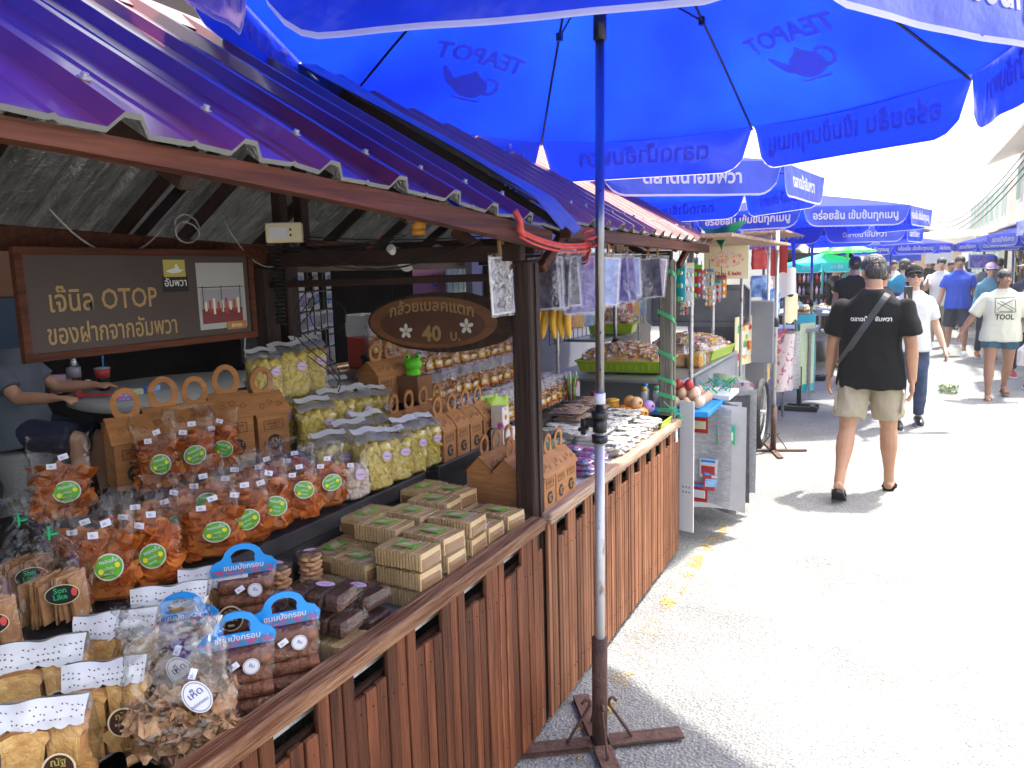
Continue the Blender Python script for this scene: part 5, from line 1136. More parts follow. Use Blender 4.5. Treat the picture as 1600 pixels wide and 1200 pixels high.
b = MB()
for i in range(8): b.box((0, -.42 + .12 * i, 0), (.006, .006, .72))
for j in range(7): b.box((0, 0, -.34 + .113 * j), (.006, .86, .006))
part('wire_frame', b, 'black_plastic', t)
for j in range(6):
    for i in range(8):
        if r.random() < .15: continue
        b = MB(); T = Matrix.Translation((.008, -.38 + .108 * i, -.28 + .113 * j)) @ Matrix.Rotation(r.uniform(-.06, .06), 4, 'X')
        b.box((0, 0, 0), (.002, .085, .10), 0, T); b.box((.0014, 0, r.uniform(-.01, .01)), (.001, .072, .062), 1, T); part('postcard', b, ['card_white', 'cardpic%d' % r.randrange(1, 5)], t)
mat('mat_beige', (.20, .14, .09), .8, var=(.28, .2, .13), vscale=20, vstretch=(1, 1, 20))
t = thing('rolled_mats', 'beige rolled mats stored on a rail above the pink poster', 'rolled mat', (-2.75, 4.0, 1.74)); 
for k in range(3): b = MB(); b.tube([(-.1 * k, -.75, .05 * (k % 2)), (-.1 * k, .9, .05 * (k % 2))], .05, 14); part('roll', b, 'mat_beige', t)
t = thing('green_crate', 'dark green plastic crate behind the end of the terrazzo bench', 'crate', (-3.6, 3.9, .95)); b = MB(); b.box((0, 0, .08), (.4, .3, .16), ch=.02); part('crate_body', b, 'twist_green', t)
b = MB(); b.box((-3.6, 3.9, .57), (.6, .5, .74)); thing('dark_cabinet', 'dark low cabinet carrying the green crate', 'cabinet', mb=b, mats='dark_wood')
p0 = atx(612, 560, -2.9); t = thing('gift_box', 'small orange and teal box below the oval sign', 'box', (p0.x, p0.y, p0.z), R(15)); b = MB(); b.box((0, -.05, 0), (.1, .10, .16), 0); b.box((0, .052, 0), (.1, .10, .16), 1); part('box_body', b, ['ball1', 'canopy_teal'], t)
b = MB(); b.box((p0.x, p0.y, (p0.z - .08 + .2) / 2), (.3, .3, p0.z - .08 - .2)); thing('plinth', 'dark wooden stand under the orange and teal box', 'stand', mb=b, mats='dark_wood')
mat('denim_dull', (.005, .025, .06), .6)
mat('poster_dull', (.10, .04, .01), .6)
t = thing('wall_poster', 'orange and yellow poster at the far left behind the sign', 'poster', atx(8, 425, -4.6)); b = MB(); b.box((0, 0, 0), (.01, .35, .28)); part('paper', b, 'poster_dull', t)
t = thing('blue_board', 'blue printed board below the orange poster at the far left', 'board', atx(3, 500, -4.62)); b = MB(); b.box((0, 0, 0), (.01, .3, .34)); part('paper', b, 'denim_dull', t)
t = thing('window_shop', 'pale green panelled shutter behind the golden snack bags', 'shutter', (-3.3, 6.0, 1.25))
for k in range(12): b = MB(); b.box((0, -.5 + .09 * k, 0), (.02, .082, 1.3), ch=.004); part('shutter_slat', b, 'green_mix', t)
# ------------------------------------------------------------------ third stall: candy cart
mat('candy_mix', (.75, .30, .10), .35, var=(.75, .68, .55), vscale=30, lo=.40, hi=.55, col3=(.75, .08, .05), spec=.8, bump=.2)
mat('candy_mix2', (.80, .76, .70), .3, var=(.70, .10, .10), vscale=30, lo=.5, hi=.58, col3=(.12, .45, .7), spec=.8)
mat('cart_grey', (.22, .23, .27), .4, var=(.27, .28, .32), vscale=4); mat('alu', (.45, .46, .48), .35, metal=.7)
def basket(label, loc, rz, L_, W_, seed, m='candy_mix'):
    t = thing('candy_basket', label, 'basket', loc, rz, 'green baskets heaped with sweets')
    b = MB(); b.add([(sx * L_ * .46, sy * W_ * .46, 0) for sx, sy in ((-1, -1), (1, -1), (1, 1), (-1, 1))] + [(sx * L_ * .5, sy * W_ * .5, .07) for sx, sy in ((-1, -1), (1, -1), (1, 1), (-1, 1))], [(3, 2, 1, 0)] + [(i, (i + 1) % 4, 4 + (i + 1) % 4, 4 + i) for i in range(4)])
    for s_ in (-1, 1): b.box((0, s_ * W_ * .5, .072), (L_ * 1.02, .018, .014), ch=.003); b.box((s_ * L_ * .5, 0, .072), (.018, W_ * 1.02, .014), ch=.003)
    for k in range(14): b.box((-L_ * .45 + L_ * .9 * k / 13, -W_ * .487, .04), (.008, .006, .055))
    part('basket_body', b, 'lime', t)
    r2 = random.Random(seed); b = MB(); b.grid(lambda u, v: ((u - .5) * L_ * .93, (v - .5) * W_ * .93, .06 + .10 * max(0, 1 - (2 * u - 1) ** 2) ** .5 * max(0, 1 - (2 * v - 1) ** 2) ** .5), 10, 8)
    for i in range(300):
        u, v = r2.uniform(.03, .97), r2.uniform(.03, .97); z = .065 + .105 * max(0, 1 - (2 * u - 1) ** 2) ** .5 * max(0, 1 - (2 * v - 1) ** 2) ** .5
        T = Matrix.Translation(((u - .5) * L_ * .93, (v - .5) * W_ * .93, z + r2.uniform(-.004, .012))) @ Matrix.Rotation(r2.uniform(0, 6.3), 4, 'Z') @ Matrix.Rotation(r2.uniform(-.8, .8), 4, 'X')
        c = r2.choice((0, 0, 1, 1, 2)); b.box((0, 0, 0), (.034, .022, .015), c, T); b.add([(.016, 0, 0), (.040, .014, .006), (.040, -.014, .002), (-.016, 0, 0), (-.040, .014, 0), (-.040, -.014, .006)], [(0, 1, 2), (3, 4, 5)], 3, False, T)
    part('sweets', b, [m, 'candy_mix2', 'snack_label', 'clear_candy'], t, kind='stuff')
basket('lime basket heaped with sweets behind the ribboned post', (-1.62, 5.02, .98), R(4), .60, .42, 1)
basket('lime basket heaped with paler sweets next to the cart wheel', (-1.42, 5.95, .97), R(-4), .55, .62, 2, 'candy_mix2')
basket('small basket of reddish sweets on the raised back shelf', (-1.95, 5.7, 1.17), R(10), .34, .3, 3, 'candy_mix2')
t = thing('candy_cart', 'steel framed candy cart behind the ribboned post, with grey back panel', 'cart')
b = MB(); b.box((-1.62, 5.55, .955), (.95, 1.9, .02), ch=.004); b.box((-2.0, 5.6, 1.15), (.3, .8, .02)); part('cart_deck', b, 'alu', t)
b = MB(); b.box((-1.60, 6.1, .62), (.85, 1.9, .62), ch=.01); part('cart_body', b, 'cart_grey', t)
for (x, y) in [(-1.12, 4.75), (-1.14, 6.6), (-1.28, 6.15), (-2.02, 4.75), (-2.02, 6.6)]:
    b = MB(); b.tube([(x, y, .3), (x, y, 1.80)], .014, 8); part('upright', b, 'steel_worn', t)
b = MB(); b.box((-1.3, 6.98, 1.08), (.75, .02, .55), ch=.01); part('back_panel', b, 'cart_grey', t)
b = MB(); b.box((-1.55, 6.8, 1.32), (.9, .02, .36), ch=.05); part('side_panel', b, 'cart_grey', t)
b = MB(); b.box((-1.45, 5.8, 1.83), (1.25, 2.7, .02)); b.box((-1.45, 5.8, 1.85), (1.3, .05, .03)); part('canopy_board', b, 'rail_pale', t)
mat('rubber', (.012, .012, .013), .7, bump=.5, bscale=60)
w_ = link('wheel', None, t); w_.location = (-1.06, 7.26, .315)
b = MB(); b.grid(lambda u, v: ((.032 * math.cos(2 * PI * v)), (.285 + .032 * math.sin(2 * PI * v)) * math.cos(2 * PI * u), (.285 + .032 * math.sin(2 * PI * v)) * math.sin(2 * PI * u)), 32, 10); part('tyre', b, 'rubber', w_)
b = MB(); b.tube([(0, .25 * math.cos(.2 * k), .25 * math.sin(.2 * k)) for k in range(33)], .012, 6); part('rim', b, 'steel_worn', w_)
b = MB()
for k in range(16): a = 2 * PI * k / 16; b.tube([(.015, .02 * math.cos(a), .02 * math.sin(a)), (0, .25 * math.cos(a), .25 * math.sin(a))], .0015, 4)
b.tube([(-.04, 0, 0), (.04, 0, 0)], .022, 10); part('spokes', b, 'steel_worn', w_)
# wire grid with goods
t = thing('wire_grid', 'dark wire display grid at the back of the candy cart', 'grid panel', (-2.1, 5.9, 1.45))
b = MB()
for k in range(26): b.box((0, -1.1 + .088 * k, 0), (.004, .004, .6))
for k in range(8): b.box((.003, 0, -.29 + .083 * k), (.004, 2.2, .004))
part('wires', b, 'black_plastic', t)
g = MB(); g.box((-2.6, 6.1, 1.3), (.05, 3.0, 2.0)); thing('grey_screen', 'dull grey boarding behind the wire grid of the candy cart', 'screen', mb=g, mats='cart_grey')
# toy packs hanging
cols = ['canopy_teal', 'card_pink', 'snack_red', 'ball4', 'label_cream', 'frog_green', 'ball1', 'cardpic2']
for i, (px, py, y, h) in enumerate([(1062, 440, 4.55, .24), (1075, 445, 4.6, .26), (1088, 440, 4.7, .20), (1096, 445, 4.9, .18), (1108, 440, 5.0, .16), (1118, 455, 5.1, .14), (1127, 448, 5.2, .15), (1070, 478, 5.3, .12), (1082, 420, 5.0, .14), (1110, 462, 4.9, .12)]):
    p = aty(px, py, y); t = thing('toy_pack', '%s hanging toy packet above the sweets, %s from the ribboned post' % (['long purple', 'long blue', 'striped', 'clear beaded', 'flowery', 'orange', 'round print', 'dark', 'small yellow', 'tiny pink'][i], ORD[i]), 'toy packet', p, rnd.uniform(-.5, .5), 'toy packets hanging over the sweets')
    b = MB(); b.grid(lambda u, v: ((u - .5) * .072, -.012 * math.sin(u * PI) * math.sin(v * PI) + .004 * noise.noise(Vector((u * 5, v * 9, i))), (v - .5) * h), 6, 10, 0); b.grid(lambda u, v: ((u - .5) * .072, .004, (v - .5) * h), 1, 1, 0)
    for q in range(9):
        zz = -h * .42 + h * .7 * (q // 3) / 2.2; xx = -.022 + .022 * (q % 3); b.ball((xx, -.014, zz), (.010, .008, .012 + .004 * (q % 2)), 7, 1 + (q + i) % 3)
    b.box((0, -.006, h * .44), (.072, .004, h * .12), 1); part('packet_body', b, ['milky_plastic' if i % 2 else cols[i % 8], cols[(i + 3) % 8], cols[(i + 5) % 8], 'card_white'], t)
    b = MB(); b.tube([(0, 0, h / 2), (0, 0, h / 2 + .06)], .002, 4); part('hook', b, 'cable_black', t)
t = thing('price_board', 'white oval price board reading 2 to 5 baht above the candy cart', 'sign', aty(1135, 410, 5.3), R(6))
b = MB(); b.box((0, 0, 0), (.29, .012, .22), ch=.004); part('board', b, 'label_cream', t); b = MB(); disc(b, front(0, -.0072, .02), .11, .055, 0, 24); part('picture', b, 'candy_mix', t)
b = MB(); b.text('ขนมโบราณ', front(0, -.0078, .045), .035, .2, 1); b.text('2 to 5 baht', front(.02, -.0078, -.085), .034, .2, 0, .03); part('lettering', b, ['snack_red', 'card_white'], t)
# eggs on a tray
mat('egg_brown', (.52, .30, .18), .4, var=(.6, .38, .24), vscale=8)
b = MB(); b.box((-1.10, 4.62, .815), (.34, .5, .03), ch=.004); thing('egg_tray', 'blue edged tray holding toy eggs in front of the candy cart', 'tray', mb=b, mats='card_blue')
eg = MB(); eg.lathe([(.0001, -.034), (.014, -.031), (.026, -.018), (.030, 0), (.026, .018), (.014, .033), (.0001, .037)], 14); em = eg.mesh('egg', ['egg_brown']); em2 = eg.mesh('egg', ['snack_red']); em3 = eg.mesh('egg', ['card_white'])
k = 0
for lay in range(3):
    for i in range(4 - lay):
        for j in range(5 - lay * 2 if lay < 2 else 1):
            me = em2 if (lay == 2) else (em3 if (i + j * 3 + lay) % 7 == 6 else em)
            o = link('toy_egg', me); o.location = (-1.21 + .066 * i + .033 * lay, 4.46 + .068 * j + .034 * lay, .862 + .048 * lay); o.rotation_euler = (rnd.uniform(-.4, .4), rnd.uniform(-.4, .4), 0)
            o['label'] = '%s toy egg on the blue tray, %s layer, %s from the left, %s row back' % ('red' if me == em2 else 'white' if me == em3 else 'brown', ['bottom', 'second', 'top'][lay], ORD[i], ORD[j]); o['category'] = 'egg'; o['group'] = 'toy eggs piled on the blue tray'
t = thing('green_toys', 'tangle of bright green and blue toy clips behind the eggs', 'toys', (-1.02, 5.0, .86)); b = MB()
for i in range(26): a = r.uniform(0, 6); c = Vector((r.uniform(-.10, .10), r.uniform(-.14, .14), r.uniform(0, .06))); b.tube([c, c + Vector((.04 * math.cos(a), .04 * math.sin(a), .03)), c + Vector((.05 * math.cos(a + 1), .05 * math.sin(a + 1), .0))], .004, 5, i % 2)
part('clips', b, ['green_ribbon', 'canopy_teal'], t, kind='stuff'); b = MB(); b.box((0, 0, -.02), (.24, .34, .03)); part('tray', b, 'card_white', t)
for i, (x, y, c) in enumerate([(-1.20, 4.42, 'ball4'), (-1.27, 4.5, 'green_ribbon'), (-1.33, 4.45, 'snack_label'), (-1.30, 4.62, 'snack_red'), (-1.36, 4.58, 'card_blue')]):
    t = thing('toy_bottle', '%s capped little toy bottle by the eggs' % ['purple', 'green', 'yellow', 'red', 'blue'][i], 'bottle', (x, y, .86 + .02), 0); b = MB(); b.lathe([(.02, -.04), (.022, .03), (.012, .045)], 10); part('bottle_body', b, 'milky_plastic', t); b = MB(); b.lathe([(.015, .045), (.015, .07), (.0001, .07)], 10); part('cap', b, c, t)
# white boards, toy cards and hanging papers in front of the cart
t = thing('white_board', 'narrow tall white sheet hanging at the end of the slatted stall', 'board', (-1.05, 4.36, .50), R(-14)); b = MB(); b.box((0, 0, 0), (.09, .008, .78)); part('sheet', b, 'card_white', t); b = MB()
for i in range(6): rect(b, front(.0 + .02 * (i % 3) - .02, -.0045, -.12 - .03 * (i // 3)), .011, .012)
part('print', b, 'lid_grey', t)
t = thing('toy_board', 'bent grey white board with small toy cards pinned on it', 'board', (-.95, 4.72, .48), R(-6)); b = MB(); b.grid(lambda u, v: ((u - .5) * .36, .06 * math.sin(u * 2.6) - .03, -.33 + .66 * v), 10, 3); part('sheet', b, 'white', t)
for i, (x, z, c, c2, l) in enumerate([(-.10, .22, 'snack_red', 'label_cream', 'red'), (.06, .16, 'green_ribbon', 'card_white', 'green'), (-.04, -.06, 'card_white', 'snack_red', 'white'), (-.02, -.14, 'snack_red', 'cardpic2', 'red'), (-.10, -.22, 'snack_red', 'card_white', 'small red')]):
    t = thing('toy_card', '%s toy card pinned %s on the bent white board' % (l, ['top left', 'top right', 'mid height', 'below the middle', 'lowest'][i]), 'toy card', (-.95 + x, 4.70 + .04 - .045 + abs(x) * .1, .48 + z), R(-6 + 10 * (i % 2)), 'toy cards on the bent board'); b = MB(); b.box((0, -.02, 0), (.11, .006, .12), 0); b.box((0, -.026, -.01), (.085, .006, .05), 1, ch=.002); b.box((0, -.025, .045), (.09, .004, .015), 2); part('card', b, [c, c2, 'card_blue'], t)
mat('news', (.42, .42, .42), .8, var=(.62, .62, .62), vscale=25, vstretch=(1, 1, 3)); mat('news_dark', (.06, .06, .07), .6, var=(.2, .2, .22), vscale=6)
for i, (x, y, z0, h, m_) in enumerate([(-.80, 4.80, .80, .62, 'news'), (-.77, 4.92, .82, .70, 'news_dark'), (-.76, 5.04, .82, .72, 'news'), (-.74, 5.16, .84, .72, 'news_dark'), (-.74, 5.30, .84, .70, 'news'), (-.78, 5.42, .86, .60, 'carton'), (-.80, 5.54, .86, .52, 'white'), (-.84, 5.66, .88, .46, 'green_mix')]):
    t = thing('hanging_magazine', '%s magazine sheet hanging off the candy cart edge, %s counting away' % ({'news': 'grey', 'news_dark': 'dark', 'carton': 'red printed', 'white': 'plain white', 'green_mix': 'greenish'}[m_], ORD[i]), 'magazine', (x - .19, y - .12, z0), R(-10 + 6 * (i % 3)), 'magazine sheets hanging off the cart')
    b = MB(); ph = i * 1.3; b.grid(lambda u, v: (.07 * math.sin(u * 2.2 + ph) * .3 + (u - .5) * .26, .02 * math.sin(u * 5 + ph) + .015 * math.sin(v * 4 + ph) * v, -h * v + .02 * math.sin(u * 3 + i)), 8, 8); part('sheet', b, m_, t)
t = thing('green_cloth', 'dark green plastic cloth drooping from the board over the candy cart', 'cloth', aty(1130, 352, 5.0)); b = MB(); b.grid(lambda u, v: ((u - .5) * .30 * (1 - v * .9), .03 * math.sin(u * 7) - .02, -.16 * v * (1 - abs(u - .5) * .6) - .02 * math.sin(u * 5)), 8, 6); part('cloth', b, 'twist_green', t)
t = thing('rolled_tube', 'white rolled tube on the edge of the wooden canopy board', 'tube', (-1.02, 5.75, 1.87), R(10)); b = MB(); b.tube([(0, -.45, 0), (0, .6, 0)], .032, 14); part('roll', b, 'white', t); b = MB(); b.tube([(0, -.452, 0), (0, -.45, 0)], .016, 12); part('core', b, 'lid_grey', t)
t = thing('cart_poster', 'colourful printed poster tied to the cart side just above the wheel', 'poster', (-1.14, 6.85, 1.02), R(78)); b = MB(); b.box((0, 0, 0), (.5, .006, .42)); part('sheet', b, 'label_cream', t)
b = MB(); r4 = random.Random(8)
for q in range(26): rect(b, front(r4.uniform(-.2, .2), -.0042 - q * .0001, r4.uniform(-.17, .12), r4.uniform(-.4, .4)), r4.uniform(.03, .09), r4.uniform(.03, .07), q % 5)
b.text('ขนม', front(0, -.0075, .13), .09, .4, 0); part('poster_print', b, ['snack_red', 'snack_label', 'green_ribbon', 'card_white', 'ball1'], t)
for q, (px, py, y, c, l) in enumerate([(1215, 405, 7.7, 'snack_red', 'red'), (1228, 440, 7.9, 'card_white', 'white'), (1206, 470, 7.6, 'cardpic2', 'blue striped'), (1238, 480, 8.0, 'label_cream', 'cream')]):
    t = thing('hanging_sheet', l + ' plastic sheet hung high on the snack cart frame', 'sheet', aty(px, py, y), .3 * q); b = MB(); b.grid(lambda u, v: ((u - .5) * .18, .02 * math.sin(u * 5 + q), .12 - .26 * v - .02 * math.sin(u * 6)), 6, 6); part('sheet', b, c, t)
for i in range(20):
    c = ['candy_mix', 'cardpic2', 'snack_red', 'pink_mix', 'green_mix', 'snack_gold', 'candy_mix2'][i * 3 % 7]; nmc = {'candy_mix': 'orange', 'cardpic2': 'blue', 'snack_red': 'red', 'pink_mix': 'pink', 'green_mix': 'greenish', 'snack_gold': 'golden', 'candy_mix2': 'whitish'}[c]
    t = thing('sweet_packet', '%s packet clipped to the wire grid, %s row, %s along' % (nmc, ['upper', 'lower'][i // 10], ORD[i % 10]), 'packet', (-2.02, 4.95 + .19 * (i % 10), [1.50, 1.24][i // 10]), R(60) + rnd.uniform(-.3, .3), 'packets clipped on the wire grid')
    b = MB(); b.box((0, 0, .07), (.09, .025, .13), ch=.01); part('contents', b, c, t); b = MB(); bag_film(b, .12, .045, .13, .20, 300 + i); part('clear_bag', b, 'cello', t)
for i in range(9):
    c = ['snack_gold', 'kraft', 'pink_mix', 'green_mix', 'candy_mix2'][i % 5]; nmc = ['golden', 'cardboard', 'pink', 'greenish', 'whitish'][i % 5]
    t = thing('deck_pack', '%s pack on the cart deck between the lime baskets, %s one along' % (nmc, ORD[i]), 'packet', (-1.22 - .12 * (i % 3), 5.30 + .10 * (i // 3), .966), R(40 * i), 'packs on the cart deck'); b = MB(); b.box((0, 0, .05), (.10, .08, .10), ch=.015); part('contents', b, c, t); b = MB(); bag_film(b, .12, .10, .10, .15, 340 + i); part('clear_bag', b, 'cello', t)
# fourth cart with red goods
t = thing('snack_cart', 'snack cart with red shelf and hanging bags behind the second steel pole', 'cart')
b = MB(); b.box((-1.42, 8.15, .95), (.8, 1.3, .03)); b.box((-1.42, 8.15, .78), (.78, 1.28, .02)); part('shelf', b, 'snack_red', t)
b = MB(); b.box((-1.40, 7.72, .42), (.6, .03, .62)); part('side_panel', b, 'alu', t); b = MB(); b.box((-1.12, 7.9, .60), (.04, .30, .16)); part('yellow_panel', b, 'snack_label', t)
for (x, y) in [(-1.06, 7.55), (-1.06, 8.8), (-1.8, 7.55), (-1.8, 8.8), (-1.2, 8.2)]: b = MB(); b.tube([(x, y, 0), (x, y, 1.95)], .014, 8); part('upright', b, 'steel_worn', t)
b = MB(); b.box((-1.4, 8.2, 1.96), (1.0, 1.6, .02)); part('canopy_board', b, 'rail_pale', t)
for i in range(22):
    y = 7.6 + (i % 8) * .17; z = [1.62, 1.36, 1.1][i // 8]; c = ['snack_red', 'white', 'cardpic2', 'carton', 'milky_plastic', 'cardpic1'][i % 6]
    t = thing('hanging_bag', '%s bag hanging on the snack cart, %s row, %s place along' % ({'snack_red': 'red', 'white': 'white', 'cardpic2': 'blue', 'carton': 'printed', 'milky_plastic': 'clear', 'cardpic1': 'mauve'}[c], ['upper', 'middle', 'lower'][i // 8], ORD[i % 8]), 'bag', (-1.13 + rnd.uniform(-.05, .03), y, z), rnd.uniform(.2, 1.4), 'bags hanging on the snack cart'); b = MB(); bag_film(b, .15, .05, .12, .2, i); part('bag', b, c, t)
for i, (x, y, c, l) in enumerate([(-.98, 8.55, 'news', 'crumpled newspaper bundle'), (-.98, 8.75, 'green_mix', 'green and white printed banner'), (-1.0, 8.35, 'carton', 'red printed banner')]):
    t = thing('hanging_banner', l + ' hanging beside the third pole', 'banner', (x, y, .95), .3 * i); b = MB(); b.grid(lambda u, v: ((u - .5) * .22, .03 * math.sin(u * 6 + v * 3), -.6 * v), 8, 8); part('sheet', b, c, t)
t = thing('cardboard_sheet', 'brown cardboard leaning under the red shelf', 'cardboard', (-1.22, 7.95, .02), R(80)); b = MB(); b.box((0, 0, .3), (.34, .012, .6), 0, Matrix.Rotation(.14, 4, 'X')); part('sheet', b, 'kraft', t)
t = thing('advert_board', 'curved teal and white advertising panel on the pavement edge', 'board', (-.93, 9.85, 0), R(75)); b = MB(); b.grid(lambda u, v: ((u - .5) * .6, .07 * math.sin(u * 3.1), .1 + .95 * v), 10, 2, 0); b.grid(lambda u, v: ((u - .5) * .48, .07 * math.sin(u * 3.1) - .01, .2 + .75 * v), 10, 2, 1); part('panel', b, ['canopy_teal', 'green_mix'], t)
t = thing('drink_table', 'small table with a bright green cup and a clear jug', 'table', (-1.15, 10.3, 0)); b = MB(); b.box((0, 0, .86), (.6, .7, .04)); part('table_top', b, 'alu', t)
for sx in (-1, 1):
    for sy in (-1, 1): b = MB(); b.box((sx * .25, sy * .3, .42), (.03, .03, .84)); part('leg', b, 'alu', t)
t = thing('green_cup', 'bright green cup on the small drink table', 'cup', (-1.0, 10.1, .88)); b = MB(); b.lathe([(.05, 0), (.06, .16), (.055, .16), (.045, .01)], 14); part('cup_body', b, 'frog_green', t)
t = thing('clear_jug', 'clear plastic drink jug beside the green cup', 'jug', (-1.15, 10.0, .88)); b = MB(); b.lathe([(.08, 0), (.09, .3), (.085, .32)], 14); part('jug_body', b, 'clamshell', t)
# far left stalls: shelves of bottles, table of food, bucket
t = thing('galvanised_bin', 'grey galvanised bucket standing at the kerb', 'bin', (-1.12, 14.3, 0)); b = MB(); b.lathe([(.20, 0), (.23, .38), (.24, .39), (.24, .41), (.225, .41), (.20, .05)], 20); part('bin_body', b, 'alu', t)
t = thing('food_table', 'long steel table laid with packed food, far along on the left', 'table', (-1.25, 13.6, 0)); b = MB(); b.box((0, 0, .9), (.95, 2.2, .04)); b.box((0, 0, .5), (.9, 2.1, .03)); part('table_top', b, 'alu', t)
for sx in (-1, 1):
    for sy in (-1, 0, 1): b = MB(); b.box((sx * .42, sy * 1.0, .45), (.035, .035, .9)); part('leg', b, 'black_plastic', t)
for i in range(14):
    t = thing('food_pack', '%s food pack on the far steel table, %s along' % (['white', 'yellow', 'green'][i % 3], ORD[i]), 'food pack', (-1.45 + .2 * (i % 4), 12.7 + .42 * (i // 3) * .8, .925), i, 'food packs on the far steel table'); b = MB(); b.box((0, 0, .03), (.16, .12, .06), 0, ch=.015); b.ball((0, 0, .07), (.05, .04, .03), 8, 1); part('pack', b, [['card_white', 'snack_label', 'green_mix'][i % 3], 'candy_mix'], t)
t = thing('bottle_shelf', 'tall shelf of small pink and dark bottles at the far left stall', 'shelf', (-1.55, 17.5, 0)); b = MB()
for k in range(5): b.box((0, 0, .75 + .26 * k), (1.5, .3, .02))
for s_ in (-1, 1): b.box((s_ * .75, 0, .95), (.03, .3, 1.9))
b.box((0, .16, .95), (1.5, .01, 1.9)); part('shelf_frame', b, 'dark_wood', t)
bm_ = {c: MB().lathe([(.022, 0), (.024, .12), (.01, .15), (.012, .18), (.0001, .18)], 8).mesh('bottle', [c]) for c in ('label_pink', 'snack_red', 'black_plastic', 'cardpic1')}
for k in range(4):
    for i in range(17):
        c = list(bm_)[(i * 3 + k) % 4]; o = link('bottle', bm_[c]); o.location = (-2.24 + .085 * i, 17.45, .765 + .26 * k); o['label'] = 'small bottle on shelf %s of the far left stall, place %d' % (['one', 'two', 'three', 'four'][k], i + 1); o['label'] = '%s bottle standing on the %s board of the far bottle shelf' % ({'label_pink': 'pink', 'snack_red': 'red', 'black_plastic': 'black', 'cardpic1': 'mauve'}[c], ['lowest', 'second', 'third', 'top'][k]); o['category'] = 'bottle'; o['group'] = '%s bottles on the %s board of the far shelf' % ({'label_pink': 'pink', 'snack_red': 'red', 'black_plastic': 'black', 'cardpic1': 'mauve'}[c], ['lowest', 'second', 'third', 'top'][k])
umbrella('small teal umbrella with white wavy lettering, far along the left side', (-1.15, 14.2), (-1.1, 14.2), 1.68, .62, 2.5, H=.16, D=.16, detail=1, mats=('canopy_teal', 'canopy_teal'), texts=('ชา-ชัก',), group=None, base='none')
umbrella('green umbrella just behind the row of blue ones', (-.75, 14.0), (-.72, 14.0), 1.86, .42, 12, H=.12, D=.03, detail=0, mats=('canopy_green', 'canopy_green'), group=None, base='none')
# ------------------------------------------------------------------ people
def fuse(mb, voxel, it=3, fold=0.0, fs=9.0, seed=0, fac=.5):
    me = mb.mesh('tmp', ['black']); o = bpy.data.objects.new('tmp', me); C.objects.link(o)
    m = o.modifiers.new('r', 'REMESH'); m.mode = 'VOXEL'; m.voxel_size = voxel
    if it: m2 = o.modifiers.new('s', 'SMOOTH'); m2.factor = fac; m2.iterations = it
    bpy.context.view_layer.update()
    out = bpy.data.meshes.new_from_object(o.evaluated_get(bpy.context.evaluated_depsgraph_get()))
    bpy.data.objects.remove(o); bpy.data.meshes.remove(me)
    if fold:
        nrm = [v.normal.copy() for v in out.vertices]
        for v, nn in zip(out.vertices, nrm):
            c = v.co; q = noise.noise(Vector((c.x * fs + seed, c.y * fs, c.z * fs * .55 + .6 * noise.noise(c * 4))))
            v.co = c + nn * fold * (1 - 2.4 * abs(q)) * .8
    out.polygons.foreach_set('use_smooth', [True] * len(out.polygons)); out.materials.clear(); return out
def wobj(name, me, m, parent):
    for x in (m if isinstance(m, (list, tuple)) else [m]): me.materials.append(M[x])
    return link(name, me, parent)
def limb(mb, p, q, rs):
    p = Vector(p); q = Vector(q); n = len(rs) - 1
    mb.tube([p.lerp(q, i / n) for i in range(n + 1)], rs, 12); mb.ball(p, rs[0] * .99, 10); mb.ball(q, rs[-1] * .99, 10)
def loft(mb, secs, T=None, n=20, ex=.9):
    def fn(u, v):
        k = v * (len(secs) - 1); i = min(int(k), len(secs) - 2); f = k - i
        a, b_ = secs[i], secs[i + 1]; z, rx, ry, cy = [a[j] * (1 - f) + b_[j] * f for j in range(4)]
        an = 2 * PI * u; c, s_ = math.cos(an), math.sin(an)
        return (rx * math.copysign(abs(c) ** ex, c), cy + ry * math.copysign(abs(s_) ** ex, s_), z)
    k = (len(secs) - 1) * 3
    vs = [fn(i / n, j / k) for j in range(k + 1) for i in range(n)]
    fs = [(j * n + i, j * n + (i + 1) % n, (j + 1) * n + (i + 1) % n, (j + 1) * n + i) for j in range(k) for i in range(n)] + [tuple(range(n))[::-1], tuple(k * n + i for i in range(n))]
    mb.add(vs, fs, 0, True, T)
mat('cloth_black', (.006, .0065, .0075), .9, spec=.2, bump=.2, bscale=120); mat('cloth_white', (.62, .62, .64), .85, bump=.2, bscale=120); mat('cloth_cream', (.58, .58, .46), .85, bump=.2, bscale=120)
mat('cloth_beige', (.36, .31, .21), .85, var=(.42, .37, .27), vscale=5, bump=.3, bscale=140); mat('cloth_blue', (.012, .06, .50), .8); mat('cloth_navy', (.015, .022, .05), .85); mat('cloth_teal', (.012, .085, .14), .85)
mat('denim', (.018, .035, .09), .85, var=(.05, .08, .17), vscale=9, bump=.3, bscale=150); mat('denim_light', (.06, .20, .30), .85, var=(.10, .27, .38), vscale=9); mat('cloth_grey', (.10, .12, .15), .85); mat('cloth_turq', (.02, .25, .42), .85); mat('cloth_red', (.45, .03, .03), .8); mat('straw', (.55, .36, .15), .8, bump=.6, bscale=60)
mat('shoe_orange', (.50, .16, .05), .6)
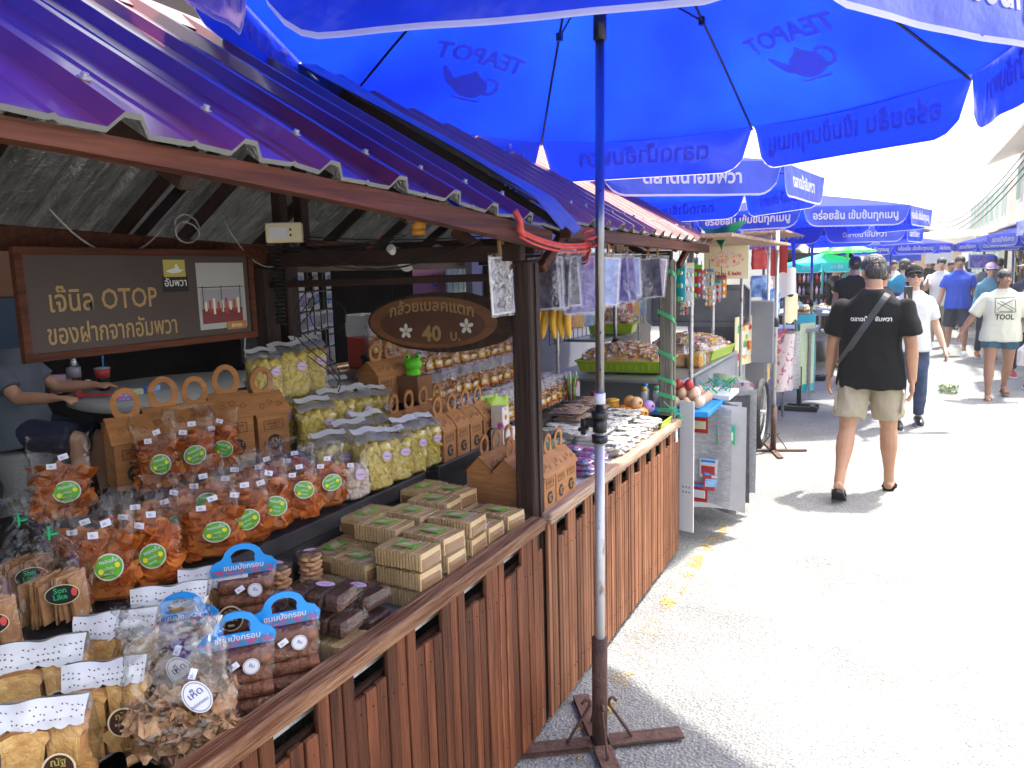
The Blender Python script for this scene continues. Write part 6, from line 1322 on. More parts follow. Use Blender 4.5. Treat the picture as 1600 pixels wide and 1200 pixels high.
def person(label, loc, rz, H=1.68, build=1.0, skin='skin_tan', hair='hair_black', shirt='cloth_white', shorts='cloth_navy', sleeve=.5, leglen=.5, legs=None, arms=None, head=(0, 0), shoes='flip', shoem='black_plastic', voxel=.011, hem=.0, lean=0, hairstyle='short', hat=None, extras=None, female=False, seat=None, torso_w=1.0, fold=.010, cat='person', group=None):
    P = thing('person', label, cat, loc, R(rz), group); k = H / 1.68; bw = build * k
    legs = legs or {1: (8, 3, 5), -1: (-8, 3, 12)}; arms = arms or {1: (5, 10, 12), -1: (-4, 10, 12)}
    def d3(f, a, s): return Vector((s * math.sin(R(a)), -math.sin(R(f)) * math.cos(R(a)), -math.cos(R(f)) * math.cos(R(a))))
    J = {}
    hipz = .885 * k
    for s in (1, -1):
        f, a, kn = legs[s][:3]; h = Vector((s * .088 * bw, 0, hipz)); kne = h + d3(f, a, s) * .415 * k; an = kne + d3(f - kn, a * .4, s) * .405 * k
        J['hip', s], J['knee', s], J['ank', s] = h, kne, an
    low = min(J['ank', 1].z - .075 * k * 1, J['ank', -1].z - .075 * k) if seat is None else J['hip', 1].z - .10 * k - seat
    for key in J: J[key] = J[key] - Vector((0, 0, low))
    hz = J['hip', 1].z
    TT = Matrix.Translation((0, 0, hz)) @ Matrix.Rotation(R(lean), 4, 'X') @ Matrix.Translation((0, 0, -.885 * k))
    sw = (.165 if female else .185) * bw * torso_w
    for s in (1, -1):
        f, a, el = arms[s][:3]; inn = arms[s][3] if len(arms[s]) > 3 else 0
        sh = TT @ Vector((s * sw * .97, .012, 1.330 * k)); e = sh + d3(f, a, s) * .255 * k
        dd = d3(f + el, a - inn, s); wr = e + dd * .25 * k
        J['sh', s], J['el', s], J['wr', s], J['hd', s] = sh, e, wr, dd
    b = MB()
    tw = torso_w * bw
    loft(b, [(.82 * k, .10 * tw, .08 * bw, 0), (.88 * k, .155 * tw, .105 * bw, .005), (.95 * k, .158 * tw, .108 * bw, .008), (1.08 * k, (.125 if female else .142) * tw, .098 * bw, -.005), (1.22 * k, .148 * tw, .108 * bw, -.005), (1.30 * k, .165 * tw, .103 * bw, .005), (1.365 * k, .140 * tw, .082 * bw, .012), (1.41 * k, .088 * bw, .065 * bw, .012), (1.46 * k, .056 * bw, .058 * bw, .008)], TT)
    for s in (1, -1):
        limb(b, J['hip', s], J['knee', s], [.088 * bw, .082 * bw, .068 * bw, .054 * bw])
        limb(b, J['knee', s], J['ank', s], [.052 * bw, .057 * bw, .055 * bw, .043 * bw, .034 * bw, .034 * bw])
        ft = legs[s][3] if len(legs[s]) > 3 else 0
        an = J['ank', s]; F = Matrix.Translation(an) @ Matrix.Rotation(R(ft), 4, 'X'); J['F', s] = F
        b.tube([F @ Vector(p) for p in ((0, .045 * k, -.045 * k), (0, .0, -.035 * k), (0, -.06 * k, -.045 * k), (s * .006, -.12 * k, -.056 * k), (s * .006, -.165 * k, -.060 * k))], [.026 * k, .036 * k, .034 * k, .036 * k, .02 * k], 10)
        for q in range(5): b.ball(F @ Vector((s * (-.022 + .013 * q) + s * .004, (-.178 + .008 * abs(q - .3)) * k, -.062 * k)), (.0095 if q else .013) * k, 6)
        limb(b, J['sh', s], J['el', s], [.050 * bw, .049 * bw, .043 * bw, .040 * bw])
        limb(b, J['el', s], J['wr', s], [.039 * bw, .041 * bw, .034 * bw, .027 * bw])
        dd = J['hd', s].normalized(); wr = J['wr', s]; side = Vector((0, -1, 0)); side = (side - dd * side.dot(dd)).normalized(); pn = dd.cross(side)       # palm plane: side = thumb side
        def hp(l, w2, t_): return wr + dd * l * k + side * w2 * k + pn * t_ * k
        for w2 in (-.026, -.009, .009, .026): b.tube([hp(-.01, w2 * .7, 0), hp(.045, w2, 0), hp(.088, w2, 0)], [.015 * k, .0155 * k, .0125 * k], 8)
        for q, (w2, L_) in enumerate([(.030, .068), (.010, .078), (-.010, .073), (-.029, .058)]):
            c_ = (.007 + .003 * q) * s; b.tube([hp(.078, w2, 0), hp(.078 + L_ * .45, w2 * 1.08, c_ * .6), hp(.078 + L_ * .78, w2 * 1.1, c_ * 1.6), hp(.078 + L_ * .95, w2 * 1.1, c_ * 2.6)], [.0105 * k, .0098 * k, .0090 * k, .0075 * k], 8)
        b.tube([hp(.012, .022, 0), hp(.045, .040, .008 * s), hp(.072, .046, .014 * s), hp(.095, .042, .018 * s)], [.016 * k, .0125 * k, .0105 * k, .008 * k], 8)
    nk = TT @ Vector((0, .008, 1.44 * k)); HT = TT @ Matrix.Translation((0, -.004, 1.515 * k)) @ Matrix.Rotation(R(head[1]), 4, 'Z') @ Matrix.Rotation(R(head[0]), 4, 'X') @ Matrix.Translation((0, -.012, .065 * k)); 
    b.tube([nk, HT @ Vector((0, .012, -.06 * k))], [.056 * bw, .052 * bw], 12)
    hk = k ** .5
    b2 = MB(); b2.ball((0, .012, .025), (.073, .092, .092), 18); b2.ball((0, -.022, -.035), (.056, .062, .068), 16); b2.ball((0, -.045, -.082), (.028, .026, .018), 10)
    b2.tube([(0, -.083, .008), (0, -.098, -.018), (0, -.103, -.026)], [.008, .012, .010], 8); b2.ball((.011, -.094, -.028), .008, 8); b2.ball((-.011, -.094, -.028), .008, 8)
    for s in (1, -1): b2.ball((s * .076, .012, -.012), (.010, .019, .030), 10); b2.ball((s * .030, -.066, -.022), (.024, .02, .02), 8); b2.ball((s * .026, -.072, .018), (.022, .015, .007), 8)
    b2.ball((0, -.088, -.055), (.022, .009, .006), 8); b2.ball((0, -.086, -.064), (.018, .009, .006), 8)
    b.add([Vector(p) * hk for p in b2.v], b2.f, 0, True, HT)
    wobj('body', fuse(b, voxel * .72, 3), skin, P)
    hd = Matrix.Identity(4)
    def hp_(mb, name, m): mb.v = [tuple(HT @ (Vector(p) * hk)) for p in mb.v]; part(name, mb, m, P)
    for s in (1, -1):
        e = MB(); e.ball((s * .028, -.0785, .003), (.0125, .006, .0065), 10); hp_(e, 'eye', 'eye_white'); e = MB(); e.ball((s * .028, -.084, .003), (.0058, .0025, .0058), 8); hp_(e, 'iris', 'hair_black')
        e = MB(); e.tube([(s * .014, -.085, .022), (s * .028, -.086, .027), (s * .044, -.076, .022)], [.003, .0035, .002], 5); hp_(e, 'eyebrow', 'hair_black')
    e = MB(); e.ball((0, -.0945, -.060), (.020, .005, .0055), 10); hp_(e, 'lips', 'lip')
    if hairstyle:
        b3 = MB(); b3.ball((0, .010, .042), (.080, .092, .081), 24)
        if hairstyle in ('long', 'pony', 'bun'): b3.ball((0, .05, -.01), (.08, .07, .085), 18)
        if hairstyle == 'long': b3.tube([(0, .06, -.02), (0, .07, -.12), (0, .075, -.20)], [.07, .06, .035], 12)
        if hairstyle == 'pony': b3.tube([(0, .10, .02), (0, .14, -.02), (0, .13, -.14)], [.025, .03, .012], 10)
        if hairstyle == 'bun': b3.ball((0, .11, .045), .035, 12)
        if hairstyle == 'short': b3.ball((0, .042, .0), (.073, .062, .068), 18); 
        b3.v = [tuple(Vector(p) * (1 + .02 * noise.noise(Vector(p) * 40))) for p in b3.v]
        b3.v = [(x, y if y > -.078 else -.078 + (y + .078) * .4, z) for x, y, z in b3.v]
        b4 = MB(); b4.add([Vector(p) * hk for p in b3.v], b3.f, 0, True, HT); me = fuse(b4, .008, 2, .004, 60, 3); wobj('hair', me, hair, P)
    # shirt
    b = MB(); hemz = (.80 + hem) * k; ss = 1.0
    loft(b, [(hemz, .204 * tw, .156 * bw, .0), (.90 * k, .196 * tw, .148 * bw, .0), (1.05 * k, .172 * tw, .126 * bw, -.004), (1.22 * k, .180 * tw, .130 * bw, -.004), (1.30 * k, .188 * tw, .122 * bw, .004), (1.35 * k, .176 * tw, .104 * bw, .01), (1.385 * k, .148 * tw, .092 * bw, .012), (1.418 * k, .112 * bw, .080 * bw, .012), (1.450 * k, .072 * bw, .068 * bw, .008)], TT, ex=.85)
    for s in (1, -1):
        sh, e, wr = J['sh', s], J['el', s], J['wr', s]
        if sleeve > 0:
            if sleeve <= 1: end = sh.lerp(e, sleeve + .12); b.tube([sh + Vector((-s * .035, 0, -.004)), sh.lerp(e, .05), sh.lerp(e, .3), end], [.050 * bw, .062 * bw, .066 * bw, .071 * bw], 14); b.ball(sh, .061 * bw, 12)
            else: b.tube([sh + Vector((-s * .035, 0, -.004)), sh.lerp(e, .1), e, e.lerp(wr, sleeve - 1)], [.052 * bw, .060 * bw, .052 * bw, .044 * bw], 14)
    wobj('shirt', fuse(b, voxel, 4, fold, 7.0, loc[0] * 3 + loc[1]), shirt, P)
    # trousers
    b = MB(); loft(b, [(.80 * k, .150 * tw, .115 * bw, .004), (.86 * k, .168 * tw, .122 * bw, .004), (.93 * k, .164 * tw, .116 * bw, .004), (1.0 * k, .158 * tw, .116 * bw, 0)], TT)
    for s in (1, -1):
        h, kn, an = J['hip', s], J['knee', s], J['ank', s]
        if leglen <= 1: b.tube([h + Vector((0, 0, .02)), h.lerp(kn, .35), h.lerp(kn, leglen)], [.094 * bw, .099 * bw, .098 * bw if shirt != 'x' else .09], 16)
        else: b.tube([h + Vector((0, 0, .02)), h.lerp(kn, .5), kn, kn.lerp(an, .3), kn.lerp(an, leglen - 1)], [.100 * bw, .086 * bw, .066 * bw, .066 * bw, .052 * bw], 16)
    wobj('trousers' if leglen > 1 else 'shorts', fuse(b, voxel, 3, fold * .8, 8.0, 5), shorts, P)
    # shoes
    for s in (1, -1):
        F = J['F', s]; sole = [(.046, -.165), (.030, -.19), (-.02, -.19), (-.040, -.165), (-.046, -.10), (-.036, .0), (-.034, .05), (0, .066), (.034, .05), (.036, .0), (.048, -.10)]
        if shoes == 'flip':
            b = MB(); z0, z1 = -.094 * k, -.075 * k; n = len(sole)
            b.add([(x * s * 1.05 * k, y * k, z) for z in (z0, z1) for x, y in sole], [tuple(range(n))[::-1], tuple(range(n, 2 * n))] + [(i, (i + 1) % n, n + (i + 1) % n, n + i) for i in range(n)], 0, False, F); 
            o = part('sandal', b, shoem, P)
            b = MB(); b.tube([F @ Vector((s * .046 * k, -.06 * k, -.075 * k)), F @ Vector((s * .030 * k, -.085 * k, -.028 * k)), F @ Vector((-s * .012 * k, -.145 * k, -.050 * k))], .006, 6); b.tube([F @ Vector((-s * .046 * k, -.05 * k, -.075 * k)), F @ Vector((-s * .030 * k, -.085 * k, -.026 * k)), F @ Vector((-s * .012 * k, -.145 * k, -.050 * k))], .006, 6); part('strap', b, shoem, P)
        else:
            b = MB(); b.tube([F @ Vector(p) for p in ((0, .055 * k, -.045 * k), (0, .02, -.025 * k), (0, -.06 * k, -.036 * k), (0, -.13 * k, -.052 * k), (0, -.185 * k, -.062 * k))], [.034 * k, .046 * k, .044 * k, .042 * k, .024 * k], 12); part('shoe', b, shoem, P)
            b = MB(); n = len(sole); b.add([(x * s * 1.08 * k, y * 1.04 * k, z) for z in (-.095 * k, -.072 * k) for x, y in sole], [tuple(range(n))[::-1], tuple(range(n, 2 * n))] + [(i, (i + 1) % n, n + (i + 1) % n, n + i) for i in range(n)], 0, False, F); part('shoe_sole', b, 'card_white', P)
    if hat:
        kind, hm = hat; b = MB()
        if kind == 'cap': b.ball((0, .022, .062), (.089, .100, .080), 20); b.grid(lambda u, v: (.078 * math.cos(PI * u), -.045 - (.02 + .075 * v) * math.sin(PI * u), .052 - .02 * v + .012 * math.sin(PI * u)), 12, 4); hp_(b, 'cap', hm)
        else: b.ball((0, .02, .075), (.09, .10, .075), 20); b.grid(lambda u, v: ((.085 + .10 * v) * math.cos(2 * PI * u), .02 + (.09 + .10 * v) * math.sin(2 * PI * u), .06 - .03 * v + .012 * math.sin(4 * PI * u)), 24, 3); hp_(b, 'straw_hat', hm)
    P_ = dict(root=P, J=J, TT=TT, HT=HT, k=k, hk=hk, bw=bw)
    if extras: extras(P_)
    return P_
def shirt_print(D, lines, z, w_, m, back=False, torso=None):
    """flat print wrapped just over the shirt front or back"""
    sg = 1 if back else -1
    me = [c for c in D['root'].children if c.name.startswith('shirt')][0]
    from mathutils.bvhtree import BVHTree
    bv = BVHTree.FromPolygons([v.co.copy() for v in me.data.vertices], [tuple(p.vertices) for p in me.data.polygons])
    def fn(x, y):
        xx = -x if back else x; o = Vector((xx, sg * .6, y)); h = bv.ray_cast(o, Vector((0, -sg, 0)))
        return (h[0] + Vector((0, sg * .003, 0))) if h[0] else Vector((xx, sg * .15, y))
    b = MB()
    for (txt, yy, hh, ww) in lines: b.text(txt, None, hh, ww, fn=lambda x, y: fn(x, y + yy), bold=.03)
    return b, fn
mat('strap_grey', (.035, .037, .042), .6)
def ex_black(D):
    b, fn = shirt_print(D, [('ตลาดน้ำ   อัมพวา', 1.255, .040, .26)], 0, 0, None, True); part('shirt_print', b, 'card_white', D['root'])
    # strap from the right shoulder down to the left hip, following the shirt
    b = MB(); N = 26
    pts = []
    for i in range(N + 1):
        q = i / N; x = .095 - .30 * q; z = 1.44 - .50 * q; p = fn(x, z); pts.append(p)
    q2 = []
    for i, p in enumerate(pts):
        t_ = (pts[min(i + 1, N)] - pts[max(i - 1, 0)]); t_.normalize(); u = Vector((0, 1, 0)).cross(t_).normalized(); q2 += [p + u * .021 + Vector((0, .004, 0)), p - u * .021 + Vector((0, .004, 0))]
    b.add(q2, [(2 * i, 2 * i + 2, 2 * i + 3, 2 * i + 1) for i in range(N)]); part('bag_strap', b, 'strap_grey', D['root'])
    for s in (1, -1):
        J = D['J']; h, kn = J['hip', s], J['knee', s]; c = h.lerp(kn, .52) + Vector((s * .098, .01, 0)); b = MB(); b.box(c, (.018, .13, .15), ch=.006); part('cargo_pocket', b, 'cloth_beige', D['root'])
    b = MB(); w_ = D['J']['wr', 1]; b.lathe([(.031, -.006), (.034, 0), (.031, .006)], 16, T=Matrix.Translation(w_)); part('bracelet', b, 'steel', D['root'])
person('man seen from behind in black T-shirt and beige cargo shorts, walking away', (-.13, 5.98, 0), 176, 1.70, 1.06, 'skin_tan', 'hair_grey', 'cloth_black', 'cloth_beige', .62, .80, {1: (-12, 5, 22, 34), -1: (12, 4, 3, 0)}, {1: (4, 15, 6, 10), -1: (-4, 13, 8, 10)}, (14, 22), 'flip', 'black_plastic', .009, hem=-.02, extras=ex_black, torso_w=1.0, fold=.017)
def ex_cap(D):
    b = MB(); b.v = []
    for s in (1, -1): b.ball((s * .030, -.088, .003), (.024, .008, .017), 12)
    b.box((0, -.094, .006), (.02, .004, .004)); b.v = [tuple(D['HT'] @ (Vector(p) * D['hk'])) for p in b.v]; part('sunglasses', b, 'black_plastic', D['root'])
ph = person('woman in black cap and sunglasses raising a phone, white T-shirt and jeans', (.17, 8.62, 0), 8, 1.58, .95, 'skin_light', 'hair_black', 'cloth_white', 'denim', .62, 1.92, {1: (-6, 4, 8), -1: (9, 3, 6)}, {1: (6, 16, 12), -1: (38, 14, 100, 30)}, (-12, 0), 'shoe', 'black_plastic', .010, hairstyle='bun', hat=('cap', 'cloth_black'), female=True, extras=ex_cap, hem=.02)
wr = ph['root'].matrix_basis @ (ph['J']['wr', -1] + ph['J']['hd', -1] * .11)
t = thing('phone', 'dark phone held up by the woman in the black cap', 'phone', wr, R(10)); b = MB(); b.box((0, -.01, .03), (.075, .009, .15), 0, ch=.003); part('phone_body', b, 'black_plastic', t)
wl = ph['root'].matrix_basis @ (ph['J']['wr', 1] + ph['J']['hd', 1] * .12)
t = thing('plastic_bag', 'thin clear plastic bag with leafy vegetables hanging from her hand', 'bag', (wl.x + .02, wl.y - .03, wl.z - .34), .3); b = MB(); bag_film(b, .22, .10, .16, .36, 91, top='bunch'); part('bag', b, 'cello', t)
b = MB(); scatter(b, 40, .18, .08, .10, p_mush, 91, .5); part('vegetables', b, 'green_mix', t, kind='stuff')
person('man in bright blue polo shirt, navy shorts and white shoes walking towards us', (1.0, 15.6, 0), -4, 1.72, 1.0, 'skin_tan', 'hair_black', 'cloth_blue', 'cloth_navy', .55, .95, {1: (10, 4, 4), -1: (-10, 4, 14)}, {1: (-8, 10, 14), -1: (8, 12, 12)}, (0, 0), 'shoe', 'card_white', .012, torso_w=1.05)
def ex_tool(D):
    b, fn = shirt_print(D, [('TOOL', .955, .085, .19)], 0, 0, None)
    for seg in [((-.10, 1.20), (.10, 1.21)), ((.10, 1.21), (.11, 1.04)), ((.11, 1.04), (-.10, 1.03)), ((-.10, 1.03), (-.10, 1.20)), ((-.08, 1.15), (.08, 1.05)), ((-.05, 1.17), (.10, 1.07)), ((-.02, 1.12), (.09, 1.19)), ((-.08, 1.07), (-.02, 1.13)), ((-.06, 1.05), (.07, 1.05))]:
        a, c = seg; n = 6; vs = []
        for i in range(n + 1):
            x = a[0] + (c[0] - a[0]) * i / n; y = a[1] + (c[1] - a[1]) * i / n; dx, dy = (c[1] - a[1]), -(c[0] - a[0]); l = math.hypot(dx, dy); vs += [fn(x + dx / l * .003, y + dy / l * .003), fn(x - dx / l * .003, y - dy / l * .003)]
        b.add(vs, [(2 * i, 2 * i + 1, 2 * i + 3, 2 * i + 2) for i in range(n)])
    b.v = [(x, y, z * 1.0) for x, y, z in b.v]; part('shirt_print', b, 'black', D['root'])
person('woman in cream shirt with a black drawing, dark teal shorts and sandals', (1.15, 10.75, 0), 6, 1.52, 1.12, 'skin_dark', 'hair_black', 'cloth_cream', 'cloth_teal', .85, .50, {1: (-10, 3, 22, 0), -1: (12, 4, 3, 6)}, {1: (6, 16, 10), -1: (-4, 30, 8)}, (-2, 14), 'flip', 'kraft_in', .010, hairstyle='pony', female=True, extras=ex_tool, torso_w=1.06, hem=-.03)
person('man in white shirt and pale trousers just left of the blue polo shirt', (.78, 16.9, 0), -6, 1.70, 1.0, 'skin_light', 'hair_black', 'cloth_white', 'cloth_beige', .6, 1.9, {1: (-10, 3, 14), -1: (10, 3, 4)}, {1: (4, 10, 12), -1: (30, 12, 90, 20)}, (4, 0), 'shoe', 'card_white', .014)
person('woman in pink cap and light denim jacket with dark trousers', (1.42, 15.1, 0), 4, 1.56, .95, 'skin_light', 'hair_black', 'denim_light', 'cloth_navy', 1.85, 1.9, {1: (8, 3, 4), -1: (-8, 3, 12)}, {1: (4, 10, 12), -1: (8, 12, 20)}, (4, 0), 'shoe', 'shoe_orange', .013, hairstyle='long', hat=('cap', 'label_pink'), female=True)
person('person in blue cap behind the denim jacket', (1.75, 18.4, 0), 0, 1.70, 1.0, 'skin_tan', 'hair_black', 'cloth_grey', 'cloth_navy', .6, 1.9, None, None, (0, 0), 'shoe', 'black_plastic', .015, hat=('cap', 'cloth_blue'))
person('woman in wide brown straw hat at the right edge', (1.62, 11.5, 0), -30, 1.54, 1.0, 'skin_light', 'hair_black', 'cloth_beige', 'cloth_black', .7, 1.9, {1: (8, 3, 4), -1: (-8, 3, 12)}, {1: (10, 8, 30), -1: (8, 8, 20)}, (4, -30), 'shoe', 'snack_red', .012, hairstyle='long', hat=('straw', 'straw'), female=True)
person('person in pale yellow straw hat behind the brown straw hat', (1.66, 12.6, 0), 10, 1.62, 1.0, 'skin_tan', 'hair_black', 'cloth_navy', 'cloth_navy', .7, 1.9, None, None, (4, 20), 'shoe', 'snack_red', .013, hairstyle='long', hat=('straw', 'label_cream'), female=True)
b = MB(); bag_film(b, .26, .12, .18, .36, 95, top='bunch'); t = thing('carrier_bag', 'white plastic carrier bag held low by the straw hat woman', 'bag', (1.50, 11.15, .36), .4, mb=b, mats='milky_plastic')
person('man in black waistcoat seen from behind, beyond the man in black', (-.50, 11.6, 0), 170, 1.72, 1.05, 'skin_tan', 'hair_black', 'cloth_black', 'cloth_black', .25, 1.9, None, {1: (5, 12, 14), -1: (0, 12, 14)}, (4, 20), 'shoe', 'black_plastic', .012)
person('person in navy shirt partly hidden by the man in black', (-.13, 9.4, 0), 160, 1.60, 1.0, 'skin_tan', 'hair_black', 'cloth_navy', 'cloth_navy', .5, 1.9, {1: (0, 3, 3), -1: (0, 3, 3)}, {1: (0, 6, 10), -1: (0, 6, 10)}, (10, 0), 'shoe', 'black_plastic', .013)
person('grey haired man in turquoise shirt behind the black cap', (.12, 13.8, 0), 150, 1.68, 1.0, 'skin_light', 'hair_grey', 'cloth_turq', 'cloth_grey', .55, 1.9, None, None, (4, 0), 'shoe', 'card_white', .013)
person('person in red cap and black shirt at the far left food table', (-.78, 14.6, 0), 80, 1.62, 1.0, 'skin_tan', 'hair_black', 'cloth_black', 'cloth_navy', .6, 1.9, None, {1: (40, 10, 40), -1: (40, 10, 40)}, (14, 0), 'shoe', 'black_plastic', .014, hat=('cap', 'cloth_red'))
person('man in dark shirt bending over the far left food table', (-1.0, 15.6, 0), 60, 1.66, 1.0, 'skin_tan', 'hair_black', 'cloth_black', 'cloth_black', .6, 1.9, None, {1: (40, 10, 40), -1: (40, 10, 40)}, (24, 0), 'shoe', 'black_plastic', .014)
person('child in grey top standing between the adults on the left', (-.66, 13.3, 0), 30, 1.25, .9, 'skin_light', 'hair_black', 'cloth_grey', 'cloth_navy', .6, .9, None, None, (4, 0), 'flip', 'black_plastic', .013)
# small far crowd
far = [(-.45, 19.0, 'cloth_red', 'denim', 1.6, 'red top'), (-.05, 20.5, 'cloth_white', 'cloth_navy', 1.68, 'white top'), (.35, 19.8, 'cloth_grey', 'cloth_beige', 1.6, 'grey top'), (.75, 22.5, 'cloth_black', 'denim', 1.72, 'black top'), (1.2, 21.5, 'cloth_turq', 'cloth_navy', 1.62, 'turquoise top'), (1.65, 23.0, 'cloth_cream', 'cloth_black', 1.6, 'cream top'), (.15, 25.0, 'cloth_navy', 'cloth_grey', 1.7, 'navy top'), (1.0, 27.0, 'cloth_red', 'cloth_navy', 1.6, 'dark red top'), (2.1, 20.5, 'cloth_black', 'denim', 1.66, 'black shirt')]
for i, (x, y, s1, s2, h, l) in enumerate(far):
    person('small distant passer-by in %s, %s' % (l, ['near the far left stalls', 'between two dark heads', 'behind the navy shirt', 'left of the blue polo man', 'right of the blue polo man', 'below the right-hand umbrellas', 'deep in the street', 'deep in the street among others', 'by the right-hand stalls'][i]), (x, y, 0), [0, 20, 170, -10, 15, 190, 0, 5, 160][i], h, 1.0, ['skin_tan', 'skin_light'][i % 2], 'hair_black', s1, s2, .6, 1.9 if i % 3 else .9, None, None, (0, 10 * (i % 3 - 1)), 'shoe', 'black_plastic', .02, hairstyle=['short', 'long'][i % 2], group='distant people down the street')
# seated woman behind the first stall
person('woman in grey T-shirt seated at the round table, arms reaching to it', (-4.90, 2.90, .2), 118, 1.60, 1.05, 'skin_tan', 'hair_black', 'cloth_grey', 'cloth_navy', .55, .95, {1: (78, 6, 78), -1: (84, 6, 80)}, {1: (45, 8, 45), -1: (40, 8, 50)}, (18, 0), 'flip', 'black_plastic', .011, hairstyle='bun', female=True, seat=.45, lean=-6)
t = thing('stool', 'dark round stool under the seated woman', 'stool', (-4.90, 2.90, .2)); b = MB(); b.lathe([(.17, 0), (.19, .02), (.15, .2), (.19, .40), (.18, .43), (.0001, .43)], 20); part('stool_body', b, 'granite_side', t)
# ------------------------------------------------------------------ right side and the end of the street
mat('plaster', (.62, .60, .55), .85, var=(.72, .70, .66), vscale=1.2, bump=.1, bscale=8); mat('roof_tin', (.50, .44, .40), .7, var=(.6, .55, .5), vscale=3, vstretch=(1, 8, 1)); mat('glass_dark', (.45, .47, .47), .3)
mat('green_frame', (.45, .62, .55), .6)
def block(label, x0, x1, y0, y1, h, face, storeys=2, m='plaster', roof=True):
    t = thing('shophouse', label, 'building', ((x0 + x1) / 2, (y0 + y1) / 2, 0)); L_ = y1 - y0; W = x1 - x0
    b = MB(); b.box((0, 0, h / 2), (W, L_, h)); part('wall', b, m, t)
    fx = -W / 2 if face < 0 else W / 2; s = face
    for f in range(storeys):
        zc = 1.3 + f * (h / storeys) + .2; n = max(1, int(L_ / 1.6))
        for i in range(n):
            y = -L_ / 2 + (i + .5) * L_ / n
            b = MB(); b.box((fx + s * .02, y, zc), (.05, .9, 1.15)); w_ = part('window', b, 'plaster', t); 
            b = MB(); b.box((fx + s * .05, y, zc), (.012, .76, 1.0)); part('pane', b, 'glass_dark', w_)
            b = MB()
            for k in range(4): b.box((fx + s * .075, y - .3 + .2 * k, zc), (.02, .025, 1.04))
            part('window_bars', b, 'green_frame', w_)
    if roof:
        b = MB(); b.prism([(-W / 2 - .9, h - .25), (0, h + .9), (W / 2 + .9, h - .25), (W / 2 + .88, h - .31), (0, h + .83), (-W / 2 - .88, h - .31)], -L_ / 2 - .4, L_ / 2 + .4); part('roof', b, 'roof_tin', t)
    return t
block('white two-storey shophouse on the right with barred windows and jutting roof', 3.3, 8.3, 15.5, 29, 4.9, -1)
block('long pale house beyond the right-hand umbrellas', 3.2, 8, 30, 44, 4.2, -1, roof=False)
block('pale house closing the left side of the street', -9, -2.6, 19, 40, 4.0, 1, roof=False)
block('brown gabled house at the far end of the street', -1.5, 3.0, 46, 52, 2.7, -1, 1, 'rail_pale')
block('white low house left of the gabled house', -9, -2.0, 44, 52, 3.4, 1, 1, roof=False)
block('pale building behind everything at the very end', -16, 20, 70, 78, 5.0, -1, 2, roof=False)
t = thing('antenna_frame', 'green metal lattice frame with a dish antenna on the white house', 'antenna', (2.75, 19.5, 2.55))
b = MB()
for z in (0, .5, 1.0):
    b.tube([(-.25, 0, z), (.25, 0, z)], .02, 5); b.tube([(-.25, 0, z), (.25, 0, z + .5)], .015, 5)
for x in (-.25, .25): b.tube([(x, 0, 0), (x, 0, 1.4)], .02, 5)
b.tube([(.25, 0, .6), (.55, 0, .55)], .02, 5); part('lattice', b, 'green_frame', t); b = MB(); b.grid(lambda u, v: (.7 + .3 * v * math.cos(6.283 * u), -.12 * v * v, .75 + .3 * v * math.sin(6.283 * u)), 16, 4); part('dish', b, 'green_frame', t)
t = thing('utility_cables', 'black overhead cables crossing in front of the white house', 'cables'); b = MB()
for k in range(4): b.tube(sag((1.9, 14, 3.6 - .12 * k), (1.2, 44, 4.2 - .2 * k), 1.0, 16), .012, 4)
part('wire', b, 'cable_black', t, kind='stuff')
def stallbox(label, x0, x1, y0, y1, seed, gm):
    t = thing('street_stall', label, 'market stall', ((x0 + x1) / 2, (y0 + y1) / 2, 0)); W = x1 - x0; L_ = y1 - y0
    b = MB(); b.box((.05, 0, .4), (W - .1, L_, .8)); part('counter', b, 'dark_wood', t); b = MB(); b.box((W / 2, 0, 1.3), (.05, L_, 2.2)); part('back_wall', b, 'dark_wall', t)
    for sx in (-1, 1):
        for sy in (-1, 1): b = MB(); b.box((sx * (W / 2 - .05), sy * (L_ / 2 - .05), 1.15), (.05, .05, 2.3)); part('post', b, 'post_wood', t)
    b = MB(); b.box((0, 0, 2.32), (W + .3, L_ + .1, .03)); part('roof_board', b, 'roof_tin', t)
    r2 = random.Random(seed); b = MB()
    for i in range(60): b.box((r2.uniform(-W / 2 + .1, W / 2 - .15), r2.uniform(-L_ / 2 + .1, L_ / 2 - .1), .83 + r2.uniform(0, .12)), (r2.uniform(.06, .16), r2.uniform(.06, .16), r2.uniform(.06, .2)), r2.randrange(len(gm)))
    for i in range(30): b.box((W / 2 - .1, r2.uniform(-L_ / 2, L_ / 2), r2.uniform(1.2, 1.9)), (.04, r2.uniform(.08, .2), r2.uniform(.12, .3)), r2.randrange(len(gm)))
    part('goods', b, gm, t, kind='stuff')
gm = ['snack_red', 'card_white', 'snack_label', 'cardpic1', 'carton', 'black_plastic', 'kraft', 'card_blue']
stallbox('dark stall under the right-hand umbrellas with yellow goods', 2.1, 3.1, 13.0, 16.0, 1, gm)
stallbox('dark stall with hung clothes behind the denim jacket', 2.15, 3.1, 16.4, 20.5, 2, gm[3:])
stallbox('dark stall far along the right side', 2.2, 3.1, 21, 26, 3, gm)
stallbox('stall far along the left side beyond the bottle shelf', -2.4, -1.3, 19, 25, 4, gm)
t = thing('picture_screen', 'bright framed picture hanging in the right-hand stalls', 'picture', (1.62, 19.3, 1.62)); b = MB(); b.box((0, 0, 0), (.46, .02, .30)); part('frame', b, 'card_white', t); b = MB(); b.box((0, -.012, 0), (.40, .006, .24)); part('picture', b, 'cardpic1', t)
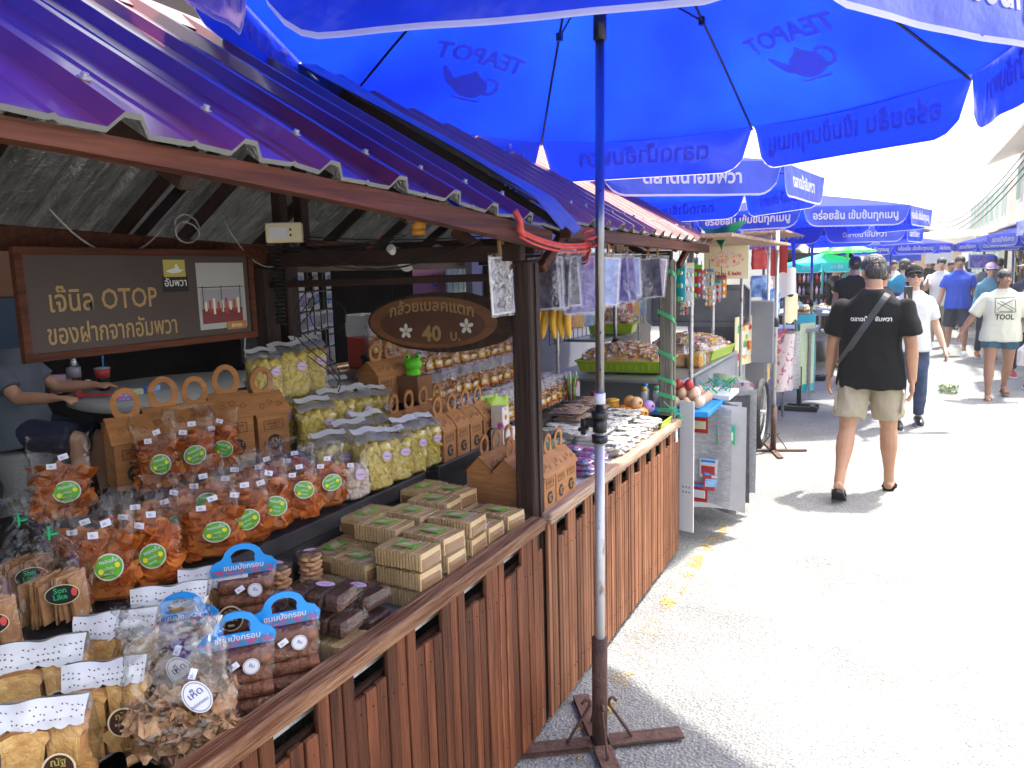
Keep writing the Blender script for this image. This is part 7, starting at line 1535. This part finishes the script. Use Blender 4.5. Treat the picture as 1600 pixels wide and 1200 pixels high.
umbrella('blue umbrella nearest on the right side, showing the start of its slogan', (2.55, 12.4), (2.5, 12.4), 2.16, 1.1, 22.5, detail=1, base='rail', texts=(TH2,))
umbrella('blue umbrella second on the right side, lettering on its white-edged front', (2.5, 15.2), (2.45, 15.2), 2.06, 1.1, 2.5, detail=1, base='rail', texts=(TH1,))
umbrella('blue umbrella third on the right side, small above the blue polo man', (2.2, 19.0), (2.15, 19.0), 2.02, 1.0, 2.5, detail=1, base='rail', texts=(TH1,))
umbrella('plain blue umbrella far down the middle of the street', (.9, 26), (.9, 26), 2.1, 1.3, 12, detail=0, group=None, base='none')
umbrella('blue lettered umbrella far behind the black cap', (-.1, 18), (-.1, 18), 2.0, 1.1, 2.5, detail=1, base='rail', texts=(TH2,))
umbrella('cream umbrella far behind the polo shirt, almost white in the sun', (1.3, 24), (1.3, 24), 2.25, 1.9, 12, detail=0, mats=('canopy_cream', 'canopy_cream'), group=None, base='none')
umbrella('large cream umbrella at the middle distance, washed out by the sun', (.4, 31), (.4, 31), 2.4, 2.4, 0, detail=0, mats=('canopy_cream', 'canopy_cream'), group=None, base='none')
for i, (x, y, z, w_, h, c) in enumerate([(-.05, 21.5, 1.9, 1.2, .45, 'cloth_blue'), (.35, 23, 1.9, .16, .6, 'snack_red'), (.95, 22, 1.75, .6, .3, 'card_white')]):
    t = thing('banner', ['dark blue hanging banner with white script far down the street', 'narrow red banner strip beside the blue banner', 'white price card strip hanging far down the street'][i], 'banner', (x, y, z)); b = MB(); b.box((0, 0, 0), (w_, .02, h)); part('cloth', b, c, t)

# light haze over the street
def haze():
    m = bpy.data.materials.new('haze'); m.use_nodes = True; N = m.node_tree.nodes; N.remove(N['Principled BSDF'])
    v = N.new('ShaderNodeVolumePrincipled'); v.inputs['Color'].default_value = (.95, .97, 1, 1); v.inputs['Density'].default_value = .0017; v.inputs['Anisotropy'].default_value = .3
    m.node_tree.links.new(v.outputs[0], N['Material Output'].inputs['Volume']); M['haze'] = m
    g = MB(); g.box((0, 170, 4.0), (440, 480, 10.0)); o = part('haze', g, 'haze', None, kind='stuff')
haze()
